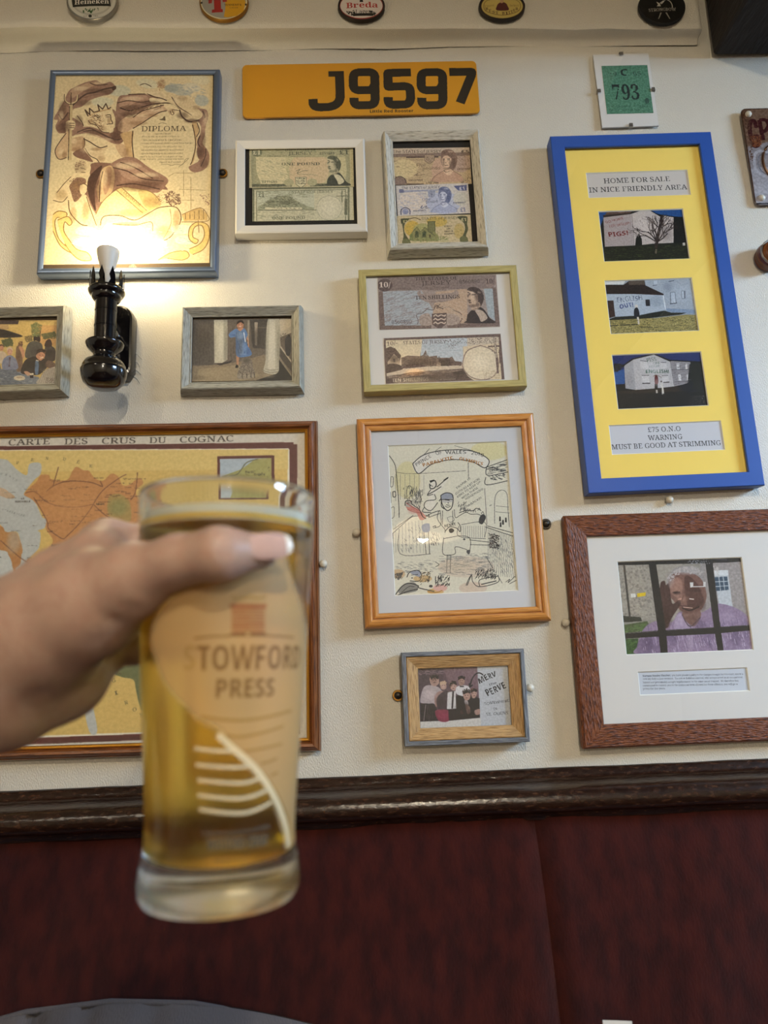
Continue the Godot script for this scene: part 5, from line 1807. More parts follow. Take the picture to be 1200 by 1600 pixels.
		["P","c8a58c",1,[789,382,774,475,742,548,699,588,654,588,615,546,591,472,585,379,599,287,631,213,674,172,720,173,759,215,783,290]],
		["P","b79d8c",1,[1179,260,1160,328,1114,382,1051,411,983,410,923,379,884,324,872,255,891,187,936,133,999,104,1068,105,1128,136,1168,191]],
		["B",4],
		["P","c9b6a0",0,[7,-1,1168,1,1167,80,7,92]],
		["P","8d776b",0,[7,92,1169,82,1168,138,8,149]],
		["P","5d483f",0,[212,138,698,138,697,164,214,167]],
		["H","7a6558",0.27,120,4.88,0.27,[7,92,1169,82,1168,138,8,149]],
		["T","The STATES of JERSEY","sans",[17,79,742,81],4.88,"4a3a34",0.0],
		["T","£5","sansb",[1040,100,1163,99],5.72,"5a4840",0.0],
		["P","b09880",0,[488,114,638,116,631,209,558,272,488,214]],
		["D","5a463a",61,1.36,[497,124,630,126,618,209,559,258,496,207]],
		["L","5a463a",0.54,0,[488,114,638,116,631,209,558,272,488,214,488,114]],
		["T","Five","sans",[364,316,499,312],5.67,"66513f",0.0],
		["T","pounds","sans",[452,366,713,360],5.12,"66513f",0.0],
		["T","States of Jersey","sans",[267,206,459,203],1.62,"66513f",0.0],
		["T","KR527958","sansb",[234,551,444,547],2.68,"5a463a",0.0],
		["T","KR527958","sansb",[962,374,1160,374],2.43,"5a463a",0.0],
		["L","66513f",0.67,1,[314,460,379,426,352,454,480,442]],
		["P","8d776b",1,[202,557,190,594,161,623,120,639,75,638,35,621,8,591,-1,554,11,518,40,489,81,473,126,474,166,491,193,521]],
		["L","4d3b33",1.07,1,[5,568,33,498,97,471,166,500,201,586]],
		["P","6a5648",0,[201,586,461,593,460,610,200,608]],
		["H","5a463a",0.4,70,0.54,2.15,[474,576,680,523,702,601,485,604]],
		["H","5a463a",0.4,40,0.54,2.69,[919,583,1117,459,1165,502,1153,608]],
		["P","c09a80",1,[574,561,603,490,695,421,798,394,863,374,938,410,1012,468,1019,568]],
		["P","d8b89a",1,[749,365,802,323,865,338,914,381,833,465,771,422]],
		["P","85685a",1,[735,122,764,50,843,25,918,52,966,125,973,225,942,325,901,381,852,345,764,322,730,236]],
		["P","d8b89a",1,[748,165,786,122,850,123,887,167,880,253,847,323,800,358,770,329,746,265]],
		["P","85685a",1,[734,136,788,94,877,109,937,182,886,181,850,138,786,137,750,179]],
		["L","5a463a",0.88,1,[759,205,790,200]],
		["L","5a463a",0.88,1,[821,200,864,207]],
		["L","5a463a",0.88,1,[793,251,813,259]],
		["L","5a463a",0.88,1,[783,297,834,295]],
		["L","5a463a",0.88,1,[755,186,791,183]],
		["L","5a463a",0.88,1,[822,183,868,187]],
		["L","5a463a",0.88,1,[761,379,798,411,849,395]],
		["L","5a463a",0.54,1,[574,561,616,483,721,410,787,372]],
		["L","5a463a",0.54,1,[901,381,975,439,1031,469]],
		["S","5a4234",0.45,767,251,22,81],
		["S","5a4234",0.45,869,267,32,68],
		["S","5a4234",0.45,813,351,81,27],
		["S","5a4234",0.45,921,253,41,95],
		["S","5a4234",0.45,776,79,54,33],
		["S","ecd2b4",0.5,815,194,35,27],
		["S","ecd2b4",0.5,817,273,30,27],
		["S","ecd2b4",0.5,835,423,81,35],
		["S","ecd2b4",0.5,879,66,54,22],
		["H","5a4234",0.41,50,2.18,1.36,[751,64,842,37,953,125,957,297,903,353,898,196,813,108]],
		["H","a08a6c",0.41,120,5.41,0.81,[19,185,480,164,687,381,580,493,20,512]],
		["H","7a6252",0.41,60,2.18,1.36,[970,99,1163,88,1159,388,983,328]],
		["G",0.04]
	]],
	"blue_note": [107.5, 49.6, 4.0, "c8c4c6", [
		["P","cdc6c0",0,[5,-38,1108,4,1065,542,-27,498]],
		["P","d8ccc0",1,[428,273,403,339,344,390,261,416,172,412,93,380,41,324,25,257,49,191,108,140,191,114,281,117,360,150,412,206]],
		["P","b8bccf",1,[943,321,912,399,838,459,734,489,622,485,524,446,458,381,439,301,469,224,543,163,647,132,760,136,859,175,924,241]],
		["P","c9c4b8",1,[1063,256,1048,304,1013,341,966,361,915,359,871,336,843,296,835,247,850,199,884,161,932,141,982,143,1027,167,1055,207]],
		["B",4],
		["P","9a9db2",0,[42,83,631,85,629,106,43,118]],
		["P","565d86",0,[857,37,1055,30,1048,122,921,117]],
		["P","6a6f90",0,[47,62,112,65,111,121,45,124]],
		["T","£1","sansb",[940,111,1017,108],5.35,"d8d8e2",0.0],
		["T","The STATES of JERSEY","sans",[85,63,651,68],4.0,"3e4054",0.0],
		["P","a2a6ba",0,[467,99,584,100,572,195,514,227,466,193]],
		["D","454b6c",54,1.2,[475,107,576,111,565,187,515,218,474,185]],
		["T","One","serif",[378,264,498,262],4.25,"4a4c66",0.0],
		["T","pound","serif",[428,301,606,298],3.98,"4a4c66",0.0],
		["T","States of Jersey","sans",[290,156,442,156],1.33,"5a5e80",0.0],
		["T","BM499057","sansb",[234,435,417,437],2.38,"4a4c66",0.0],
		["T","BM499057","sansb",[829,328,1016,327],2.39,"4a4c66",0.0],
		["L","454b6c",0.66,1,[339,381,373,341,357,389,435,350,420,384,484,380]],
		["L","3d4468",1.19,1,[49,481,57,398,119,365,180,403,181,479]],
		["P","8a8fae",1,[163,430,157,450,143,466,125,474,105,473,87,464,76,447,72,426,78,406,92,390,110,382,131,382,148,392,160,409]],
		["T","£1","serifb",[932,467,1008,463],6.63,"5a628e",0.0],
		["L","9aa0bc",0.4,1,[44,146,50,258,109,330]],
		["H","565d86",0.4,60,0.26,2.38,[580,446,887,403,893,479,604,472]],
		["P","aab0ca",1,[494,458,517,403,592,351,674,331,726,317,784,347,842,394,846,472]],
		["P","c9cbdc",1,[635,308,678,276,728,289,766,324,700,388,652,353]],
		["P","707898",1,[629,117,653,61,715,44,775,66,811,124,815,203,789,280,756,323,717,294,648,275,622,206]],
		["P","c9cbdc",1,[638,151,669,118,720,120,748,155,741,222,714,277,676,304,653,280,635,229]],
		["P","707898",1,[628,128,671,96,741,110,787,168,747,166,719,132,668,130,640,162]],
		["L","4c5478",0.69,1,[646,183,671,179]],
		["L","4c5478",0.69,1,[695,180,729,186]],
		["L","4c5478",0.69,1,[672,220,688,226]],
		["L","4c5478",0.69,1,[663,255,704,254]],
		["L","4c5478",0.69,1,[643,168,672,166]],
		["L","4c5478",0.69,1,[696,167,732,170]],
		["L","4c5478",0.69,1,[645,319,673,345,715,333]],
		["L","4c5478",0.42,1,[494,458,528,398,613,342,665,314]],
		["L","4c5478",0.43,1,[756,323,813,370,857,394]],
		["S","4a5278",0.45,652,219,17,64],
		["S","4a5278",0.45,732,233,26,53],
		["S","4a5278",0.45,687,298,64,21],
		["S","4a5278",0.45,773,223,32,75],
		["S","4a5278",0.45,661,84,43,26],
		["S","e4e6f0",0.5,690,175,28,21],
		["S","e4e6f0",0.5,691,237,23,21],
		["S","e4e6f0",0.5,703,355,64,28],
		["S","e4e6f0",0.5,743,76,43,17],
		["H","4a5278",0.4,50,1.71,1.07,[642,72,715,53,801,123,801,258,757,301,756,178,690,108]],
		["H","a4a8c0",0.4,110,4.79,0.8,[57,147,450,134,555,445,50,467]],
		["G",0.04]
	]],
	"church_note": [108.6, 44.5, 4.0, "c6b48c", [
		["P","c8b690",0,[1,-32,1107,-9,1079,472,-18,448]],
		["P","c9a94e",1,[329,209,315,263,282,305,236,328,186,327,142,302,113,258,104,205,117,151,150,109,197,86,247,87,291,112,320,156]],
		["P","c6a958",1,[735,108,719,143,675,171,614,186,547,184,488,167,447,138,434,101,451,66,494,38,555,23,622,24,682,42,722,71]],
		["P","bda468",1,[978,264,967,318,944,360,913,383,879,382,850,358,832,315,828,261,838,208,861,165,893,142,926,142,955,167,974,210]],
		["P","a9a46a",1,[502,254,486,307,446,349,389,372,328,371,274,346,238,302,227,248,243,195,283,153,339,130,401,131,455,157,491,200]],
		["B",4],
		["P","4c4f30",1,[72,66,135,68,106,150,102,260,159,384,181,446,63,443,87,314]],
		["P","4c4f30",1,[890,35,1029,31,1028,155,1036,238,998,347,1025,430,906,427,962,319,993,223,973,126]],
		["P","3e4428",0,[54,45,186,41,172,68,107,122,57,128]],
		["P","3e4428",0,[903,35,1032,31,1029,121,974,113]],
		["T","£1","sansb",[89,115,145,113],4.47,"c9bd86",0.0],
		["T","£1","sansb",[943,105,1015,104],5.02,"d5caa0",0.0],
		["L","5b4a2a",1.05,1,[185,55,262,36,348,72]],
		["T","STATES of JERSEY","sans",[360,72,899,67],3.95,"4a4a30",0.0],
		["P","8d8a58",0,[201,412,207,275,286,188,339,265,405,190,451,267,453,102,553,104,551,269,598,338,594,420]],
		["P","75744a",0,[453,102,553,104,550,255,500,295,446,239]],
		["P","3f4a2c",0,[253,359,257,270,284,243,307,271,303,353]],
		["P","3f4a2c",0,[360,354,364,265,390,235,416,266,412,348]],
		["P","4a3c24",0,[459,370,461,315,481,309,478,366]],
		["L","5c5a38",0.65,0,[207,275,286,188,339,265,405,190,452,253,548,337]],
		["H","8c9a60",0.39,80,3.4,0.39,[172,357,747,355,743,430,169,425]],
		["D","6a7242",90,1.31,[174,316,213,289,208,385,171,384]],
		["D","6a7242",72,1.31,[610,339,723,341,719,409,607,407]],
		["T","STREET","sansb",[687,196,806,192],2.37,"3c3326",0.0],
		["T","LAW","sansb",[722,237,779,231],2.37,"3c3326",0.0],
		["T","ABBAYE IN","sansb",[683,276,814,272],2.36,"3c3326",0.0],
		["T","ALDERNEYS","sansb",[680,316,831,312],2.36,"3c3326",0.0],
		["P","6a6a40",1,[1024,395,1017,417,999,433,975,442,948,442,925,432,909,414,904,393,911,372,929,355,954,346,980,346,1004,356,1020,374]],
		["P","6a6a40",1,[180,412,173,429,157,443,134,450,108,450,85,441,70,427,65,409,72,391,88,378,112,370,137,371,160,379,175,394]],
		["H","8f8a4c",0.39,140,3.42,0.53,[122,67,963,85,969,415,146,397]],
		["H","5a5a34",0.39,70,0.52,2.62,[216,207,604,215,594,420,207,412]],
		["D","6f7a44",90,1.83,[175,302,226,276,208,399,170,398]],
		["L","4c4c2c",0.79,0,[453,102,446,253,548,337]],
		["L","4c4c2c",0.79,0,[553,104,551,283]],
		["L","4c4c2c",0.79,0,[441,102,566,99]],
		["G",0.04]
	]],
	"ten_front": [171.4, 81.0, 4.0, "9c8d86", [
		["P","a9b0b6",0,[64,223,620,228,777,535,703,767,74,767]],
		["P","b79d86",0,[823,250,1282,211,1250,748,735,751]],
		["P","a0aab0",0,[1518,217,1660,220,1650,725,1554,639]],
		["B",3],
		["L","8d929c",0.33,0,[71,231,624,143]],
		["L","8d929c",0.33,0,[71,252,623,172]],
		["L","8d929c",0.32,0,[70,272,622,201]],
		["L","8d929c",0.32,0,[69,292,620,230]],
		["L","8d929c",0.32,0,[68,312,619,259]],
		["L","8d929c",0.32,0,[68,332,617,287]],
		["L","8d929c",0.32,0,[67,353,616,316]],
		["L","8d929c",0.32,0,[66,373,615,345]],
		["L","8d929c",0.32,0,[65,393,613,373]],
		["L","8d929c",0.32,0,[64,413,612,402]],
		["L","8d929c",0.32,0,[64,433,610,430]],
		["L","8d929c",0.32,0,[63,453,609,459]],
		["L","8d929c",0.32,0,[62,473,608,487]],
		["L","8d929c",0.32,0,[61,493,606,516]],
		["L","8d929c",0.32,0,[61,514,605,544]],
		["L","8d929c",0.32,0,[60,534,604,573]],
		["L","8d929c",0.32,0,[59,554,602,601]],
		["L","8d929c",0.32,0,[58,574,601,629]],
		["L","8d929c",0.32,0,[58,594,599,658]],
		["L","8d929c",0.32,0,[57,614,598,686]],
		["L","8d929c",0.32,0,[56,634,597,714]],
		["L","8d929c",0.32,0,[55,654,595,743]],
		["L","8d929c",0.32,0,[54,673,594,771]],
		["L","8d929c",0.32,0,[54,693,593,799]],
		["L","8d929c",0.32,0,[53,713,591,827]],
		["L","8d929c",0.32,0,[52,733,590,855]],
		["B",2],
		["P","84746f",0,[17,9,1706,13,1661,217,64,218]],
		["H","6a5956",0.33,160,4.91,0.16,[17,18,1698,20,1661,217,64,214]],
		["P","75625c",0,[6,230,66,223,74,767,-5,815]],
		["D","3f3030",72,1.3,[6,230,66,223,74,767,-5,815]],
		["D","a39088",54,0.98,[6,230,66,223,74,767,-5,815]],
		["P","75625c",0,[-7,748,735,760,732,809,-5,815]],
		["D","3f3030",72,1.28,[-7,748,735,760,732,809,-5,815]],
		["D","a39088",54,0.96,[-7,748,735,760,732,809,-5,815]],
		["P","75625c",0,[953,754,1720,727,1716,797,965,810]],
		["D","3f3030",72,1.29,[953,754,1720,727,1716,797,965,810]],
		["D","a39088",54,0.97,[953,754,1720,727,1716,797,965,810]],
		["P","75625c",0,[1646,203,1696,204,1712,744,1649,742]],
		["D","3f3030",72,1.31,[1646,203,1696,204,1712,744,1649,742]],
		["D","a39088",54,0.98,[1646,203,1696,204,1712,744,1649,742]],
		["P","5b4a48",1,[209,133,196,175,164,209,120,227,71,225,28,205,-1,171,-11,128,2,85,33,52,78,34,127,35,170,55,199,90]],
		["T","10/","serifb",[19,162,184,163],8.15,"d5c6ba",0.0],
		["T","10/","serifb",[1548,132,1682,132],8.21,"4b3b39",0.0],
		["P","8d7b75",1,[1699,119,1689,156,1665,185,1632,200,1597,199,1566,182,1546,152,1541,115,1551,78,1575,49,1608,33,1643,34,1674,51,1694,82]],
		["T","10/","serifb",[1555,141,1682,141],7.55,"3f3030",0.0],
		["T","THE STATES OF","serifb",[537,66,1149,64],4.91,"3f3030",0.0],
		["T","JERSEY","serif",[627,143,1050,140],6.21,"3f3030",0.0],
		["T","B560890","sans",[1176,130,1464,127],5.58,"3f3030",0.0],
		["T","B560890","sans",[174,725,459,724],5.46,"3f3030",0.0],
		["T","SPECIMEN","sans",[269,199,465,199],2.28,"5b4a48",0.0],
		["T","BANK OF JERSEY","serif",[677,199,1015,197],1.96,"5b4a48",0.0],
		["T","INTERCHANGE","serif",[698,233,981,234],1.96,"5b4a48",0.0],
		["P","9d8c84",1,[556,260,605,228,649,280,1042,272,1108,223,1152,275,1100,358,941,405,721,416,599,346]],
		["T","TEN SHILLINGS","serifb",[523,364,1163,360],5.85,"3a2c2c",0.0],
		["T","TREASURER","serif",[721,413,956,409],1.95,"5b4a48",0.0],
		["L","5b4a48",0.8,1,[541,746,552,680,532,596,619,573,684,516,778,527,813,452,888,505,999,491,1074,543,1165,596,1176,679,1142,729,1155,762]],
		["P","a8978c",1,[580,747,586,614,712,584,735,751]],
		["P","a8978c",1,[962,590,1132,628,1125,745,953,757]],
		["D","5b4a48",72,0.97,[580,731,602,614,744,568,736,735]],
		["D","5b4a48",72,0.97,[970,591,1132,628,1125,745,961,741]],
		["L","3f3030",0.65,1,[787,494,876,445,826,503,937,472,903,522]],
		["P","5d4b48",0,[751,585,963,577,954,740,855,829,751,752]],
		["L","cbb9a8",1.45,1,[773,626,805,603,835,627,883,608,929,626,945,607]],
		["L","cbb9a8",1.45,1,[770,682,802,660,832,684,880,665,926,683,942,663]],
		["L","cbb9a8",1.45,1,[767,739,799,716,829,740,877,722,923,740,939,720]],
		["P","4a3b39",1,[1289,213,1379,187,1464,236,1511,332,1486,445,1430,500,1347,423,1300,327]],
		["P","2e2426",1,[1242,702,1265,609,1340,536,1447,501,1514,559,1577,673,1642,750,1222,739]],
		["P","bfa690",1,[1284,232,1359,224,1409,273,1439,349,1417,425,1378,480,1324,507,1299,478,1276,421,1283,374,1259,354,1273,307]],
		["P","bfa690",1,[1344,460,1435,425,1447,501,1374,546,1322,535]],
		["P","4a3b39",1,[1274,228,1343,195,1448,217,1477,313,1453,407,1428,368,1421,311,1374,272,1322,252]],
		["L","40302f",1.19,1,[1283,311,1319,305]],
		["L","40302f",1.19,1,[1340,309,1393,307]],
		["L","40302f",1.19,1,[1292,391,1320,396]],
		["L","40302f",1.18,1,[1293,433,1329,430]],
		["L","40302f",1.19,1,[1282,270,1320,290]],
		["L","40302f",1.19,1,[1428,368,1439,406]],
		["P","b5a496",1,[1374,555,1427,538,1495,577,1542,672,1451,726,1420,650]],
		["L","40302f",0.55,1,[1339,539,1411,519,1447,501]],
		["H","2e2426",0.49,60,1.64,1.96,[1329,212,1501,250,1522,403,1473,435,1403,298]],
		["S","3a2a2a",0.5,1414,330,48,110],
		["S","3a2a2a",0.5,1343,479,73,36],
		["S","3a2a2a",0.5,1295,403,29,36],
		["S","3a2a2a",0.5,1282,327,18,26],
		["S","3a2a2a",0.5,1415,462,36,55],
		["S","dcc8b4",0.45,1343,347,37,40],
		["S","dcc8b4",0.45,1338,271,48,22],
		["S","dcc8b4",0.45,1444,274,37,37],
		["H","3a2a2a",0.49,60,1.83,2.57,[1325,195,1466,208,1502,332,1477,445,1433,311]],
		["H","3a2a2a",0.49,40,2.18,1.81,[1248,608,1357,546,1363,733,1222,735]],
		["H","8a7a78",0.49,160,8.13,-2.6,[86,249,604,245,716,517,549,746,83,751]],
		["H","b8a592",0.49,80,8.12,3.25,[815,419,1224,395,1220,731,993,591]],
		["G",0.04]
	]],
	"ten_back": [166.8, 68.2, 4.0, "c9bba8", [
		["P","d5c6a8",0,[13,23,553,20,564,332,-4,341]],
		["P","b9c0c6",0,[552,29,1190,22,1159,424,501,329]],
		["P","d3c2a4",0,[1115,171,1643,142,1630,678,1110,655]],
		["B",3],
		["P","6a5650",0,[7,-4,1669,-9,1667,45,10,33]],
		["P","6a5650",0,[1635,6,1677,5,1668,679,1626,686]],
		["P","6a5650",0,[5,23,32,24,22,674,-6,676]],
		["P","5f4d47",0,[22,158,87,127,164,164,237,268,206,383,209,467,18,517]],
		["D","463631",108,2.28,[30,158,134,129,229,267,207,367,29,309]],
		["P","b5a08c",0,[39,360,136,238,210,317,211,434,47,426]],
		["P","58463f",0,[123,316,149,311,146,361,124,363]],
		["P","4e3d38",1,[27,409,104,379,213,409,249,468,129,505,21,517]],
		["P","6c5a52",0,[235,301,331,272,504,288,506,204,512,288,545,272,589,199,601,258,630,301,741,289,747,323,913,330,954,312,988,383,1082,396,1081,451,778,450,652,444,304,462,233,459]],
		["D","463631",126,1.46,[266,311,724,305,715,447,273,453]],
		["P","3e302c",0,[761,344,912,343,936,445,778,445]],
		["P","a08c7a",0,[723,447,733,406,763,382,790,408,787,450]],
		["P","8b7668",0,[563,357,666,353,660,445,557,448]],
		["L","3e302c",0.65,1,[368,440,437,343,454,331]],
		["D","54433c",54,1.63,[987,392,1082,396,1078,451,984,447]],
		["P","c6b6a0",0,[18,525,288,470,651,452,1093,463,1091,496,648,511,16,558]],
		["P","5b4a44",0,[8,566,363,523,1091,496,1235,677,-6,676]],
		["H","46362f",0.48,110,6.43,-0.64,[15,574,363,531,1058,512,1173,658,26,666]],
		["P","3e302c",0,[930,531,1089,521,1147,590,974,575]],
		["T","10/-","serif",[48,112,195,107],5.87,"4b3a36",0.0],
		["T","STATES OF JERSEY","serif",[275,105,884,110],5.22,"4b3a36",0.0],
		["T","TEN SHILLINGS","sans",[89,652,599,653],4.82,"dccfbe",0.0],
		["T","ST. OUEN'S MANOR","sans",[761,653,976,654],1.45,"cbbdac",0.0],
		["D","4f3f39",270,1.48,[868,59,1636,40,1613,124,1436,134,1260,143,1088,102,953,214,922,196]],
		["P","d8cab0",1,[1602,443,1567,558,1490,647,1385,693,1273,689,1176,633,1113,538,1096,422,1130,307,1207,216,1313,169,1426,174,1524,230,1587,326]],
		["L","8a766a",1.31,1,[1370,165,1546,256,1602,443,1541,607,1393,676,1222,643,1119,539,1096,422,1173,240,1370,165]],
		["D","c0ae92",90,2.59,[1356,549,1625,544,1631,661,1363,658]],
		["L","6a5650",2.3,0,[1578,55,1582,593]],
		["L","6a5650",1.97,0,[1472,186,1663,185]],
		["L","6a5650",3.28,0,[1643,244,1634,445]],
		["L","d5c8b0",0.82,0,[1578,55,1577,358]],
		["D","54433c",54,1.48,[1505,69,1649,75,1629,310,1505,271]],
		["S","2e221e",0.5,139,314,97,81],
		["S","2e221e",0.5,451,377,195,65],
		["S","2e221e",0.5,608,384,97,65],
		["S","2e221e",0.5,876,395,130,49],
		["S","2e221e",0.5,515,613,322,64],
		["S","2e221e",0.5,1021,585,97,65],
		["H","4a3a34",0.49,160,4.22,0.97,[250,302,976,333,999,451,257,452]],
		["H","8a786c",0.48,100,8.05,-0.97,[31,559,648,502,1090,505,1088,530,44,609]],
		["H","a3b0b8",0.49,80,9.8,0.65,[562,130,1088,102,1072,320,599,283]],
		["S","efe4cc",0.4,1319,414,163,146],
		["L","3e302c",0.65,1,[753,343,769,307,785,345]],
		["L","3a2c28",0.81,0,[358,357,355,406]],
		["L","3a2c28",0.81,0,[421,359,418,409]],
		["L","3a2c28",0.81,0,[531,364,528,414]],
		["L","3a2c28",0.81,0,[610,367,606,417]],
		["L","3a2c28",0.81,0,[641,369,638,419]],
		["L","3a2c28",0.81,0,[688,371,685,421]],
		["L","3a2c28",0.81,0,[799,375,795,425]],
		["L","3a2c28",0.81,0,[846,377,843,427]],
		["L","3a2c28",0.81,0,[909,380,906,430]],
		["G",0.04]
	]],
	"sale_card": [154.9, 42.9, 3.0, "c8c2bc", [
		["T","HOME FOR SALE","serif",[266,176,1262,178],7.88,"1c1818",0.0],
		["T","IN NICE FRIENDLY AREA","serif",[31,315,1507,322],7.84,"1c1818",0.0]
	]],
	"warning_card": [160.1, 43.8, 3.0, "c6c8cf", [
		["T","£75 O.N.O","serif",[553,126,1012,127],6.97,"18181c",0.0],
		["T","WARNING","serif",[539,243,1023,243],6.95,"18181c",0.0],
		["T","MUST BE GOOD AT STRIMMING","serif",[18,354,1553,354],6.91,"18181c",0.0]
	]],
	"tree_photo": [128.1, 82.3, 4.5, "12120f", [
		["P","1c4a86",0,[15,-10,179,-3,86,96,13,254,-8,268]],
		["P","1c4a86",0,[776,-6,1300,-1,1299,150,1139,128,954,91,888,73]],
		["P","5b463f",0,[152,-4,531,-2,499,41,222,87,79,96]],
		["P","7b6258",0,[300,2,409,0,405,29,310,32]],
		["P","2e201b",0,[77,59,499,41,483,62,86,96]],
		["P","a89c9a",0,[79,96,497,58,472,574,46,569]],
		["P","bdb3ae",0,[497,58,709,-9,775,6,923,119,979,106,1137,143,1068,550,757,551,472,574]],
		["B",3],
		["L","7e7472",0.71,0,[510,63,480,567]],
		["P","14160f",0,[491,582,521,453,579,368,606,471,599,580]],
		["P","101209",0,[12,269,59,271,44,561,-24,573]],
		["P","0e100c",0,[1124,143,1288,135,1272,821,1090,682,1083,435]],
		["P","191c10",0,[-3,567,755,565,1298,546,1269,824,-14,821]],
		["H","2b3018",0.56,160,5.56,0.0,[1,588,1278,589,1261,806,-12,811]],
		["L","3a2a24",3.35,0,[795,625,828,525]],
		["L","2c211e",3.63,1,[800,582,868,381,925,207,952,105]],
		["L","2c211e",1.54,1,[811,524,734,460,653,404]],
		["L","2c211e",0.93,1,[685,427,639,416,574,419]],
		["L","2c211e",0.56,1,[616,421,573,424,532,419]],
		["L","2c211e",0.33,1,[568,420,549,411,519,392]],
		["L","2c211e",0.33,1,[571,420,532,427,520,413]],
		["L","2c211e",0.33,1,[554,420,540,402,502,389]],
		["L","2c211e",0.56,1,[585,420,542,384,518,369]],
		["L","2c211e",0.33,1,[546,371,516,355,496,339]],
		["L","2c211e",0.33,1,[538,386,527,371,495,345]],
		["L","2c211e",0.33,1,[520,373,500,352,501,311]],
		["L","2c211e",0.93,1,[656,410,593,370,549,311]],
		["L","2c211e",0.56,1,[570,346,530,326,460,329]],
		["L","2c211e",0.33,1,[471,333,442,354,402,353]],
		["L","2c211e",0.33,1,[513,333,468,362,435,368]],
		["L","2c211e",0.33,1,[461,332,425,308,413,280]],
		["L","2c211e",0.56,1,[602,351,553,308,519,292]],
		["L","2c211e",0.33,1,[522,311,505,271,493,234]],
		["L","2c211e",0.33,1,[539,303,515,292,487,255]],
		["L","2c211e",0.33,1,[539,309,513,298,500,259]],
		["L","2c211e",1.54,1,[822,525,769,426,710,356]],
		["L","2c211e",0.93,1,[744,392,684,356,613,346]],
		["L","2c211e",0.56,1,[637,358,605,340,563,309]],
		["L","2c211e",0.33,1,[599,332,568,304,550,280]],
		["L","2c211e",0.33,1,[577,325,547,317,525,303]],
		["L","2c211e",0.33,1,[589,324,575,310,559,283]],
		["L","2c211e",0.56,1,[658,364,619,332,595,305]],
		["L","2c211e",0.33,1,[603,330,588,316,556,304]],
		["L","2c211e",0.33,1,[597,328,582,312,545,298]],
		["L","2c211e",0.33,1,[619,331,608,323,583,294]],
		["L","2c211e",0.93,1,[757,417,750,340,725,270]],
		["L","2c211e",0.56,1,[741,322,743,272,752,226]],
		["L","2c211e",0.33,1,[749,255,750,243,780,206]],
		["L","2c211e",0.34,1,[752,227,767,181,756,151]],
		["L","2c211e",0.34,1,[751,234,756,197,771,170]],
		["L","2c211e",0.56,1,[736,339,741,278,726,244]],
		["L","2c211e",0.33,1,[725,258,749,225,752,187]],
		["L","2c211e",0.33,1,[735,256,726,233,708,207]],
		["L","2c211e",0.33,1,[732,247,725,227,733,186]],
		["L","2c211e",1.54,1,[821,525,800,420,763,323]],
		["L","2c211e",0.93,1,[791,370,802,318,802,241]],
		["L","2c211e",0.56,1,[801,252,792,202,760,176]],
		["L","2c211e",0.34,1,[775,204,760,187,750,153]],
		["L","2c211e",0.34,1,[781,212,747,212,740,185]],
		["L","2c211e",0.34,1,[759,210,742,182,734,162]],
		["L","2c211e",0.56,1,[799,268,793,218,794,191]],
		["L","2c211e",0.34,1,[796,202,783,177,787,160]],
		["L","2c211e",0.34,1,[796,199,794,170,784,144]],
		["L","2c211e",0.34,1,[796,210,806,184,804,160]],
		["L","2c211e",0.93,1,[789,370,784,307,782,247]],
		["L","2c211e",0.56,1,[783,251,783,199,765,159]],
		["L","2c211e",0.34,1,[768,199,783,174,779,130]],
		["L","2c211e",0.34,1,[769,172,769,130,762,117]],
		["L","2c211e",0.34,1,[777,170,747,163,742,134]],
		["L","2c211e",0.56,1,[784,307,804,278,807,238]],
		["L","2c211e",0.34,1,[806,239,803,221,828,188]],
		["L","2c211e",0.34,1,[802,247,813,209,797,195]],
		["L","2c211e",0.34,1,[800,253,807,227,828,218]],
		["L","2c211e",1.54,1,[826,525,830,414,819,309]],
		["L","2c211e",0.93,1,[821,374,796,306,793,238]],
		["L","2c211e",0.56,1,[788,278,796,243,795,193]],
		["L","2c211e",0.34,1,[793,213,806,173,796,153]],
		["L","2c211e",0.34,1,[795,204,808,184,825,152]],
		["L","2c211e",0.34,1,[792,224,781,188,777,169]],
		["L","2c211e",0.56,1,[800,242,774,208,756,153]],
		["L","2c211e",0.34,1,[764,185,744,164,725,149]],
		["L","2c211e",0.34,1,[775,182,741,168,730,126]],
		["L","2c211e",0.34,1,[768,171,759,140,733,106]],
		["L","2c211e",0.93,1,[824,339,854,285,875,203]],
		["L","2c211e",0.56,1,[859,256,866,217,866,152]],
		["L","2c211e",0.34,1,[861,191,843,167,844,132]],
		["L","2c211e",0.34,1,[866,157,853,116,850,81]],
		["L","2c211e",0.34,1,[861,199,841,160,831,130]],
		["L","2c211e",0.56,1,[865,225,855,181,848,139]],
		["L","2c211e",0.34,1,[857,157,869,117,876,100]],
		["L","2c211e",0.34,1,[857,153,849,117,816,103]],
		["L","2c211e",0.34,1,[846,165,843,137,853,98]],
		["L","2c211e",1.54,1,[828,525,873,413,900,314]],
		["L","2c211e",0.93,1,[894,318,922,251,970,184]],
		["L","2c211e",0.56,1,[949,203,974,166,1017,122]],
		["L","2c211e",0.34,1,[1002,156,1023,153,1068,126]],
		["L","2c211e",0.34,1,[989,149,1019,132,1048,106]],
		["L","2c211e",0.34,1,[998,150,1013,130,1019,94]],
		["L","2c211e",0.56,1,[954,202,967,168,988,113]],
		["L","2c211e",0.34,1,[975,135,975,95,981,66]],
		["L","2c211e",0.34,1,[979,133,1008,98,1016,85]],
		["L","2c211e",0.34,1,[975,153,980,110,971,85]],
		["L","2c211e",0.93,1,[874,376,927,309,968,235]],
		["L","2c211e",0.56,1,[930,277,948,213,960,166]],
		["L","2c211e",0.34,1,[953,178,951,152,932,99]],
		["L","2c211e",0.34,1,[952,191,978,159,981,114]],
		["L","2c211e",0.34,1,[954,174,972,121,974,96]],
		["L","2c211e",0.56,1,[956,259,988,202,1019,163]],
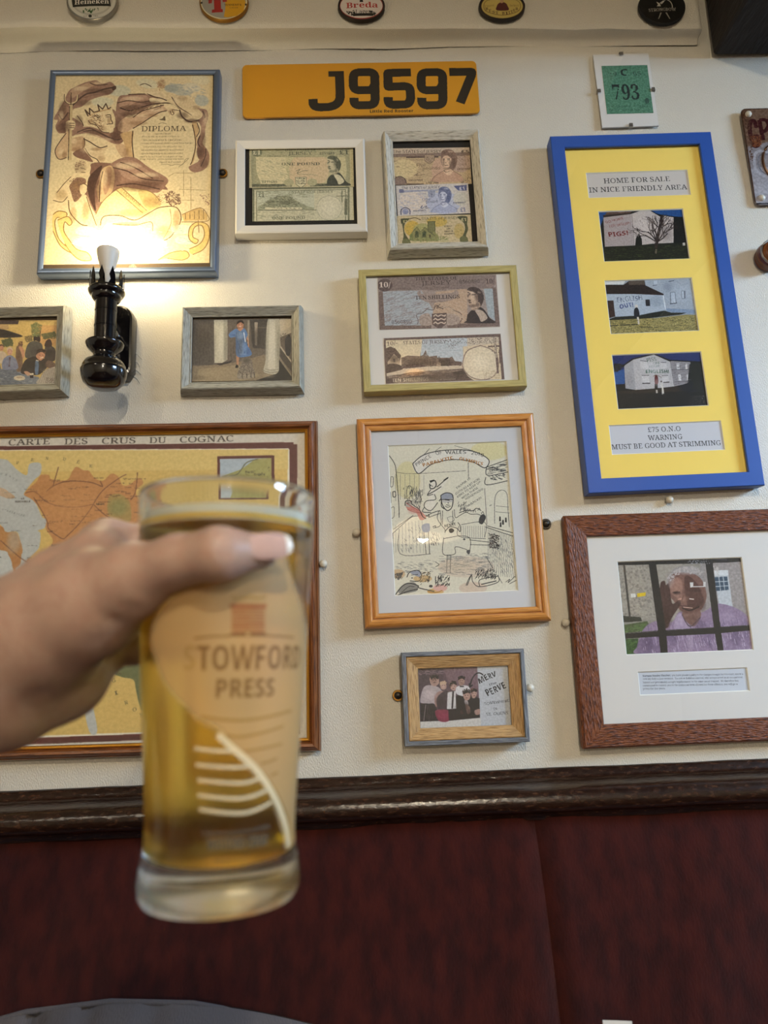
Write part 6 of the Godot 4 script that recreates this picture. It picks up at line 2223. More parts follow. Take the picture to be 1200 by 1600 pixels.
		["L","2c211e",0.34,1,[1001,210,1022,177,1046,141]],
		["L","2c211e",0.34,1,[1018,168,1031,113,1034,84]],
		["L","2c211e",0.34,1,[998,200,1016,157,1008,123]],
		["L","2c211e",1.54,1,[836,525,910,426,970,347]],
		["L","2c211e",0.93,1,[957,383,1034,345,1097,315]],
		["L","2c211e",0.56,1,[1084,317,1140,316,1182,315]],
		["L","2c211e",0.34,1,[1138,316,1156,300,1193,285]],
		["L","2c211e",0.34,1,[1167,316,1197,311,1237,308]],
		["L","2c211e",0.34,1,[1170,316,1213,297,1243,285]],
		["L","2c211e",0.56,1,[1054,330,1086,306,1142,299]],
		["L","2c211e",0.34,1,[1131,314,1150,293,1183,292]],
		["L","2c211e",0.34,1,[1115,312,1125,290,1152,269]],
		["L","2c211e",0.34,1,[1100,314,1136,289,1157,290]],
		["L","2c211e",0.93,1,[930,401,936,302,954,228]],
		["L","2c211e",0.56,1,[944,300,950,233,974,192]],
		["L","2c211e",0.34,1,[966,231,999,194,1007,168]],
		["L","2c211e",0.34,1,[962,232,983,187,1008,166]],
		["L","2c211e",0.34,1,[971,193,971,152,993,135]],
		["L","2c211e",0.56,1,[942,311,932,249,898,202]],
		["L","2c211e",0.34,1,[896,230,908,169,893,134]],
		["L","2c211e",0.34,1,[916,224,914,199,926,153]],
		["L","2c211e",0.34,1,[920,236,910,193,874,167]],
		["L","2c211e",1.54,1,[831,525,922,469,1004,392]],
		["L","2c211e",0.93,1,[969,396,1011,351,1069,291]],
		["L","2c211e",0.56,1,[1042,330,1065,287,1085,231]],
		["L","2c211e",0.34,1,[1072,257,1061,217,1075,180]],
		["L","2c211e",0.34,1,[1079,247,1087,220,1077,184]],
		["L","2c211e",0.34,1,[1082,238,1103,194,1111,160]],
		["L","2c211e",0.56,1,[1035,340,1060,296,1106,249]],
		["L","2c211e",0.34,1,[1074,291,1089,256,1125,243]],
		["L","2c211e",0.34,1,[1093,268,1111,226,1102,199]],
		["L","2c211e",0.34,1,[1089,275,1129,254,1154,230]],
		["L","2c211e",0.93,1,[934,447,963,357,1009,295]],
		["L","2c211e",0.56,1,[1000,357,1037,319,1073,297]],
		["L","2c211e",0.34,1,[1066,309,1106,287,1126,274]],
		["L","2c211e",0.33,1,[1058,314,1076,290,1091,248]],
		["L","2c211e",0.33,1,[1045,310,1061,282,1098,264]],
		["L","2c211e",0.56,1,[985,366,1013,316,1047,258]],
		["L","2c211e",0.34,1,[1032,301,1045,252,1067,208]],
		["L","2c211e",0.34,1,[1020,300,1032,264,1035,205]],
		["L","2c211e",0.34,1,[1044,279,1074,269,1113,233]],
		["L","2c211e",1.27,1,[891,309,853,266,796,195]],
		["L","2c211e",0.76,1,[823,209,792,163,737,129]],
		["L","2c211e",0.46,1,[736,160,688,151,652,142]],
		["L","2c211e",0.46,1,[749,166,730,128,713,100]],
		["L","2c211e",0.46,1,[748,139,713,121,688,109]],
		["L","2c211e",0.76,1,[840,243,832,206,801,139]],
		["L","2c211e",0.46,1,[800,171,775,149,752,125]],
		["L","2c211e",0.46,1,[809,173,808,148,812,100]],
		["L","2c211e",0.46,1,[801,175,764,133,750,113]],
		["L","2c211e",1.27,1,[891,309,962,274,1031,237]],
		["L","2c211e",0.76,1,[972,272,1011,242,1056,185]],
		["L","2c211e",0.46,1,[1049,185,1046,148,1069,115]],
		["L","2c211e",0.46,1,[1027,226,1048,195,1077,179]],
		["L","2c211e",0.46,1,[1046,211,1060,184,1080,151]],
		["L","2c211e",0.76,1,[1010,240,1045,243,1101,231]],
		["L","2c211e",0.46,1,[1091,234,1116,234,1149,255]],
		["L","2c211e",0.46,1,[1057,232,1087,251,1120,260]],
		["L","2c211e",0.46,1,[1098,232,1129,224,1157,235]],
		["L","6a6050",2.23,0,[783,711,799,640]],
		["T","GO HOME","sans",[104,192,376,138],3.66,"7a2a26",0.84],
		["T","YOU ENGLISH","sans",[147,260,465,223],3.93,"7a2a26",1.26],
		["T","PIGS!","sansb",[126,413,416,397],7.27,"6e1f1c",0.7],
		["P","b5afa5",0,[1202,557,1240,555,1236,602,1198,603]],
		["S","d8d0cc",0.35,692,226,169,169],
		["S","6a605c",0.4,968,385,127,169],
		["H","8a807c",0.42,60,0.42,4.24,[545,102,1108,157,1056,535,501,554]],
		["H","39401f",0.56,90,5.56,0.0,[1,588,1278,589,1261,806,-12,811]],
		["G",0.03]
	]],
	"courtyard_photo": [129.6, 84.0, 4.5, "8f9aa8", [
		["P","9fa9b6",0,[604,-17,1309,-2,1293,566,848,487,853,234,591,88]],
		["P","aab6c4",0,[14,212,853,234,855,487,420,557,114,558,4,301]],
		["P","cfd2d2",0,[14,0,318,13,284,67,11,62]],
		["B",3],
		["P","2a1d1b",0,[11,60,283,74,374,15,600,16,604,96,852,241,850,261,405,222,12,205]],
		["P","54483f",0,[358,32,403,12,600,16,598,88,367,78]],
		["P","36241f",0,[3,309,108,309,107,558,0,583]],
		["P","1c1d22",0,[573,319,639,317,633,418,570,418]],
		["P","b4bfcc",0,[953,223,1022,219,1015,390,938,394]],
		["L","4d5560",0.73,0,[953,223,1022,219,1015,390,938,394,953,223]],
		["P","b4bfcc",0,[1117,208,1164,206,1158,322,1109,323]],
		["L","4d5560",0.73,0,[1117,208,1164,206,1158,322,1109,323,1117,208]],
		["P","2d3340",0,[1152,210,1174,206,1162,322,1143,321]],
		["L","3a414c",1.01,0,[923,398,1027,391]],
		["P","b9c4d0",0,[739,26,782,24,776,96,733,101]],
		["L","3a414c",0.88,0,[948,50,1034,39]],
		["L","3a414c",0.73,0,[708,105,773,95]],
		["L","d5dde4",1.16,0,[843,263,849,480]],
		["P","7f93ad",0,[851,465,1301,507,1293,569,872,518]],
		["P","20231a",0,[5,597,106,565,448,558,648,523,833,501,926,535,1149,545,1061,571,694,599,441,617,10,612]],
		["P","8d8350",0,[3,612,693,606,1145,574,1297,589,1283,839,-14,840]],
		["H","a79c66",0.57,200,5.71,-0.29,[8,627,692,613,1296,596,1277,831,-8,832]],
		["H","5a5630",0.57,110,5.71,-0.29,[8,627,692,613,1296,596,1277,831,-8,832]],
		["L","2a2a1c",1.28,1,[0,697,209,695,418,692]],
		["L","3c3820",0.86,1,[454,735,702,754]],
		["P","d5cfc6",1,[453,418,449,430,442,440,432,446,422,445,414,439,409,429,408,416,412,403,420,393,429,388,439,388,447,394,452,405]],
		["P","1c1f26",1,[392,467,436,432,460,485,453,573,383,577]],
		["L","cfc8be",2.29,0,[431,580,434,690]],
		["T","ENGLISH","sans",[164,346,531,317],7.2,"2a3352",1.3],
		["T","OUT!","sansb",[190,440,393,415],6.61,"1d2f6e",0.72],
		["S","c2ccd8",0.4,322,330,231,87],
		["S","7a8696",0.4,726,348,130,116],
		["S","b6c2d0",0.4,1105,245,203,174],
		["S","6f7c8e",0.4,923,132,87,102],
		["H","18120f",0.58,90,7.25,0.87,[17,70,590,95,826,225,407,212,13,197]],
		["D","c0b06c",252,2.0,[7,634,692,613,1296,596,1277,831,-8,832]],
		["D","544e28",252,2.0,[7,634,692,613,1296,596,1277,831,-8,832]],
		["G",0.03]
	]],
	"gable_photo": [130.3, 82.4, 4.5, "14130f", [
		["P","1b2a5e",0,[10,3,1315,-2,1318,157,866,123,618,11,186,166,139,450,3,444]],
		["P","26508c",0,[6,244,173,223,155,436,3,444]],
		["B",4],
		["P","b4b2b4",0,[173,165,306,85,618,14,837,136,844,509,622,528,293,535,153,507]],
		["P","a09fa3",0,[173,165,305,92,296,535,153,507]],
		["P","8b888c",0,[839,122,1126,149,1099,449,1041,475,844,509]],
		["P","17130f",0,[162,158,294,70,619,4,853,123,837,139,617,23,313,85,172,172]],
		["L","15120f",1.41,0,[839,119,1139,149]],
		["P","c5c3c4",0,[411,104,508,119,506,230,402,221]],
		["L","5a585c",0.84,0,[411,104,508,119]],
		["P","c5c3c4",0,[701,142,780,148,778,235,697,240]],
		["L","5a585c",0.85,0,[701,142,780,148]],
		["P","c5c3c4",0,[407,326,510,330,503,444,403,444]],
		["L","5a585c",0.84,0,[407,326,510,330]],
		["P","c5c3c4",0,[694,343,783,342,782,438,691,443]],
		["L","5a585c",0.84,0,[694,343,783,342]],
		["P","d0cecf",0,[923,169,964,168,962,257,921,255]],
		["P","d0cecf",0,[1049,182,1077,180,1072,262,1044,260]],
		["P","d0cecf",0,[926,330,966,332,961,429,923,427]],
		["P","d0cecf",0,[1048,335,1076,336,1069,426,1044,430]],
		["L","57545a",0.84,0,[842,259,1096,263]],
		["L","3a3534",1.26,0,[400,444,512,445]],
		["L","3a3534",1.26,0,[701,443,787,441]],
		["L","57545a",0.7,0,[867,439,1087,437]],
		["P","0d0e0a",0,[1106,191,1306,142,1292,826,1088,634,1039,489]],
		["P","2e261c",0,[7,529,293,535,650,522,899,504,957,585,450,591,15,579]],
		["P","0e0d0b",0,[10,444,154,443,152,514,292,542,6,543]],
		["P","131210",0,[8,586,450,591,1024,602,1305,728,1292,826,-10,821]],
		["P","15171d",1,[924,527,1013,474,1181,453,1285,500,1302,572,1105,606,958,578]],
		["D","8a8478",108,1.11,[1043,660,1292,643,1283,812,1038,801]],
		["D","4a443a",72,1.11,[26,601,379,616,357,686,32,671]],
		["D","14150f",108,3.65,[3,144,94,133,173,165,110,234,11,259]],
		["P","5a1f1c",1,[591,341,626,335,634,414,617,464,578,462]],
		["L","15120f",3.63,0,[596,463,586,540]],
		["L","b8b2a8",1.95,0,[592,548,589,597]],
		["P","c9c5bd",1,[653,444,688,438,692,517,687,613,660,612,666,530,656,501]],
		["P","2a211b",1,[687,428,685,434,680,439,675,441,668,441,663,438,660,433,660,427,662,421,666,416,672,414,678,414,683,417,686,422]],
		["L","6a5c50",0.7,1,[569,347,606,327,645,343,684,367]],
		["T","PISS","sans",[510,129,647,114],5.63,"2c4a40",0.56],
		["T","OFF","sans",[591,172,688,166],3.66,"2c4a40",0.56],
		["T","HOME","sans",[527,212,676,210],3.09,"2c4a40",0.56],
		["T","ENGLISH!","sansb",[470,293,799,307],5.04,"1d4a34",0.56],
		["S","d6d4d6",0.5,579,212,169,126],
		["S","8a888c",0.4,229,382,70,126],
		["S","c4c2c6",0.4,633,443,126,84],
		["H","6a676c",0.42,60,5.64,0.28,[849,151,1124,163,1083,463,846,495]],
		["D","2c2a22",252,2.22,[15,586,1024,602,1292,742,1282,819,2,811]],
		["D","1e2016",162,4.23,[1118,206,1291,156,1292,643,1111,564]],
		["G",0.03]
	]],
	"cartoon": [166.0, 207.8, 4.2, "d3d0bf", [
		["P","cfc99e",1,[1660,135,1630,192,1555,236,1449,259,1334,256,1232,227,1163,178,1141,120,1170,62,1245,18,1350,-5,1466,-2,1569,27,1638,76]],
		["P","cdc7a0",1,[426,513,404,626,351,716,278,764,200,761,132,709,87,617,74,502,96,389,149,298,222,249,300,252,369,305,414,398]],
		["P","cbbfae",1,[1361,1734,1319,1794,1212,1840,1059,1862,892,1856,743,1824,641,1771,607,1709,647,1649,754,1603,907,1580,1075,1586,1225,1618,1327,1671]],
		["P","c9b9a8",1,[1248,2012,1228,2045,1174,2071,1098,2083,1015,2080,940,2063,890,2034,873,1999,894,1966,947,1941,1024,1929,1107,1931,1182,1949,1232,1978]],
		["P","c4a678",1,[521,1863,507,1883,472,1898,421,1905,366,1903,316,1892,282,1875,271,1854,284,1834,319,1819,370,1812,426,1814,475,1825,509,1842]],
		["P","c8a468",1,[668,2039,656,2056,625,2068,581,2074,533,2072,490,2063,460,2049,450,2032,462,2015,492,2003,537,1997,585,1998,629,2007,658,2022]],
		["P","c4a884",1,[164,1788,154,1815,127,1836,89,1847,47,1845,10,1832,-15,1809,-23,1782,-13,1755,14,1734,52,1723,94,1725,131,1738,156,1761]],
		["P","d0a59c",1,[717,1994,707,2014,680,2029,642,2037,601,2036,564,2025,538,2008,530,1988,540,1968,567,1953,605,1945,647,1946,684,1956,709,1974]],
		["B",5],
		["P","d6d4cc",1,[332,279,458,166,622,113,850,94,1109,110,1283,174,1391,269,1320,367,1164,279,972,240,778,242,581,295,398,422]],
		["L","1c1c1e",0.98,1,[332,279,458,175,622,121,850,98,1109,112,1283,174,1388,269,1320,367,1164,279,972,240,777,246,581,300,406,422,332,279]],
		["T","PRINCE","sans",[387,317,594,195],4.89,"1c1c1e",0.49],
		["T","OF","sans",[660,164,742,155],4.92,"1c1c1e",0.49],
		["T","WALES","sans",[790,156,1073,159],4.93,"1c1c1e",0.49],
		["T","2018","sans",[1146,167,1310,211],4.93,"1c1c1e",0.49],
		["T","PARALYTIC","sansb",[475,325,900,226],4.57,"9a6420",0.49],
		["T","OLYMPICS","sansb",[972,240,1293,333],4.59,"9a6420",0.49],
		["L","1c1c1e",0.82,1,[15,154,83,272,102,405,118,798,117,1024]],
		["L","484848",0.49,1,[95,388,334,420,1059,400]],
		["L","484848",0.66,1,[1098,285,1088,517]],
		["L","484848",0.66,1,[576,70,491,159]],
		["L","484848",0.49,1,[655,106,739,49]],
		["L","484848",0.49,1,[918,38,1173,121]],
		["L","1c1c1e",0.82,1,[1345,359,1643,260]],
		["L","1c1c1e",0.82,1,[1345,359,1354,475,1639,434]],
		["L","1c1c1e",0.82,1,[1328,499,1329,606,1623,558]],
		["L","484848",0.64,1,[1407,1146,1427,838,1466,725,1541,687,1602,746,1602,974,1603,1200]],
		["L","1c1c1e",0.8,1,[1276,1190,1649,1330]],
		["L","1c1c1e",0.8,1,[1301,1175,1645,1282]],
		["L","484848",0.65,1,[1302,655,1302,1159]],
		["L","484848",0.63,1,[13,1246,194,1091,308,1014,435,1018]],
		["L","484848",0.64,1,[32,1182,309,998]],
		["L","1c1c1e",0.79,1,[22,1230,12,1689]],
		["L","484848",0.64,1,[111,1185,113,1519,521,1532]],
		["L","484848",0.65,1,[28,452,59,469,47,584,15,583,28,452]],
		["L","1c1c1e",0.97,1,[44,665,80,666,78,732,46,731,44,665]],
		["L","1c1c1e",0.97,1,[12,664,14,819]],
		["L","484848",0.64,1,[11,892,51,877,46,1006,9,1021,11,892]],
		["L","484848",0.65,1,[1351,901,1384,886]],
		["L","484848",0.64,1,[920,1163,912,1307,1274,1350]],
		["L","484848",0.64,1,[953,1147,1273,1125,1260,1334]],
		["L","1c1c1e",0.79,1,[1259,1588,1344,1749]],
		["L","484848",0.63,1,[1414,1877,1456,1957]],
		["L","777772",0.48,1,[1314,1223,1275,1841]],
		["L","777772",0.48,1,[1336,1229,1303,1845]],
		["L","777772",0.48,1,[1358,1234,1331,1849]],
		["L","777772",0.48,1,[1380,1240,1359,1853]],
		["L","777772",0.48,1,[1402,1245,1387,1858]],
		["L","777772",0.48,1,[1424,1251,1415,1862]],
		["L","777772",0.48,1,[1446,1256,1443,1866]],
		["L","777772",0.48,1,[1468,1262,1471,1870]],
		["L","777772",0.48,1,[1490,1268,1499,1874]],
		["L","777772",0.48,1,[1512,1273,1528,1878]],
		["L","777772",0.48,1,[1533,1279,1556,1882]],
		["L","777772",0.48,1,[1555,1284,1584,1886]],
		["L","777772",0.48,1,[1577,1290,1612,1890]],
		["L","777772",0.48,1,[1599,1295,1640,1894]],
		["L","777772",0.48,1,[1621,1301,1668,1898]],
		["L","777772",0.48,1,[1643,1306,1696,1902]],
		["L","8a8a84",0.4,1,[66,1119,51,1501]],
		["L","8a8a84",0.4,1,[110,1113,98,1503]],
		["L","8a8a84",0.4,1,[155,1106,145,1504]],
		["L","8a8a84",0.4,1,[200,1099,192,1506]],
		["L","8a8a84",0.4,1,[244,1093,239,1507]],
		["L","8a8a84",0.4,1,[289,1086,286,1509]],
		["L","8a8a84",0.4,1,[334,1080,333,1510]],
		["L","8a8a84",0.4,1,[378,1073,380,1512]],
		["L","8a8a84",0.4,1,[423,1066,427,1514]],
		["H","484848",0.49,60,8.18,-0.98,[1360,376,1633,293,1624,417,1363,459]],
		["T","OPEN","sans",[1389,427,1504,405],3.6,"484848",0.33],
		["H","484848",0.65,40,3.26,1.31,[1377,492,1590,449,1600,532,1389,550]],
		["P","d8d4c8",1,[561,550,617,544,638,602,613,634,643,667,678,619,796,500,803,524,692,652,625,716,605,797,618,846,549,957,473,874,526,778,513,712,564,649]],
		["L","1c1c1e",1.14,1,[561,550,626,527,639,593,605,633,557,632,552,566]],
		["L","1c1c1e",1.46,1,[554,533,618,519]],
		["L","1c1c1e",1.62,1,[746,531,805,492]],
		["L","1c1c1e",0.97,1,[646,618,813,484]],
		["L","1c1c1e",0.97,1,[513,720,594,682,710,612]],
		["L","1c1c1e",0.81,1,[564,649,512,729,593,715]],
		["L","1c1c1e",0.81,1,[609,715,621,789,492,809,465,890,550,941,651,831]],
		["L","1c1c1e",0.8,1,[465,890,438,954,549,965]],
		["T","FRANK !!!","sans",[925,651,1117,518],2.76,"1c1c1e",0.32],
		["T","GOTTA DO A BIT MORE","sans",[904,733,1249,525],2.75,"1c1c1e",0.32],
		["T","KIND TO KEEP UP","sans",[926,774,1256,571],2.75,"1c1c1e",0.32],
		["T","WITH THESE","sans",[985,800,1214,652],2.74,"1c1c1e",0.32],
		["T","HEDGEHOGS!!!!","sans",[1036,810,1285,671],2.74,"1c1c1e",0.32],
		["T","CRABACK!!!","sans",[1013,931,1253,792],2.73,"1c1c1e",0.32],
		["P","b9b7b4",1,[696,734,769,704,849,723,859,821,715,833]],
		["P","8f96a4",1,[704,726,769,704,848,731,845,780,709,784]],
		["L","1c1c1e",0.97,1,[696,734,770,701,852,726,859,821,830,917,773,948,727,898,700,816,696,734]],
		["L","1c1c1e",0.81,1,[701,792,853,796]],
		["L","1c1c1e",0.8,1,[761,867,808,876]],
		["L","1c1c1e",1.45,1,[749,793,812,803]],
		["L","1c1c1e",0.97,1,[668,815,701,783,696,881,734,923]],
		["L","1c1c1e",0.64,1,[661,945,632,1041,668,1122,727,1205,725,1253]],
		["L","1c1c1e",0.64,1,[869,935,879,1048,944,1018,1026,980,1088,1007,1184,1010,1246,1044]],
		["L","1c1c1e",0.8,1,[930,985,1027,956,1123,959,1173,928,1235,963]],
		["P","3a3a3a",1,[1214,1043,1264,1012,1293,1062,1239,1149,1193,1123]],
		["T","HENRY","sansb",[729,1181,881,1153],4.15,"1c1c1e",0.32],
		["P","1c1c1e",1,[783,1206,823,1192,853,1225,820,1256,788,1247]],
		["L","1c1c1e",0.8,1,[726,1237,792,1175,887,1194,931,1243,936,1163,907,1114]],
		["L","1c1c1e",0.64,1,[677,945,675,1139,570,1183]],
		["L","1c1c1e",0.8,1,[563,1167,603,1152,601,1184]],
		["L","1c1c1e",0.64,1,[706,1316,686,1538,844,1543,857,1448,997,1485,1042,1518,1061,1343,944,1300,785,1318,705,1332]],
		["L","1c1c1e",0.64,1,[1052,1359,1327,1400]],
		["L","1c1c1e",0.63,1,[1056,1423,1316,1439]],
		["L","1c1c1e",0.63,1,[741,1548,720,1791]],
		["L","1c1c1e",0.63,1,[788,1549,767,1793]],
		["P","484848",1,[997,1349,995,1355,990,1359,984,1361,977,1361,971,1358,966,1354,965,1348,967,1343,972,1338,978,1336,985,1336,991,1339,996,1344]],
		["P","484848",1,[1003,1509,1052,1494,1041,1550,1017,1549]],
		["P","c08478",1,[206,801,285,803,298,868,422,953,482,1036,401,1066,342,951,233,915]],
		["P","a9a49a",1,[214,801,262,794,299,852,266,884,211,866]],
		["L","1c1c1e",0.96,1,[203,865,214,801,278,795,307,852,392,920,435,1018,481,1052]],
		["L","1c1c1e",0.64,1,[223,769,246,606,302,608,303,771]],
		["P","8e96a6",1,[421,1139,517,1118,517,1222,433,1230]],
		["L","1c1c1e",0.64,1,[440,1235,458,1530]],
		["L","1c1c1e",0.64,1,[504,1229,505,1532]],
		["L","9a4a48",0.8,1,[233,915,311,950,405,969]],
		["H","484848",0.49,50,1.29,-6.47,[293,624,451,661,426,872,332,821]],
		["H","3b2f2a",0.64,90,3.51,1.28,[1334,1288,1452,1308,1440,1483,1322,1479]],
		["H","1c1c1e",0.55,110,2.2,-4.09,[1107,1757,1390,1766,1382,1892,1100,1882]],
		["L","1c1c1e",0.78,1,[1055,1834,1065,1928,1156,1994,1402,1939,1401,1845]],
		["L","1c1c1e",0.78,1,[1156,1994,1161,1900,1400,1861]],
		["L","1c1c1e",0.78,1,[1056,1818,984,1972]],
		["L","1c1c1e",1.09,1,[1173,1963,1380,1923]],
		["H","1c1c1e",0.55,70,2.19,-4.07,[569,1833,757,1839,750,1964,563,1958]],
		["L","1c1c1e",0.78,1,[569,1833,564,1927]],
		["P","8f96a6",1,[228,1767,354,1747,366,1826,319,1825]],
		["L","1c1c1e",0.94,1,[186,1836,228,1767,338,1747,382,1811,347,1888,223,1884]],
		["P","7d7c78",1,[78,1988,158,1928,269,1901,328,1965,294,2026,91,2050]],
		["L","1c1c1e",1.08,1,[12,2079,110,1958,206,1914,329,1950,343,1981,543,2035]],
		["L","1c1c1e",1.08,1,[44,2072,186,2023,327,1996]],
		["D","6e5a44",72,1.87,[16,1783,118,1771,115,1849,21,1846]],
		["D","8a7450",72,1.88,[400,1765,494,1768,472,1908,346,1919]],
		["L","a8762c",1.09,1,[450,2032,558,2051,653,2023]],
		["P","3b3b3b",1,[525,1964,522,1972,515,1979,505,1982,494,1981,484,1977,477,1971,475,1963,478,1955,485,1948,495,1945,507,1945,516,1949,523,1956]],
		["H","9a9a92",0.47,90,4.73,0.63,[644,1600,1278,1542,1262,1794,633,1804]],
		["L","1c1c1e",0.63,1,[1504,1943,1562,1906,1535,1952,1635,1869]],
		["L","1c1c1e",0.63,1,[1550,1968,1647,1924]],
		["L","707070",0.4,0,[952,1164,943,1324]],
		["L","707070",0.4,0,[980,1164,971,1324]],
		["L","707070",0.4,0,[1009,1165,1000,1325]],
		["L","707070",0.4,0,[1038,1166,1028,1326]],
		["L","707070",0.4,0,[1066,1167,1057,1327]],
		["L","707070",0.4,0,[1095,1168,1085,1328]],
		["L","707070",0.4,0,[1123,1169,1114,1329]],
		["L","707070",0.4,0,[1152,1170,1142,1330]],
		["L","707070",0.4,0,[1181,1171,1171,1331]],
		["L","707070",0.4,0,[1209,1172,1199,1332]],
		["L","707070",0.4,0,[1238,1173,1228,1333]],
		["L","707070",0.4,0,[1266,1174,1256,1334]],
		["L","707070",0.41,0,[93,421,78,797]],
		["L","707070",0.41,0,[157,424,143,782]],
		["L","707070",0.41,0,[221,428,207,768]],
		["L","707070",0.41,0,[285,431,271,754]],
		["L","707070",0.41,0,[349,435,336,740]],
		["L","707070",0.41,0,[414,439,400,725]],
		["L","707070",0.41,0,[478,442,465,711]],
		["H","707070",0.48,90,1.59,6.37,[1298,1351,1623,1362,1622,1837,1325,1796]],
		["H","707070",0.39,120,9.47,0.63,[646,1552,1310,1543,1292,1826,632,1835]],
		["H","707070",0.39,70,6.28,0.94,[46,1627,580,1613,572,1770,71,1785]],
		["H","484848",0.49,70,0.97,-4.85,[183,588,454,612,439,938,206,801]],
		["H","484848",0.48,40,1.61,-3.87,[922,839,1035,826,1059,957,931,969]],
		["P","1c1c1e",1,[575,592,574,595,571,598,568,599,565,599,561,598,559,595,559,591,560,587,562,585,565,583,569,583,572,585,574,588]],
		["P","1c1c1e",1,[799,843,798,847,795,850,792,851,789,851,786,849,783,846,783,843,784,839,786,837,790,835,793,835,796,837,798,840]],
		["L","1c1c1e",0.65,1,[574,600,598,604]],
		["L","1c1c1e",0.64,1,[744,882,783,903,824,885]],
		["L","1c1c1e",0.56,1,[709,946,699,1139]],
		["L","1c1c1e",0.56,1,[844,950,842,1144]],
		["L","484848",0.48,1,[767,1045,832,1031,861,1080,796,1110,767,1045]],
		["L","1c1c1e",0.8,1,[677,945,613,959,548,981,482,1020]],
		["L","1c1c1e",0.64,1,[675,985,594,1007,513,1037]],
		["L","1c1c1e",0.8,1,[475,1003,522,1021,516,989]],
		["L","1c1c1e",0.56,1,[1010,988,1034,953,1048,989]],
		["L","1c1c1e",0.56,1,[1058,973,1083,938,1097,974]],
		["L","1c1c1e",0.56,1,[1122,983,1146,948,1160,985]],
		["L","1c1c1e",0.56,1,[1187,961,1211,926,1225,962]],
		["L","1c1c1e",0.56,1,[1232,1011,1256,976,1270,1012]],
		["P","1c1c1e",0,[1477,1051,1496,1052,1495,1116,1469,1116]],
		["P","1c1c1e",0,[1514,1101,1533,1101,1532,1166,1506,1165]],
		["P","1c1c1e",0,[1556,1070,1575,1070,1574,1135,1548,1134]],
		["P","1c1c1e",0,[1480,1132,1499,1133,1498,1197,1472,1196]],
		["L","484848",0.48,1,[1425,985,1616,1007]],
		["L","484848",0.48,1,[1439,904,1614,926]],
		["H","1c1c1e",0.64,60,1.6,2.23,[1319,1280,1460,1300,1448,1484,1313,1487]],
		["H","484848",0.47,60,2.19,-2.81,[39,1784,134,1771,114,1865,36,1862]],
		["H","1c1c1e",0.47,50,2.19,-2.19,[352,1779,510,1768,486,1924,361,1935]],
		["L","1c1c1e",0.78,1,[969,1972,1005,1895,1047,1834]],
		["L","1c1c1e",0.62,1,[107,2035,204,1961,282,1964]],
		["L","1c1c1e",0.63,1,[242,1806,336,1802]],
		["P","1c1c1e",1,[265,1846,264,1850,261,1853,257,1855,253,1855,249,1853,247,1850,246,1846,247,1842,250,1838,254,1837,258,1837,262,1839,264,1842]],
		["L","1c1c1e",0.63,1,[578,1645,624,1678,575,1708]],
		["H","707070",0.48,40,1.59,4.77,[125,1217,430,1131,412,1497,114,1487]],
		["H","484848",0.48,30,0.95,4.14,[535,1246,661,1250,638,1409,527,1406]],
		["L","9a4a48",0.96,1,[221,825,282,868,391,936]],
		["L","1c1c1e",0.64,1,[236,834,260,827]],
		["L","484848",0.48,1,[316,820,445,808]],
		["S","b8706a",0.4,327,934,112,64],
		["S","9aa0ae",0.5,467,1172,64,64],
		["S","8a90a0",0.45,775,745,81,39],
		["S","c7b59a",0.35,889,1718,346,110],
		["S","d0b080",0.4,395,1866,94,47],
		["G",0.02]
	]],
	"bars_photo": [171.9, 125.2, 3.4, "8e8a80", [
		["P","9b958a",0,[-4,-25,892,-4,806,814,-75,791]],
		["P","958f8c",0,[1146,2,1839,18,1739,837,1057,820]],
		["D","a9a294",324,3.97,[-5,65,465,76,452,770,6,758]],
		["D","857f76",216,3.97,[-5,65,465,76,452,770,6,758]],
		["D","a39a98",144,3.64,[1502,82,1705,69,1724,660,1472,654]],
		["B",3],
		["P","33352c",0,[8,741,256,765,269,817,9,828]],
		["P","4c5a38",0,[6,863,340,819,382,943,14,968]],
		["P","2c4a26",0,[16,1046,194,1042,175,1249,7,1245]],
		["H","5f7a44",0.7,60,3.52,-1.76,[12,898,338,845,328,941,15,959]],
		["H","4d6e38",0.7,60,1.75,-2.81,[19,1055,185,1051,167,1240,13,1241]],
		["L","3c3a36",2.17,0,[94,67,111,778]],
		["P","b9bfc4",0,[1310,168,1502,164,1508,655,1328,650]],
		["P","d0d4d6",0,[1310,168,1502,164,1503,236,1311,240]],
		["P","30485c",0,[1309,258,1482,253,1483,432,1311,446]],
		["L","c0c6ca",0.9,0,[1367,256,1370,442]],
		["L","c0c6ca",0.9,0,[1302,321,1493,316]],
		["L","c0c6ca",0.9,0,[1426,257,1428,443]],
		["L","c0c6ca",0.9,0,[1295,383,1486,379]],
		["P","8d7a94",1,[190,1094,277,923,447,822,660,845,781,707,921,746,1104,716,1314,615,1542,673,1691,783,1748,908,1723,1255,1009,1263,175,1249,176,1146]],
		["P","7c6a86",1,[190,1094,322,1011,534,1034,511,1258,193,1250]],
		["P","a492aa",1,[780,725,906,886,820,1024,688,916]],
		["H","a08eaa",0.88,70,1.41,10.6,[335,872,1689,801,1692,1220,338,1219]],
		["H","6a5a74",0.71,50,1.77,10.6,[335,872,1689,801,1692,1220,338,1219]],
		["P","7a5c54",1,[815,726,940,905,1061,785,1036,679]],
		["L","4b3d44",1.07,1,[814,743,904,904,1061,785]],
		["P","8f8a88",1,[661,296,728,172,844,103,1025,107,1129,164,1183,327,1168,469,1143,361,943,195,797,210,674,350]],
		["P","75544c",1,[666,332,742,209,872,185,1050,216,1147,326,1173,505,1112,645,1033,714,887,728,785,672,724,565,677,493]],
		["P","906d60",1,[694,333,793,246,860,301,843,461,766,513,699,458]],
		["P","553832",1,[901,248,1008,269,1099,432,1116,610,929,676,890,533]],
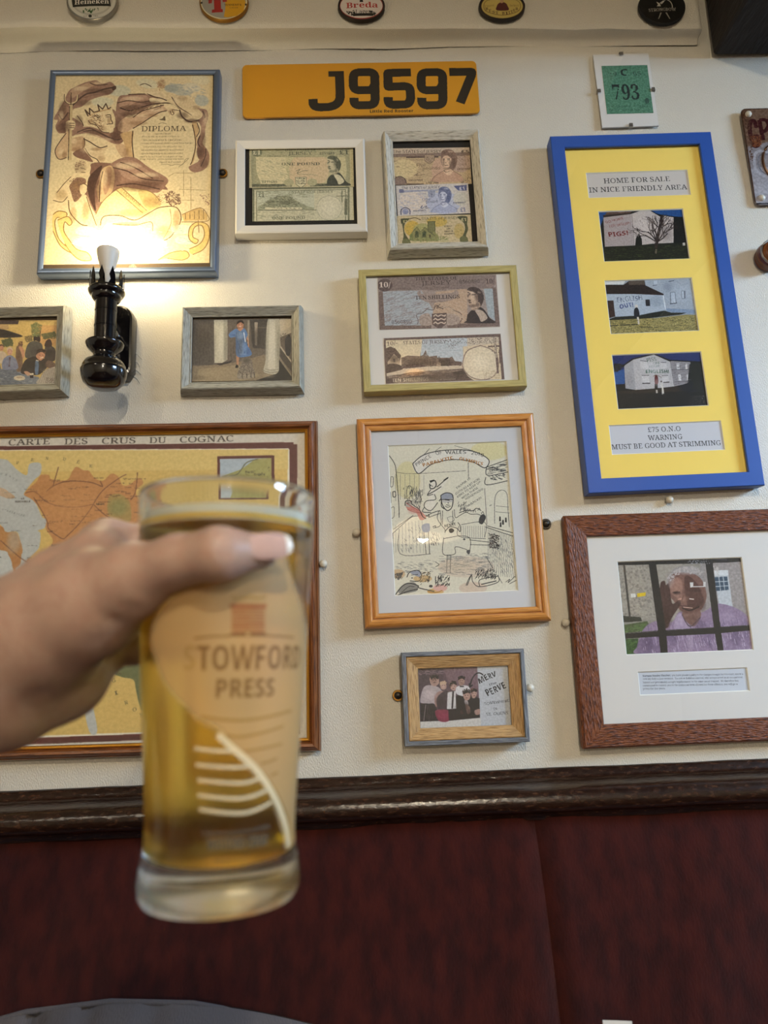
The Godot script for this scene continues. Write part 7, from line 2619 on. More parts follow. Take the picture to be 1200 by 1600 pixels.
		["L","4a2f2c",1.08,1,[718,449,792,433]],
		["L","4a2f2c",1.08,1,[955,428,1084,405]],
		["L","4a2f2c",1.07,1,[791,619,896,640,1009,598]],
		["L","c99a8a",1.61,1,[780,548,836,532]],
		["P","46302c",1,[555,365,579,303,625,295,638,349,675,332,686,493,703,600,798,549,810,602,706,741,644,827,599,913,513,876,527,648,526,471]],
		["L","33201f",0.72,1,[603,331,602,526]],
		["L","33201f",0.72,1,[647,349,647,527]],
		["B",2],
		["P","232220",0,[-7,7,1707,-7,1699,58,1504,64,1248,67,884,68,-5,69]],
		["P","232220",0,[431,57,531,51,578,948,574,1251,477,1248,471,945]],
		["P","232220",0,[1204,57,1305,51,1314,932,1322,1248,1242,1250,1224,929]],
		["P","232220",0,[8,977,470,954,1224,929,1708,910,1707,977,1216,1008,499,1024,13,1041]],
		["L","4c4a48",0.7,0,[9,971,471,948,1225,926,1709,907]],
		["S","a8a4a4",0.6,947,159,253,72],
		["S","9a9492",0.6,699,279,72,126],
		["S","a88072",0.5,782,353,108,126],
		["S","5a3a34",0.55,1003,483,161,197],
		["S","482e2a",0.5,1080,609,89,125],
		["S","b08a78",0.45,836,532,107,72],
		["S","4e322c",0.45,893,675,160,71],
		["S","3a2422",0.6,771,459,72,25],
		["S","38221f",0.6,1027,430,108,29],
		["S","6a4a40",0.5,949,817,107,89],
		["S","5c403a",0.4,607,473,72,197],
		["S","38241f",0.5,592,808,89,142],
		["D","b0a8a6",108,3.96,[666,243,806,120,1025,107,1163,183,1121,235,873,176,695,315]],
		["D","c6c0bc",90,2.18,[1243,112,1391,98,1391,260,1227,256]],
		["P","cfcfcc",0,[966,321,1012,319,1005,385,963,389]],
		["P","cfcfcc",0,[1148,319,1180,319,1173,384,1141,383]],
		["L","cfcfcc",0.9,0,[996,379,1150,379]],
		["L","e0d8d0",1.07,0,[934,538,996,547]],
		["L","2e1c1a",1.6,1,[823,656,927,693,1058,644]],
		["L","c8a898",0.89,1,[842,647,966,663]],
		["L","2e1c1a",1.25,1,[735,455,817,446]],
		["L","7a564c",1.43,1,[868,480,831,576,901,596]],
		["S","5a4a66",0.5,312,1115,105,158],
		["S","655473",0.5,640,1036,106,141],
		["S","b4a4ba",0.5,884,1095,70,158],
		["S","665474",0.5,1139,1049,88,177],
		["S","a897b0",0.5,1420,794,160,107],
		["S","5e4e6a",0.5,1498,1041,106,177],
		["S","6a5a78",0.5,1650,975,71,177],
		["S","b3a2b8",0.5,771,813,71,106],
		["S","5e4d68",0.5,1049,890,89,106],
		["S","9a8aa4",0.5,1272,1140,106,106],
		["H","b8aac0",0.53,90,0.7,7.04,[236,974,1730,907,1708,1238,212,1233]],
		["P","d8d8d0",0,[150,453,213,449,214,499,151,503]],
		["P","d8b820",0,[235,450,355,439,347,485,237,500]],
		["P","232220",0,[-7,7,1707,-7,1699,58,1504,64,1248,67,884,68,-5,69]],
		["P","232220",0,[431,57,531,51,578,948,574,1251,477,1248,471,945]],
		["P","232220",0,[1204,57,1305,51,1314,932,1322,1248,1242,1250,1224,929]],
		["P","232220",0,[8,977,470,954,1224,929,1708,910,1707,977,1216,1008,499,1024,13,1041]],
		["L","57555a",0.91,1,[892,-4,1255,4,1509,28]],
		["D","8f9096",72,1.82,[964,-3,1329,-3,1320,78,957,70]],
		["G",0.03]
	]],
	"caption": [147.0, 31.6, 4.4, "c3c9d2", [
		["T","Norman Stanley Fletcher;","serifb",[70,84,441,85],2.42,"20242c",0.0],
		["T","you have pleaded guilty to the charges brought by this court, and it is","serif",[455,85,1405,91],2.26,"2c3038",0.0],
		["T","now my duty to pass sentence.  You are an habitual criminal, who accepts arrest as an occupational","serif",[72,121,1393,133],2.25,"2c3038",0.0],
		["T","hazard and presumably accepts imprisonment in the same casual manner.  We therefore feel","serif",[68,165,1333,177],2.25,"2c3038",0.0],
		["T","constrained to commit you to the maximum term allowed for these offences, you will go to","serif",[64,206,1319,218],2.24,"2c3038",0.0],
		["T","prison for five years.","serif",[60,246,354,249],2.24,"2c3038",0.0]
	]],
	"party_photo": [118.4, 75.5, 4.4, "b9babd", [
		["P","54414c",0,[3,-1,775,0,773,645,1,665]],
		["P","6d5560",0,[326,17,775,0,769,378,407,238]],
		["P","463741",0,[3,-1,326,17,314,273,-6,377]],
		["B",4],
		["H","7c646c",0.39,60,0.26,5.22,[339,17,764,12,761,289,439,137]],
		["P","c4c2be",0,[1,668,779,648,793,746,-3,755]],
		["P","b4b9c0",0,[775,0,1183,1,1186,754,780,758]],
		["P","a89ca0",1,[12,416,65,239,171,217,275,259,309,362,200,460,95,444]],
		["P","a5867e",1,[150,114,217,90,261,131,265,195,210,231,159,204]],
		["D","2e2224",72,2.34,[144,101,205,71,269,99,261,143,168,140]],
		["P","1d1a20",0,[10,441,187,447,294,666,7,665]],
		["P","9a7a74",1,[198,359,260,297,325,312,266,437,211,486]],
		["P","a5867e",1,[278,195,338,178,361,237,340,274,288,266]],
		["D","b59a84",72,1.82,[278,182,339,165,370,198,343,217,290,215]],
		["P","3b3038",1,[229,385,325,299,390,327,372,542,248,538]],
		["P","7c2a44",1,[203,536,379,543,373,668,242,664]],
		["P","a98880",1,[403,200,463,176,494,228,471,291,419,277]],
		["D","33221f",72,1.82,[388,225,424,168,490,177,494,228,462,202,407,251]],
		["P","c9c6c6",0,[371,314,477,298,472,521,351,523]],
		["L","2a2226",1.81,0,[444,303,420,519]],
		["P","17141a",0,[473,368,588,321,781,404,769,645,373,668,367,529,472,521]],
		["P","cbc9cc",1,[486,254,579,231,657,260,651,374,494,343]],
		["P","93756c",1,[519,126,572,115,603,168,580,225,527,223]],
		["D","1f1718",72,1.82,[512,126,559,109,605,123,603,168,558,134,517,165]],
		["L","1a1418",1.3,1,[533,242,585,248]],
		["P","a5847a",1,[568,320,628,297,665,349,648,412,589,417]],
		["D","1f1718",72,1.94,[562,301,617,271,668,292,663,337,615,309,567,346]],
		["P","a5847a",1,[681,299,735,288,751,340,722,396,683,388]],
		["D","6a4a38",54,1.82,[669,286,722,268,754,301,720,307,673,330]],
		["P","9d9496",1,[582,423,621,424,632,475,592,474]],
		["P","a5847a",1,[706,554,773,537,769,601,716,605]],
		["P","8a6a60",1,[592,474,644,501,652,578,612,589]],
		["P","3a2024",1,[523,548,550,536,560,587,527,586]],
		["B",2],
		["L","15151a",1.44,1,[844,109,799,82,746,96,696,158,664,247]],
		["L","15151a",1.43,0,[657,208,662,257,701,229]],
		["T","MERV","sansb",[794,216,1025,124],7.03,"15151a",1.04],
		["T","the","sans",[921,256,1016,223],3.38,"33333a",0.52],
		["T","PERVE","sansb",[887,383,1134,282],8.29,"15151a",1.04],
		["T","SOMEWHERE","sans",[844,489,1162,462],3.36,"26262c",0.52],
		["T","IN","sans",[953,557,998,552],3.09,"26262c",0.39],
		["T","ST. OUENS","sans",[857,625,1139,614],3.6,"26262c",0.51],
		["S","7a5c54",0.5,201,154,52,65],
		["S","c8a89a",0.5,315,235,34,44],
		["S","c8a89a",0.45,447,240,31,47],
		["S","b09086",0.45,569,173,31,39],
		["S","b4948a",0.5,618,367,39,52],
		["S","c4a498",0.5,718,345,29,44],
		["S","c8bcc0",0.5,140,331,103,78],
		["S","2a2026",0.4,267,425,77,77],
		["S","9a3a58",0.5,297,603,77,51],
		["S","0e0c10",0.5,552,498,116,77],
		["S","0e0c10",0.5,103,558,116,77],
		["S","0e0c10",0.5,652,578,77,64],
		["S","7e646e",0.4,679,93,78,78],
		["S","332832",0.5,84,99,78,78],
		["D","1e1618",90,2.29,[160,110,211,81,259,108,252,136,209,115,164,139]],
		["L","3a2422",0.71,1,[184,151,199,150]],
		["L","3a2422",0.72,1,[216,150,231,152]],
		["L","4a2a2a",0.57,1,[194,182,220,182]],
		["D","1e1618",90,2.08,[404,200,450,173,494,198,487,223,449,204,408,225]],
		["L","3a2422",0.65,1,[426,236,439,235]],
		["L","3a2422",0.65,1,[455,236,468,238]],
		["L","4a2a2a",0.52,1,[435,265,459,264]],
		["D","1e1618",90,2.08,[516,133,562,106,606,131,599,156,561,137,520,159]],
		["L","3a2422",0.65,1,[538,170,551,169]],
		["L","3a2422",0.65,1,[567,169,580,171]],
		["L","4a2a2a",0.52,1,[547,198,571,198]],
		["D","1e1618",90,2.18,[570,321,618,293,664,319,657,346,616,325,574,348]],
		["L","3a2422",0.68,1,[592,359,606,359]],
		["L","3a2422",0.68,1,[623,359,637,361]],
		["L","4a2a2a",0.54,1,[602,389,627,389]],
		["D","1e1618",90,1.97,[674,303,718,278,759,301,753,325,716,307,678,327]],
		["L","3a2422",0.62,1,[694,338,707,337]],
		["L","3a2422",0.62,1,[722,337,734,339]],
		["L","4a2a2a",0.49,1,[703,365,726,364]],
		["D","b89c84",90,1.82,[275,202,305,168,345,172,367,205,330,197,283,221]],
		["L","3a2422",0.52,1,[305,224,319,224]],
		["L","3a2422",0.52,1,[332,224,345,226]],
		["H","7a6470",0.39,50,5.21,0.39,[15,19,326,23,323,81,13,83]],
		["H","3a2e36",0.39,40,0.39,6.43,[16,466,173,472,191,649,21,656]],
		["L","8a8088",0.51,0,[82,456,47,657]],
		["G",0.03]
	]],
	"garden_photo": [136.4, 95.6, 3.6, "c8b070", [
		["P","cdb270",0,[-52,-9,1350,1,1374,385,-18,373]],
		["P","c99f66",0,[1070,76,1337,78,1356,385,1091,382]],
		["B",4],
		["P","4b3d3a",0,[-52,-9,790,2,785,59,-46,58]],
		["P","a88a68",0,[-45,63,653,68,658,131,-40,125]],
		["D","6b6a3c",360,2.04,[964,75,1032,37,1106,76,1100,249,993,248]],
		["L","5a4a34",0.74,1,[1106,76,1100,249]],
		["D","70704a",252,2.4,[1115,211,1307,174,1330,251,1155,278]],
		["D","5a6040",288,2.76,[574,302,694,265,734,322,729,379,616,398]],
		["D","7a6a44",144,2.4,[887,247,992,229,999,325,910,324]],
		["P","37302c",1,[111,241,279,147,543,130,723,179,860,237,773,256,553,259]],
		["D","57603c",216,2.76,[-10,259,199,242,306,471,13,525]],
		["B",2],
		["P","7d8694",0,[13,732,588,718,852,730,891,787,1122,845,1164,948,33,956]],
		["L","4f5866",0.82,0,[16,760,852,740]],
		["L","4f5866",0.81,0,[18,784,863,762]],
		["L","4f5866",0.81,0,[20,809,873,785]],
		["L","4f5866",0.81,0,[22,833,883,807]],
		["L","4f5866",0.81,0,[24,857,894,830]],
		["L","4f5866",0.81,0,[27,881,904,853]],
		["L","4f5866",0.81,0,[29,906,914,875]],
		["L","4f5866",0.81,0,[31,930,925,898]],
		["L","4f5866",0.81,0,[33,954,935,920]],
		["L","4f5866",0.81,0,[35,978,945,943]],
		["H","a3aab4",0.45,60,5.44,0.18,[67,742,835,749,1123,855,1094,938,84,938]],
		["P","8f8a84",1,[162,743,143,620,182,555,240,527,304,556,354,632,363,744]],
		["P","c08a70",1,[274,470,272,494,263,513,249,524,232,524,215,513,203,494,197,470,199,446,208,427,223,416,240,417,256,427,269,447]],
		["P","4a3a30",1,[195,460,196,413,230,399,267,418,275,461,250,432,215,432]],
		["L","5a4034",0.46,1,[218,464,228,464]],
		["L","5a4034",0.46,1,[244,465,255,465]],
		["L","5a4034",0.46,1,[226,498,250,499]],
		["P","6a6e7c",1,[396,761,378,645,414,582,471,556,531,583,578,655,586,762]],
		["P","bd8a70",1,[503,502,501,525,492,543,478,553,462,553,447,542,435,524,430,502,431,479,440,461,454,451,470,451,486,461,498,480]],
		["P","6b5a48",1,[427,493,429,448,461,434,496,453,504,493,480,466,447,466]],
		["L","5a4034",0.43,1,[449,496,459,496]],
		["L","5a4034",0.43,1,[474,497,484,497]],
		["L","5a4034",0.43,1,[457,529,480,529]],
		["P","c9b9a4",1,[522,631,507,533,538,480,586,458,637,481,676,542,683,633]],
		["P","c48f74",1,[613,413,612,432,604,447,592,455,579,455,566,447,556,431,551,412,553,393,560,378,572,369,586,369,599,378,609,394]],
		["P","6d5040",1,[549,405,551,367,578,355,607,371,614,405,594,382,566,382]],
		["L","5a4034",0.37,1,[568,408,576,408]],
		["L","5a4034",0.37,1,[589,408,597,408]],
		["L","5a4034",0.37,1,[574,435,594,435]],
		["P","7d6450",1,[782,437,817,371,862,381,884,570,887,740,808,739]],
		["P","c29274",1,[819,399,863,400,904,476,893,580,851,475]],
		["D","6d4a36",72,1.84,[799,371,830,304,866,323,870,381]],
		["P","55524c",1,[932,381,998,315,1087,325,1144,383,1136,535,927,561]],
		["P","3a2b24",1,[1015,306,1015,234,1053,215,1099,239,1105,325,1050,306]],
		["P","3a332f",1,[1180,402,1227,298,1268,384,1324,442,1326,603,1194,601]],
		["D","8d8880",72,0.83,[1172,402,1313,403,1316,451,1184,450]],
		["P","3c2a22",1,[1170,383,1192,307,1244,288,1276,375,1216,403]],
		["P","8088a4",1,[629,725,611,609,648,547,705,520,765,548,812,620,820,727]],
		["P","c99a86",1,[737,466,735,489,727,507,713,517,696,517,681,507,669,488,664,466,666,443,675,425,689,415,705,415,720,425,732,444]],
		["P","cbb8a4",1,[661,457,663,412,696,398,730,417,738,457,715,430,681,430]],
		["L","5a4034",0.43,1,[683,461,694,461]],
		["L","5a4034",0.43,1,[709,461,719,461]],
		["L","5a4034",0.43,1,[691,493,714,493]],
		["L","5f5060",1.91,0,[707,547,709,690]],
		["P","342c26",1,[872,768,913,608,997,552,1067,544,1211,592,1234,687,1153,789,1085,817,945,806]],
		["P","c08e72",1,[1066,534,1097,478,1168,488,1189,535,1141,601,1096,582]],
		["P","6b4c36",1,[1057,525,1078,449,1129,426,1192,450,1187,507,1132,468,1089,487]],
		["P","e0dccf",0,[1065,591,1106,601,1099,638,1071,610]],
		["P","5a7494",1,[1059,619,1108,629,1110,798,1070,789]],
		["L","4a3026",0.46,1,[1109,525,1136,525]],
		["L","e8e0d4",0.64,1,[1129,563,1164,554]],
		["P","c39a80",1,[916,768,959,759,1014,797,972,825]],
		["P","2a2220",0,[998,816,1050,812,1049,859,1005,858]],
		["P","d8ceb8",0,[1000,788,1048,787,1050,815,999,816]],
		["P","d6cdba",1,[939,858,933,874,912,887,881,893,846,893,814,886,791,872,782,856,789,840,810,827,841,820,876,820,908,828,930,841]],
		["P","b8a68e",1,[904,848,900,854,888,859,871,862,851,862,834,859,821,854,816,847,820,841,832,835,849,833,869,833,886,836,899,841]],
		["P","b9b2a8",1,[1102,939,1157,836,1204,752,1288,706,1367,702,1378,951]],
		["L","807a74",0.36,0,[1128,939,1192,715]],
		["L","807a74",0.36,0,[1132,733,1364,726]],
		["L","807a74",0.36,0,[1158,939,1215,715]],
		["L","807a74",0.36,0,[1143,757,1366,750]],
		["L","807a74",0.36,0,[1188,939,1238,715]],
		["L","807a74",0.36,0,[1153,782,1367,775]],
		["L","807a74",0.36,0,[1218,940,1261,715]],
		["L","807a74",0.36,0,[1163,806,1369,799]],
		["L","807a74",0.36,0,[1247,940,1284,715]],
		["L","807a74",0.36,0,[1174,831,1370,823]],
		["L","807a74",0.36,0,[1277,940,1306,716]],
		["L","807a74",0.36,0,[1184,855,1372,848]],
		["L","807a74",0.36,0,[1307,941,1329,716]],
		["L","807a74",0.36,0,[1194,880,1373,872]],
		["L","807a74",0.36,0,[1337,941,1352,716]],
		["L","807a74",0.36,0,[1205,904,1375,896]],
		["L","807a74",0.36,0,[1366,941,1375,716]],
		["L","807a74",0.36,0,[1215,928,1376,921]],
		["P","6a5448",1,[1198,668,1229,602,1282,612,1347,660,1340,688,1254,715]],
		["D","54443c",72,1.27,[1228,856,1368,857,1373,937,1233,935]],
		["S","403c38",0.5,1043,458,92,82],
		["S","201a16",0.5,1005,666,91,82],
		["S","1e1814",0.5,1180,667,46,73],
		["S","d4a288",0.5,1136,525,37,37],
		["S","1f1a18",0.5,1238,479,55,83],
		["S","e0b49c",0.5,701,474,27,37],
		["S","9aa2ba",0.5,730,626,64,64],
		["S","5e4838",0.5,828,523,37,110],
		["S","dcc488",0.4,628,92,185,37],
		["S","d8b478",0.4,1162,115,111,56],
		["S","241f1c",0.5,637,207,138,28],
		["D","2c211c",126,2.01,[1060,515,1077,444,1129,426,1188,450,1181,478,1132,464,1089,492]],
		["L","f0e8dc",0.73,1,[1125,566,1163,559]],
		["L","3a2620",0.64,1,[1105,525,1125,523]],
		["L","3a2620",0.64,1,[1144,521,1167,526]],
		["D","7c8456",216,2.04,[955,75,1031,28,1115,76,1100,249,993,248]],
		["D","5c5e3c",162,2.4,[1115,211,1307,174,1331,270,1155,288]],
		["G",0.03]
	]],
	"column_photo": [138.6, 92.3, 4.2, "6a6058", [
		["P","57504a",0,[-8,-3,292,1,298,689,9,677]],
		["P","6c6156",0,[488,3,1044,2,1010,516,846,594,490,620]],
		["P","4a443e",0,[796,15,1052,2,1032,453,845,434]],
		["P","8a7b64",0,[9,693,313,681,653,639,1010,532,1220,820,1309,919,8,926]],
		["P","9c8c70",0,[92,741,654,686,952,848,716,923,66,922]],
		["B",4],
		["H","4a443e",0.62,60,0.31,9.35,[0,6,285,9,290,665,16,661]],
		["H","5a5148",0.62,50,0.31,9.36,[496,44,766,47,772,561,504,589]],
		["P","c3bda8",0,[293,6,480,8,489,605,416,654,312,650]],
		["P","aaa492",0,[428,8,483,8,492,605,438,644]],
		["P","3a3430",0,[335,666,416,654,564,614,535,653,387,690]],
		["P","9a8f7e",0,[766,15,796,15,785,385,770,369]],
		["P","a09484",0,[864,48,909,49,904,403,872,395]],
		["L","6a6054",1.09,0,[910,130,1038,131]],
		["P","b8ae9c",0,[1225,-4,1381,3,1383,728,1219,535]],
		["P","6d6258",0,[1226,279,1381,216,1386,633,1234,407]],
		["P","c6bba6",0,[1218,20,1381,3,1381,111,1218,214]],
		["P","4a4540",0,[1219,423,1383,664,1386,791,1212,567]],
		["P","22201f",0,[1204,598,1391,854,1391,920,1205,918,894,918,1131,835]],
		["P","8a8070",0,[1212,551,1386,838,1391,878,1204,598]],
		["P","35353a",1,[1294,312,1339,264,1381,313,1369,537,1309,536]],
		["P","2a2220",1,[1369,261,1367,271,1362,279,1355,283,1347,283,1339,279,1334,271,1333,261,1334,251,1339,243,1347,239,1355,239,1362,244,1367,252]],
		["D","5a5048",72,1.87,[1226,231,1309,215,1324,344,1234,375]],
		["P","b7b19e",1,[1052,10,1218,12,1212,630,1205,788,1131,835,1012,802,996,754,1025,596]],
		["P","cbc5b2",0,[1075,15,1158,16,1160,756,1056,755]],
		["L","8c8676",0.92,1,[982,770,1086,803,1205,796]],
		["L","8c8676",0.61,1,[1011,746,1101,771,1208,757]],
		["P","b98a6c",1,[514,254,617,150,707,135,768,257,792,402,778,417,746,289]],
		["P","b98a6c",1,[615,543,652,551,642,702,625,709]],
		["P","22201f",1,[603,725,617,682,642,694,640,725]],
		["P","5d7fae",1,[506,222,602,142,663,183,722,136,768,225,761,265,747,353,831,514,772,561,623,556,605,367,596,271,529,278]],
		["P","7393bd",1,[618,207,708,208,725,369,771,513,667,528,635,368]],
		["H","4a6a98",0.62,40,0.93,6.22,[611,207,738,208,801,513,630,527]],
		["L","d0dae4",1.24,1,[715,200,739,345]],
		["P","b07c60",1,[617,110,624,54,668,30,706,63,704,119,662,151]],
		["P","2a1d18",1,[609,86,631,29,683,14,714,55,706,71,669,46,631,70]],
		["L","e8dccc",0.78,1,[647,110,680,108]],
		["L","4a3026",0.62,1,[639,78,654,77]],
		["L","4a3026",0.62,1,[676,75,694,75]],
		["P","7a7064",1,[634,875,640,781,684,686,697,592,772,577,832,625,848,720,878,815,864,870,775,893,686,888]],
		["D","9a9082",162,1.84,[654,686,847,657,864,862,656,867]],
		["D","544c44",108,1.53,[654,686,847,657,864,862,656,867]],
		["P","8f8678",1,[709,852,706,870,695,884,680,892,663,892,647,883,636,869,632,851,636,834,646,820,662,812,679,812,695,820,705,835]],
		["P","8f8678",1,[770,858,767,877,758,892,745,901,731,900,718,892,708,876,705,857,708,838,717,823,730,814,744,815,758,823,767,839]],
		["P","8f8678",1,[829,854,826,872,817,886,805,894,790,893,777,885,768,871,764,853,767,835,776,821,789,814,804,814,817,822,826,836]],
		["S","d8d2bf",0.6,396,332,46,309],
		["S","8c8676",0.6,468,365,31,309],
		["S","9a9484",0.5,314,363,22,309],
		["S","d8d2bf",0.55,1114,374,53,403],
		["S","8a8474",0.6,1204,407,34,372],
		["S","a09a8a",0.5,1032,421,22,310],
		["S","3e3833",0.5,141,281,139,248],
		["S","4a433c",0.4,650,368,93,248],
		["S","36302c",0.5,889,291,93,186],
		["S","a8977a",0.5,271,807,214,61],
		["S","a8977a",0.4,775,845,153,61],
		["S","6a5c48",0.4,95,867,122,46],
		["S","b4a486",0.4,1071,850,122,46],
		["S","8aa8cf",0.5,671,256,62,62],
		["S","456291",0.5,771,481,62,62],
		["S","456291",0.5,628,399,31,108],
		["S","7d9cc8",0.5,725,417,46,93],
		["S","456291",0.4,559,238,47,25],
		["S","d0a084",0.5,665,86,25,28],
		["S","8a5c44",0.4,647,127,25,16],
		["D","8f8576",126,2.45,[654,702,847,673,871,863,656,867]],
		["D","4c443c",108,1.53,[654,702,847,673,871,863,656,867]],
		["S","b0a696",0.6,671,844,21,24],
		["L","3e362e",0.76,1,[700,813,704,879]],
		["S","b0a696",0.6,733,845,21,24],
		["L","3e362e",0.76,1,[762,814,766,880]],
		["S","b0a696",0.6,792,846,21,24],
		["L","3e362e",0.76,1,[822,815,825,881]],
		["S","b0a696",0.6,841,846,21,24],
		["L","3e362e",0.76,1,[871,815,874,881]],
		["S","4a433a",0.5,757,624,61,61],
		["G",0.03]
	]],
	"map": [666.0, 406.0, 2.4, "cfc9bb", [
		["L","5d2f2a",8.31,0,[-46,161,6494,190]],
		["L","5d2f2a",8.52,0,[6494,171,6483,3970]],
		["P","d3b56a",0,[-272,146,6423,240,6447,3924,194,3965]],
		["L","e2dcc8",2.18,0,[-272,146,6423,240,6447,3924,194,3965,-272,146]],
		["P","d9c078",0,[-272,146,6423,240,6422,521,-234,457]],
		["L","5d2f2a",6.24,0,[200,4011,6480,3972]],
		["L","5d2f2a",7.14,0,[6493,205,6520,4005]],
		["T","CARTE","serif",[2636,113,3185,105],8.37,"3a3028",0.0],
		["T","DES","serif",[3383,114,3693,111],8.39,"3a3028",0.0],
		["T","CRUS","serif",[3892,114,4341,114],8.41,"3a3028",0.0],
		["T","DU","serif",[4532,118,4757,117],8.43,"3a3028",0.0],
		["T","COGNAC","serif",[4948,117,5671,112],8.45,"3a3028",0.0],
		["T","CARTE EDITÉE AVEC LE CONCOURS DU BUREAU NATIONAL INTERPROFESSIONNEL DU COGNAC","sans",[3341,4036,5441,3997],3.15,"4a4038",0.0],
		["P","c08a55",1,[2886,820,2935,725,3039,632,3089,537,3200,539,3240,597,3444,611,3512,487,3564,430,3660,481,3734,492,3813,590,3926,631,4034,537,4128,577,4188,694,4281,696,4408,602,4466,680,4377,775,4419,909,4612,1179,4716,1557,4642,2108,3944,2631,3253,2966,2535,2771,2317,2231,2828,1881,3093,1796,3172,1614,3307,1450,3207,1280,3179,1129,3078,957,3000,879]],
		["P","a99055",1,[4011,872,4138,817,4251,877,4310,983,4301,1210,4041,1148]],
		["P","b47f4c",1,[-72,1446,1336,1219,2050,1123,2565,1209,2719,1325,2879,1551,3053,1740,2863,1864,2661,2059,1622,2393,59,2530]],
		["P","b8bcb8",1,[-219,239,1797,260,2538,298,2671,354,2770,453,2904,533,2932,379,3079,372,3088,517,3019,593,2934,706,2885,801,2980,860,3058,937,3142,1109,3199,1148,3187,1261,3098,1296,3137,1334,3130,1520,3046,1629,2979,1701,3075,1796,2973,1899,2841,1808,2906,1700,2846,1328,2681,1305,2602,1210,2224,1014,-149,812]],
		["P","c0c4c0",1,[1900,1492,2625,1546,2739,1622,2793,1752,2757,1894,2125,2046,1573,1851]],
		["P","c08a55",1,[2194,633,2566,698,2680,758,2768,836,2686,853,2574,813,2350,751]],
		["P","b98650",1,[2567,1228,2681,1305,2828,1327,2917,1589,2775,1623,2617,1434]],
		["L","7a4f38",0.94,1,[2902,782,3029,765,3184,902,3372,972,3611,987,3812,953]],
		["L","7a4f38",0.94,1,[3016,841,3137,1034,3219,1186,3243,1280,3395,1396,3451,1416]],
		["L","7a4f38",0.94,1,[3812,953,3932,765,4147,597,4238,550]],
		["L","7a4f38",0.92,1,[3451,1416,3624,1233,3761,1047,3812,953]],
		["L","7a4f38",0.94,1,[3177,769,3264,694,3445,630,3742,646,3930,717]],
		["L","7a4f38",0.94,1,[3930,717,3889,630]],
		["L","7a4f38",0.95,1,[3323,426,3264,694]],
		["L","7a4f38",0.95,1,[4386,524,4368,794,4308,907]],
		["L","7a4f38",0.94,1,[3812,953,3984,1109,4172,1207]],
		["L","7a4f38",0.92,1,[2616,1416,2789,1568,2904,1663,3054,1758]],
		["T","Ardillières","sans",[3894,1157,4045,1159],1.58,"5a3d2c",0.0],
		["T","Dœuil","sans",[4297,622,4367,622],1.61,"5a3d2c",0.0],
		["T","Surgères","sans",[4095,787,4206,787],1.6,"5a3d2c",0.0],
		["T","Thairé","sans",[4269,686,4353,686],1.61,"5a3d2c",0.0],
		["T","Courçon","sans",[4231,891,4328,891],1.6,"5a3d2c",0.0],
		["T","Mauzé","sans",[3799,600,3868,599],1.61,"5a3d2c",0.0],
		["T","Ciré","sans",[3569,725,3624,724],1.6,"5a3d2c",0.0],
		["T","Aigrefeuille","sans",[3243,1185,3407,1186],1.58,"5a3d2c",0.0],
		["T","Aigrefeuille","sans",[3877,932,4043,934],1.59,"5a3d2c",0.0],
		["T","Mauzé","sans",[3024,1235,3093,1235],1.57,"5a3d2c",0.0],
		["T","Tonnay","sans",[4114,1326,4196,1326],1.58,"5a3d2c",0.0],
		["T","Mauzé","sans",[4234,821,4303,820],1.6,"5a3d2c",0.0],
		["T","Mauzé","sans",[3773,1106,3842,1106],1.58,"5a3d2c",0.0],
		["T","Mauzé","sans",[3281,1314,3350,1314],1.57,"5a3d2c",0.0],
		["T","Benon","sans",[4385,1283,4453,1282],1.58,"5a3d2c",0.0],
		["T","Aigrefeuille","sans",[3031,891,3196,893],1.59,"5a3d2c",0.0],
		["T","Villeneuve","sans",[3370,835,3508,836],1.59,"5a3d2c",0.0],
		["T","Nuaillé","sans",[3837,1046,3933,1046],1.59,"5a3d2c",0.0],
		["T","Benon","sans",[3091,847,3160,847],1.59,"5a3d2c",0.0],
		["T","Thairé","sans",[3677,829,3760,829],1.6,"5a3d2c",0.0],
		["T","Loulay","sans",[3660,722,3743,722],1.6,"5a3d2c",0.0],
		["T","La Jarrie","sans",[4373,619,4498,620],1.61,"5a3d2c",0.0],
		["T","Muron","sans",[4186,612,4256,611],1.61,"5a3d2c",0.0],
		["T","St Jean","sans",[3525,1026,3621,1026],1.59,"5a3d2c",0.0],
		["T","Villeneuve","sans",[3653,1126,3790,1127],1.58,"5a3d2c",0.0],
		["T","Aulnay","sans",[4349,752,4432,752],1.6,"5a3d2c",0.0],
		["T","La Jarrie","sans",[4334,1318,4458,1319],1.58,"5a3d2c",0.0],
		["T","Loulay","sans",[3744,1267,3826,1267],1.58,"5a3d2c",0.0],
		["T","La Jarrie","sans",[4090,679,4215,679],1.61,"5a3d2c",0.0],
		["T","Marans","sans",[4208,626,4291,626],1.61,"5a3d2c",0.0],
		["T","La Jarrie","sans",[3299,971,3423,972],1.59,"5a3d2c",0.0],
		["T","St Xandre","sans",[4300,861,4425,862],1.6,"5a3d2c",0.0],
		["T","Benon","sans",[3143,1099,3211,1098],1.58,"5a3d2c",0.0],
		["T","Aigrefeuille","sans",[3237,638,3403,640],1.6,"5a3d2c",0.0],
		["T","Thairé","sans",[4019,832,4102,831],1.6,"5a3d2c",0.0],
		["T","Villeneuve","sans",[3213,615,3351,616],1.6,"5a3d2c",0.0],
		["T","Aulnay","sans",[3756,900,3838,899],1.59,"5a3d2c",0.0],
		["T","Loulay","sans",[4048,859,4131,858],1.6,"5a3d2c",0.0],
		["T","Surgères","sans",[3646,909,3756,910],1.59,"5a3d2c",0.0],
		["T","Thairé","sans",[4395,1090,4478,1090],1.59,"5a3d2c",0.0],
		["T","Esnandes","sans",[3465,742,3575,742],1.6,"5a3d2c",0.0],
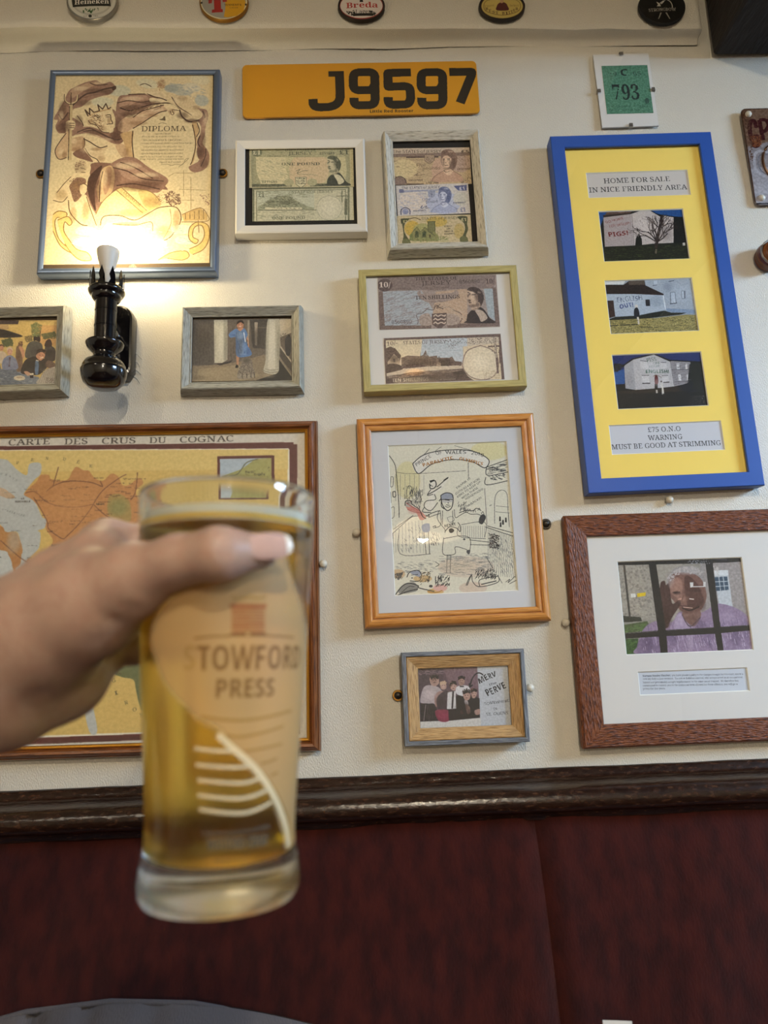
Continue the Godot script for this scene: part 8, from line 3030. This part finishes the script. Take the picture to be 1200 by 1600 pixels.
		["T","Muron","sans",[4354,1083,4423,1083],1.59,"5a3d2c",0.0],
		["T","Aigrefeuille","sans",[3152,909,3317,910],1.59,"5a3d2c",0.0],
		["T","Aigrefeuille","sans",[3084,897,3249,898],1.59,"5a3d2c",0.0],
		["T","Tonnay","sans",[3664,1346,3746,1346],1.57,"5a3d2c",0.0],
		["T","Thairé","sans",[4386,949,4469,949],1.6,"5a3d2c",0.0],
		["T","Loulay","sans",[3973,837,4056,837],1.6,"5a3d2c",0.0],
		["T","Aigrefeuille","sans",[3412,891,3577,892],1.59,"5a3d2c",0.0],
		["T","St Xandre","sans",[3178,1202,3301,1203],1.58,"5a3d2c",0.0],
		["T","Thairé","sans",[4368,1081,4451,1081],1.59,"5a3d2c",0.0],
		["T","Thairé","sans",[4224,737,4307,737],1.6,"5a3d2c",0.0],
		["T","Ballon","sans",[3401,1177,3483,1177],1.58,"5a3d2c",0.0],
		["T","La Jarrie","sans",[3526,1182,3650,1183],1.58,"5a3d2c",0.0],
		["T","Benon","sans",[3993,1101,4062,1100],1.59,"5a3d2c",0.0],
		["T","Loulay","sans",[3526,1121,3609,1121],1.58,"5a3d2c",0.0],
		["T","Benon","sans",[4180,801,4249,800],1.6,"5a3d2c",0.0],
		["T","Tonnay","sans",[4356,862,4439,862],1.6,"5a3d2c",0.0],
		["T","St Xandre","sans",[3808,599,3933,599],1.61,"5a3d2c",0.0],
		["T","Loulay","sans",[4094,846,4177,846],1.6,"5a3d2c",0.0],
		["T","Ardillières","sans",[3671,1209,3822,1210],1.58,"5a3d2c",0.0],
		["T","Loulay","sans",[3953,866,4036,866],1.6,"5a3d2c",0.0],
		["T","Muron","sans",[3924,1155,3993,1154],1.58,"5a3d2c",0.0],
		["T","Dœuil","sans",[3513,1225,3581,1225],1.58,"5a3d2c",0.0],
		["T","Ballon","sans",[4400,1330,4482,1330],1.58,"5a3d2c",0.0],
		["T","Mauzé","sans",[3226,1321,3294,1321],1.57,"5a3d2c",0.0],
		["T","Thairé","sans",[4202,1311,4285,1311],1.58,"5a3d2c",0.0],
		["T","Chambon","sans",[3386,642,3483,642],1.6,"5a3d2c",0.0],
		["T","Esnandes","sans",[4027,726,4139,727],1.6,"5a3d2c",0.0],
		["T","Benon","sans",[3751,1300,3819,1300],1.58,"5a3d2c",0.0],
		["T","Ardillières","sans",[3896,1182,4048,1184],1.58,"5a3d2c",0.0],
		["T","Ile d'Aix","sans",[1960,1673,2065,1676],1.46,"4d4a48",0.0],
		["T","Ile d'Aix","sans",[2400,1270,2507,1272],1.48,"4d4a48",0.0],
		["T","Pointe Madame","sans",[2626,773,2781,776],1.5,"4d4a48",0.0],
		["T","Ile du Ré","sans",[2962,763,3069,765],1.5,"4d4a48",0.0],
		["T","Ile du Ré","sans",[1954,760,2061,762],1.5,"4d4a48",0.0],
		["T","Phare du Ré","sans",[2119,956,2249,959],1.49,"4d4a48",0.0],
		["T","Banc du Ré","sans",[2374,833,2493,835],1.5,"4d4a48",0.0],
		["T","Anse du Ré","sans",[2075,1627,2192,1630],1.46,"4d4a48",0.0],
		["T","Pointe Sablé","sans",[2549,1187,2691,1190],1.48,"4d4a48",0.0],
		["T","Banc Sablé","sans",[1653,1165,1771,1167],1.48,"4d4a48",0.0],
		["T","Anse Madame","sans",[2976,1500,3105,1503],1.47,"4d4a48",0.0],
		["T","Banc Madame","sans",[2744,1298,2874,1301],1.48,"4d4a48",0.0],
		["T","Phare Madame","sans",[1729,1223,1871,1227],1.48,"4d4a48",0.0],
		["T","Phare du Ré","sans",[2984,1666,3114,1669],1.46,"4d4a48",0.0],
		["T","Pointe Madame","sans",[2070,1562,2223,1566],1.46,"4d4a48",0.0],
		["T","Phare d'Aix","sans",[1675,1188,1804,1191],1.48,"4d4a48",0.0],
		["T","Phare Madame","sans",[2030,1543,2171,1546],1.46,"4d4a48",0.0],
		["T","Anse Sablé","sans",[2194,1657,2311,1660],1.46,"4d4a48",0.0],
		["T","Anse d'Aix","sans",[2247,1361,2364,1363],1.47,"4d4a48",0.0],
		["T","Banc Madame","sans",[2384,858,2515,861],1.49,"4d4a48",0.0],
		["T","Banc Madame","sans",[1838,572,1969,575],1.5,"4d4a48",0.0],
		["T","Pointe du Ré","sans",[2883,736,3027,739],1.5,"4d4a48",0.0],
		["T","Ile Sablé","sans",[2538,1648,2644,1650],1.46,"4d4a48",0.0],
		["T","Anse du Ré","sans",[1529,699,1648,702],1.5,"4d4a48",0.0],
		["T","Ile Madame","sans",[2235,1195,2353,1197],1.48,"4d4a48",0.0],
		["T","Banc d'Aix","sans",[2666,848,2785,851],1.5,"4d4a48",0.0],
		["T","LA","sansb",[2852,866,2893,867],2.43,"3a3028",0.0],
		["T","ROCHELLE","sansb",[2778,908,2974,909],2.62,"3a3028",0.0],
		["T","ROCHEFORT","sansb",[3293,1515,3529,1511],2.58,"3a3028",0.0],
		["T","Niort","sansb",[3849,968,3960,966],2.62,"3a3028",0.0],
		["T","V","serif",[2746,375,2784,382],3.79,"6a5838",0.0],
		["T","E","serif",[2947,337,2985,343],3.8,"6a5838",0.0],
		["T","N","serif",[3141,321,3178,328],3.8,"6a5838",0.0],
		["T","D","serif",[3374,333,3411,340],3.81,"6a5838",0.0],
		["T","É","serif",[3562,382,3599,388],3.8,"6a5838",0.0],
		["T","E","serif",[3732,438,3769,444],3.8,"6a5838",0.0],
		["T","P","serif",[2553,516,2576,526],2.45,"6a6a6a",0.0],
		["T","E","serif",[2618,527,2641,537],2.45,"6a6a6a",0.0],
		["T","R","serif",[2666,553,2689,563],2.45,"6a6a6a",0.0],
		["T","T","serif",[2714,583,2737,593],2.45,"6a6a6a",0.0],
		["T","U","serif",[2762,607,2784,617],2.45,"6a6a6a",0.0],
		["T","D","serif",[2606,1007,2624,1013],2.23,"6a6a6a",0.0],
		["T","'","serif",[2637,1017,2656,1023],2.23,"6a6a6a",0.0],
		["T","A","serif",[2669,1027,2688,1033],2.23,"6a6a6a",0.0],
		["T","N","serif",[2701,1037,2719,1043],2.23,"6a6a6a",0.0],
		["T","T","serif",[2733,1047,2751,1054],2.23,"6a6a6a",0.0],
		["T","I","serif",[2764,1058,2783,1064],2.23,"6a6a6a",0.0],
		["T","O","serif",[2796,1068,2815,1074],2.23,"6a6a6a",0.0],
		["T","C","serif",[2828,1078,2846,1084],2.23,"6a6a6a",0.0],
		["T","H","serif",[2859,1088,2878,1094],2.23,"6a6a6a",0.0],
		["T","E","serif",[2891,1098,2910,1104],2.23,"6a6a6a",0.0],
		["P","5d2f2a",0,[5459,319,6232,323,6240,963,5469,946]],
		["P","aebbc4",0,[5493,359,6194,357,6203,943,5502,928]],
		["P","a39f62",0,[5527,601,5788,509,5976,369,6194,357,6203,943,5643,931,5716,760,5498,686]],
		["L","6a6a50",1.14,1,[5527,601,5714,586,5788,509,5863,413,6013,370]],
		["D","5a563c",54,1.91,[5714,605,6164,459,6165,846,5754,837]],
		["T","Paris","sans",[5845,569,5958,563],3.44,"3a3428",0.0],
		["T","Orléans","sans",[5958,602,6108,601],3.05,"3a3428",0.0],
		["P","6b7048",1,[4145,3160,4389,3079,4565,3031,4990,2972,5271,2767,5916,2497,6278,2288,6278,3007,5922,3348,5428,3543,4937,3667,4586,3657,4532,3621,4472,3412,4432,3272,4289,3234]],
		["P","c08a55",1,[540,2146,2292,1899,3022,2099,3574,2365,4181,2308,4891,1962,5911,1839,6278,2142,5557,2703,4846,2933,4142,3090,3604,2935,2909,2563,1988,2539,619,2855]],
		["P","b8bcb8",1,[3788,3428,3875,3430,4001,3879,3898,3892]],
		["T","BORDEAUX","sansb",[4859,3388,5283,3373],4.56,"4a4230",0.0],
		["T","G","serif",[4168,3300,4210,3287],4.55,"5a5030",0.0],
		["T","I","serif",[4203,3457,4245,3444],4.53,"5a5030",0.0],
		["T","R","serif",[4338,3581,4379,3568],4.52,"5a5030",0.0],
		["T","O","serif",[4446,3670,4488,3657],4.51,"5a5030",0.0],
		["T","N","serif",[4536,3741,4578,3728],4.5,"5a5030",0.0],
		["T","D","serif",[4731,3798,4773,3785],4.5,"5a5030",0.0],
		["T","E","serif",[5012,3840,5054,3828],4.5,"5a5030",0.0],
		["T","Thairé","sans",[5550,2600,5658,2600],2.16,"5a3d2c",0.0],
		["T","Ardillières","sans",[5317,2810,5515,2812],2.14,"5a3d2c",0.0],
		["T","Courçon","sans",[5853,3283,5978,3283],2.12,"5a3d2c",0.0],
		["T","Benon","sans",[4074,2379,4163,2378],2.16,"5a3d2c",0.0],
		["T","Benon","sans",[5159,2648,5249,2647],2.15,"5a3d2c",0.0],
		["T","La Jarrie","sans",[5567,2302,5730,2302],2.18,"5a3d2c",0.0],
		["T","Esnandes","sans",[4814,3103,4956,3103],2.12,"5a3d2c",0.0],
		["T","St Xandre","sans",[4310,2243,4473,2243],2.17,"5a3d2c",0.0],
		["T","Chambon","sans",[5013,3300,5137,3300],2.11,"5a3d2c",0.0],
		["T","Muron","sans",[5176,2278,5267,2276],2.18,"5a3d2c",0.0],
		["T","Ardillières","sans",[5295,3053,5491,3054],2.13,"5a3d2c",0.0],
		["T","Ciré","sans",[5410,3246,5481,3245],2.12,"5a3d2c",0.0],
		["T","Mauzé","sans",[5048,3038,5137,3037],2.13,"5a3d2c",0.0],
		["T","Marans","sans",[5923,2815,6031,2815],2.15,"5a3d2c",0.0],
		["T","Muron","sans",[4669,2252,4759,2251],2.17,"5a3d2c",0.0],
		["T","Thairé","sans",[5268,3006,5375,3005],2.13,"5a3d2c",0.0],
		["T","Thairé","sans",[5945,2446,6054,2445],2.17,"5a3d2c",0.0],
		["T","Nuaillé","sans",[5506,3282,5631,3282],2.12,"5a3d2c",0.0],
		["T","St Xandre","sans",[5171,2751,5332,2751],2.15,"5a3d2c",0.0],
		["T","Aulnay","sans",[5737,2354,5845,2353],2.18,"5a3d2c",0.0],
		["T","Marans","sans",[4595,2345,4703,2344],2.17,"5a3d2c",0.0],
		["T","Muron","sans",[5424,2297,5515,2295],2.18,"5a3d2c",0.0],
		["T","Thairé","sans",[6092,3421,6199,3421],2.11,"5a3d2c",0.0],
		["T","Aulnay","sans",[4176,3194,4282,3193],2.11,"5a3d2c",0.0],
		["T","Courçon","sans",[5339,3206,5463,3206],2.12,"5a3d2c",0.0],
		["T","Benon","sans",[5529,2426,5619,2424],2.17,"5a3d2c",0.0],
		["T","Tonnay","sans",[5520,2774,5628,2773],2.15,"5a3d2c",0.0],
		["T","Tonnay","sans",[5322,2741,5429,2741],2.15,"5a3d2c",0.0],
		["T","St Xandre","sans",[4184,2482,4345,2483],2.15,"5a3d2c",0.0],
		["T","Marans","sans",[4277,2674,4384,2674],2.14,"5a3d2c",0.0],
		["T","Courçon","sans",[4640,2902,4765,2902],2.13,"5a3d2c",0.0],
		["T","Aigrefeuille","sans",[5603,3274,5817,3276],2.12,"5a3d2c",0.0],
		["T","Chambon","sans",[4059,2339,4185,2338],2.16,"5a3d2c",0.0],
		["T","Ardillières","sans",[5302,2827,5499,2829],2.14,"5a3d2c",0.0],
		["T","Benon","sans",[4818,2317,4908,2315],2.17,"5a3d2c",0.0],
		["T","Ballon","sans",[4376,2963,4483,2962],2.13,"5a3d2c",0.0],
		["T","St Xandre","sans",[4675,3319,4834,3320],2.11,"5a3d2c",0.0],
		["T","St Xandre","sans",[5340,2569,5502,2570],2.16,"5a3d2c",0.0],
		["T","Benon","sans",[4559,3194,4647,3193],2.11,"5a3d2c",0.0],
		["T","Aulnay","sans",[5119,2414,5228,2414],2.17,"5a3d2c",0.0],
		["B",2],
		["S","c8935c",0.5,3500,966,468,299],
		["S","b88550",0.5,4068,1355,371,297],
		["S","b5804c",0.5,3119,729,226,169],
		["S","c2c6c2",0.5,2570,756,300,300],
		["S","aab0ae",0.5,2797,1420,129,221],
		["S","7d8a58",0.5,4145,999,169,150],
		["G",0.02]
	]],
	"licence": [72.2, 85.0, 3.6, "4f8066", [
		["T","19","serif",[105,186,221,183],7.52,"243a30",0.0],
		["T","C","sansb",[287,185,403,182],11.82,"1a2a22",0.0],
		["T","65","serif",[482,189,604,186],7.53,"243a30",0.0],
		["T","793","serifb",[126,612,536,610],27.62,"1a2620",0.0],
		["T","STATES OF JERSEY CYCLE LICENCE","sans",[52,739,646,742],2.65,"2c4a3c",0.0],
		["T","PARISH OF ST HELIER","sans",[46,801,514,801],2.11,"2c4a3c",0.0],
		["P","2c4a3c",1,[678,636,672,658,660,676,645,685,629,685,617,675,609,657,608,635,614,613,626,595,641,586,656,586,669,596,677,614]],
		["D","5e8e74",108,4.31,[46,30,729,17,684,839,13,833]],
		["G",0.05]
	]],
	"green_badge": [75.8, 69.8, 6.0, "b9b7ab", [
		["P","8a8a82",1,[753,360,720,508,620,625,473,688,308,686,156,619,48,499,5,351,36,202,135,84,283,19,451,20,604,89,712,210]],
		["P","c9c7bb",1,[728,360,697,494,604,601,467,659,312,657,171,596,70,487,30,351,59,216,152,108,290,48,446,50,589,113,689,223]],
		["P","aeaca0",1,[682,359,656,473,575,564,455,613,321,611,198,559,110,467,76,352,101,237,182,146,302,96,437,97,561,150,649,244]],
		["P","c3c1b4",1,[662,353,637,457,561,539,450,584,324,582,209,535,128,450,96,346,120,242,195,159,307,113,433,115,549,163,630,248]],
		["P","1f211c",0,[83,346,649,341,663,461,103,472]],
		["P","1f211c",0,[138,202,609,195,649,347,93,352]],
		["T","Heineken","serifb",[129,430,633,418],7.45,"e8e4d8",0.0],
		["D","3a5a34",21,3.86,[251,510,490,501,479,560,265,563]],
		["P","3a5a34",1,[341,511,373,547,407,505,389,577,364,577]],
		["P","2a2a24",1,[388,627,386,638,380,646,370,650,358,650,348,646,341,637,338,627,340,617,347,608,357,604,368,604,378,609,385,617]],
		["T","EST","sans",[268,638,326,636],1.92,"4a4a40",0.0],
		["T","1864","sans",[411,637,482,635],1.92,"4a4a40",0.0],
		["P","8e1f1c",1,[335,53,371,132,444,133,391,187,408,265,356,217,307,264,320,186,272,131,323,132]]
	]],
	"red_letter_badge": [73.6, 67.6, 6.0, "a09c94", [
		["P","b99a50",1,[730,349,694,492,593,606,448,668,288,665,143,600,42,484,5,340,40,196,140,81,286,18,448,20,594,86,695,204]],
		["P","d8cfae",1,[715,349,680,484,584,592,445,650,291,648,152,586,56,476,20,340,54,204,150,96,289,36,445,38,585,101,681,212]],
		["P","9a968c",1,[700,349,666,476,574,578,441,633,294,631,162,572,69,469,36,340,68,212,159,110,293,54,441,56,575,115,667,220]],
		["P","cf9a1e",0,[393,29,534,77,649,215,695,367,661,517,559,600,431,628,368,618,393,483]],
		["P","9a2420",0,[137,281,411,279,416,369,355,375,349,326,324,326,329,489,355,495,355,543,190,547,192,499,228,493,222,331,196,330,191,385,141,390]],
		["T","TENNENT'S","serifb",[380,441,630,432],3.33,"2a1e14",0.0],
		["T","LAGER","serif",[457,478,584,474],1.94,"5a3e20",0.0],
		["P","2a2420",1,[51,365,50,373,46,379,39,382,33,382,26,379,22,372,21,364,22,357,26,350,32,347,39,347,45,351,50,357]],
		["P","2a2420",1,[712,403,711,411,706,417,700,421,693,421,687,417,683,411,682,403,683,395,687,389,694,385,700,385,707,389,711,395]]
	]],
	"red_script_badge": [71.3, 54.1, 6.0, "d0c8c0", [
		["P","2e1c1a",1,[707,281,668,395,567,485,425,533,269,531,131,479,37,386,5,272,43,158,144,67,286,17,443,19,583,72,677,166]],
		["P","9a3a34",1,[680,281,644,382,551,462,420,505,276,503,149,456,62,374,33,272,68,170,160,90,292,46,436,48,565,95,652,178]],
		["P","cfc6be",1,[674,281,639,375,548,450,419,490,278,488,153,444,67,367,38,272,72,178,163,102,292,61,434,63,561,108,646,185]],
		["T","Breda","serifb",[127,325,601,318],9.51,"a8322a",0.0],
		["T","Lager","serif",[263,423,493,419],6.53,"1c1a18",0.0],
		["P","1c1a18",0,[330,224,344,128,357,89,372,128,385,225]],
		["D","1c1a18",54,2.67,[125,376,249,365,260,442,178,447]],
		["D","1c1a18",54,2.68,[482,368,582,395,547,446,465,451]],
		["P","1c1a18",0,[192,422,548,414,519,458,232,461]]
	]],
	"gold_badge": [71.1, 50.5, 6.0, "b9a45e", [
		["P","2a1c18",1,[704,263,661,369,558,453,415,498,260,496,124,447,33,361,5,254,47,148,150,63,293,17,450,19,587,69,678,156]],
		["P","b9a45a",1,[671,263,633,355,539,428,410,467,270,465,146,422,64,347,39,254,76,162,169,89,299,49,440,51,564,94,646,170]],
		["L","7a6230",0.91,1,[366,90,589,165,635,262,574,365,343,426,120,359,75,255,134,158,366,90]],
		["T","B","serifb",[97,333,136,330],4.49,"4a3018",0.0],
		["T","E","serifb",[145,365,184,363],4.49,"4a3018",0.0],
		["T","S","serifb",[198,392,237,389],4.49,"4a3018",0.0],
		["T","T","serifb",[247,406,286,403],4.49,"4a3018",0.0],
		["T"," ","serifb",[297,413,336,410],4.49,"4a3018",0.0],
		["T","B","serifb",[343,417,382,414],4.49,"4a3018",0.0],
		["T","I","serifb",[396,414,435,411],4.49,"4a3018",0.0],
		["T","T","serifb",[436,405,475,402],4.49,"4a3018",0.0],
		["T","T","serifb",[475,389,514,387],4.5,"4a3018",0.0],
		["T","E","serifb",[516,367,555,365],4.5,"4a3018",0.0],
		["T","R","serifb",[557,339,596,336],4.5,"4a3018",0.0],
		["T","F","serifb",[145,159,189,159],5.12,"3a1c18",0.0],
		["T","U","serifb",[202,140,246,141],5.12,"3a1c18",0.0],
		["T","L","serifb",[258,128,302,128],5.12,"3a1c18",0.0],
		["T","L","serifb",[314,122,359,123],5.13,"3a1c18",0.0],
		["T","E","serifb",[384,123,428,123],5.13,"3a1c18",0.0],
		["T","R","serifb",[452,137,497,137],5.13,"3a1c18",0.0],
		["T","S","serifb",[506,157,551,158],5.13,"3a1c18",0.0],
		["P","4a1c1c",1,[263,341,277,258,307,219,359,200,410,221,434,266,440,344]],
		["P","b08a68",1,[379,181,375,198,367,212,355,219,343,219,332,211,325,197,324,181,328,164,336,150,348,143,360,143,371,151,378,164]],
		["P","241816",0,[321,148,387,149,384,116,328,116]],
		["T","Finest","serif",[90,281,234,270],3.6,"7a6230",0.0],
		["T","Select","serif",[470,280,612,272],3.61,"7a6230",0.0]
	]],
	"black_badge": [72.1, 63.5, 6.0, "14120f", [
		["P","1c1a17",1,[716,326,666,460,555,567,406,625,248,624,112,563,25,454,3,319,52,184,163,76,313,17,472,18,609,80,696,190]],
		["T","STRONGBOW","serif",[140,426,559,413],5.1,"a8a49c",0.0],
		["L","a8a49c",1.18,1,[426,209,485,256,507,320,502,370]],
		["L","a8a49c",0.98,0,[335,293,426,209]],
		["P","b8b4aa",0,[267,254,318,286,330,339,267,338,290,307]],
		["P","8c887e",0,[310,448,333,448,282,553,271,552]],
		["P","8c887e",0,[388,449,413,449,456,554,442,554]],
		["P","b8b4aa",0,[319,276,378,234,394,251,344,301]]
	]],
	"tin_sign": [142.5, 164.2, 3.0, "a39a9c", [
		["P","8a6a54",0,[0,5,1529,1,1474,329,13,663]],
		["P","b9b4ba",0,[-6,1031,1371,948,1322,1640,0,1636]],
		["B",6],
		["L","5a4030",1.44,0,[10,12,1515,13]],
		["L","5a4030",1.44,0,[10,12,2,1624]],
		["L","3a3438",1.61,0,[2,1624,1312,1634]],
		["L","7a6458",0.6,1,[158,41,286,95,412,111,830,97]],
		["L","4a1c1c",5.48,1,[196,332,188,231,144,217,107,279,90,441,102,591,126,653,186,630,206,494,144,492]],
		["L","4a1c1c",5.5,0,[264,208,275,558]],
		["L","4a1c1c",4.78,1,[276,208,360,210,392,299,332,398,276,396]],
		["T","R","sansb",[385,499,543,493],30.88,"4a1c1c",0.0],
		["T","I","sansb",[599,495,758,489],30.92,"4a1c1c",0.0],
		["T","L","sansb",[814,491,973,485],30.96,"4a1c1c",0.0],
		["T","L","sansb",[1029,487,1188,481],31.0,"4a1c1c",0.0],
		["D","9a5a34",108,3.08,[83,491,254,471,227,656,102,665]],
		["L","c9c5cc",3.54,1,[314,770,203,742,118,789,82,960,116,1108,254,1173,667,1148]],
		["L","8a868e",1.65,1,[311,795,181,816,137,962,175,1085,258,1149]],
		["D","6a4a38",108,3.6,[12,37,113,40,78,911,33,910]],
		["S","5a3a26",0.5,62,165,108,239],
		["S","d2d0d6",0.5,129,1400,162,162],
		["S","7a5238",0.4,154,542,142,142],
		["G",0.05]
	]],
	"glass_print": [91.8, 122.0, 6.0, "d6c8ae00", [
		["P","bd9c6aae",1,[672,104,581,156,483,190,359,227,274,261,195,319,145,379,132,441,159,503,192,564,243,625,303,672,358,720,435,756,501,823,558,891,620,955,675,1014,720,1085,774,1177,788,1230,889,1253,956,607,889,406,798,291,720,185]],
		["B",8],
		["P","8a4e1cf0",0,[469,306,611,304,609,322,472,324]],
		["P","8a4e1cf0",0,[477,327,604,326,605,333,477,335]],
		["P","8a4e1cf0",0,[478,339,604,338,606,345,477,346]],
		["P","8a4e1cf0",0,[478,351,605,350,607,357,477,358]],
		["P","8a4e1cf0",0,[478,362,605,361,607,369,477,369]],
		["P","8a4e1cf0",0,[479,374,606,373,608,381,478,381]],
		["P","8a4e1cf0",0,[479,385,606,385,608,392,478,393]],
		["P","8a4e1cf0",0,[479,397,607,397,609,404,478,404]],
		["P","8a4e1cf0",0,[480,408,607,408,609,416,479,416]],
		["P","6c4a16f6",0,[472,416,526,414,539,406,555,414,616,415,617,424,472,425]],
		["L","6c4a16f6",0.56,1,[342,431,417,425,526,424,634,424,761,429]],
		["L","94702c90",0.48,1,[476,283,510,287,543,280,572,285,606,278]],
		["P","bd9c6aae",0,[533,412,549,412,549,424,534,424]],
		["T","S","sansb",[299,546,346,548],9.2,"aa8a54b6",0.0],
		["T","TOWFORD","sansb",[353,549,819,550],9.03,"6c4a16f6",0.0],
		["T","PRESS","sansb",[427,648,663,651],6.79,"6c4a16f6",0.0],
		["L","9a773cc0",0.87,1,[371,714,538,732,776,710]],
		["L","9a773cc0",0.8,1,[468,781,540,790,730,765]],
		["L","9a773cc0",0.75,1,[542,841,570,842,726,830]],
		["L","9a773cc0",0.74,1,[617,891,640,891,701,882]],
		["L","9a773cc0",0.77,1,[669,939,687,938,711,932]],
		["L","d8cba8d0",1.02,1,[345,825,437,836,502,839]],
		["L","d8cba8d0",1.02,1,[352,883,491,896,565,897]],
		["L","d8cba8d0",1.0,1,[360,936,533,954,612,945]],
		["L","d8cba8d0",0.99,1,[360,989,542,1008,651,991]],
		["L","d8cba8d0",1.02,1,[368,1038,552,1060,681,1037]],
		["L","94702ca0",0.61,1,[345,722,449,777,529,845,602,903,671,969,751,1057,837,1156,857,1237]],
		["L","d8cba8d8",2.07,1,[436,778,515,844,587,902,663,980,741,1074,803,1167,812,1228]],
		["L","1c1408e0",0.62,1,[383,1121,519,1124,673,1122]],
		["T","WESTONS CIDER","sansb",[402,1174,667,1182],3.48,"140e06f4",0.0],
		["L","1c140880",0.49,1,[434,1213,585,1223]],
		["P","1c140880",0,[438,1240,565,1248,565,1264,439,1253]],
		["B",2]
	]],
}
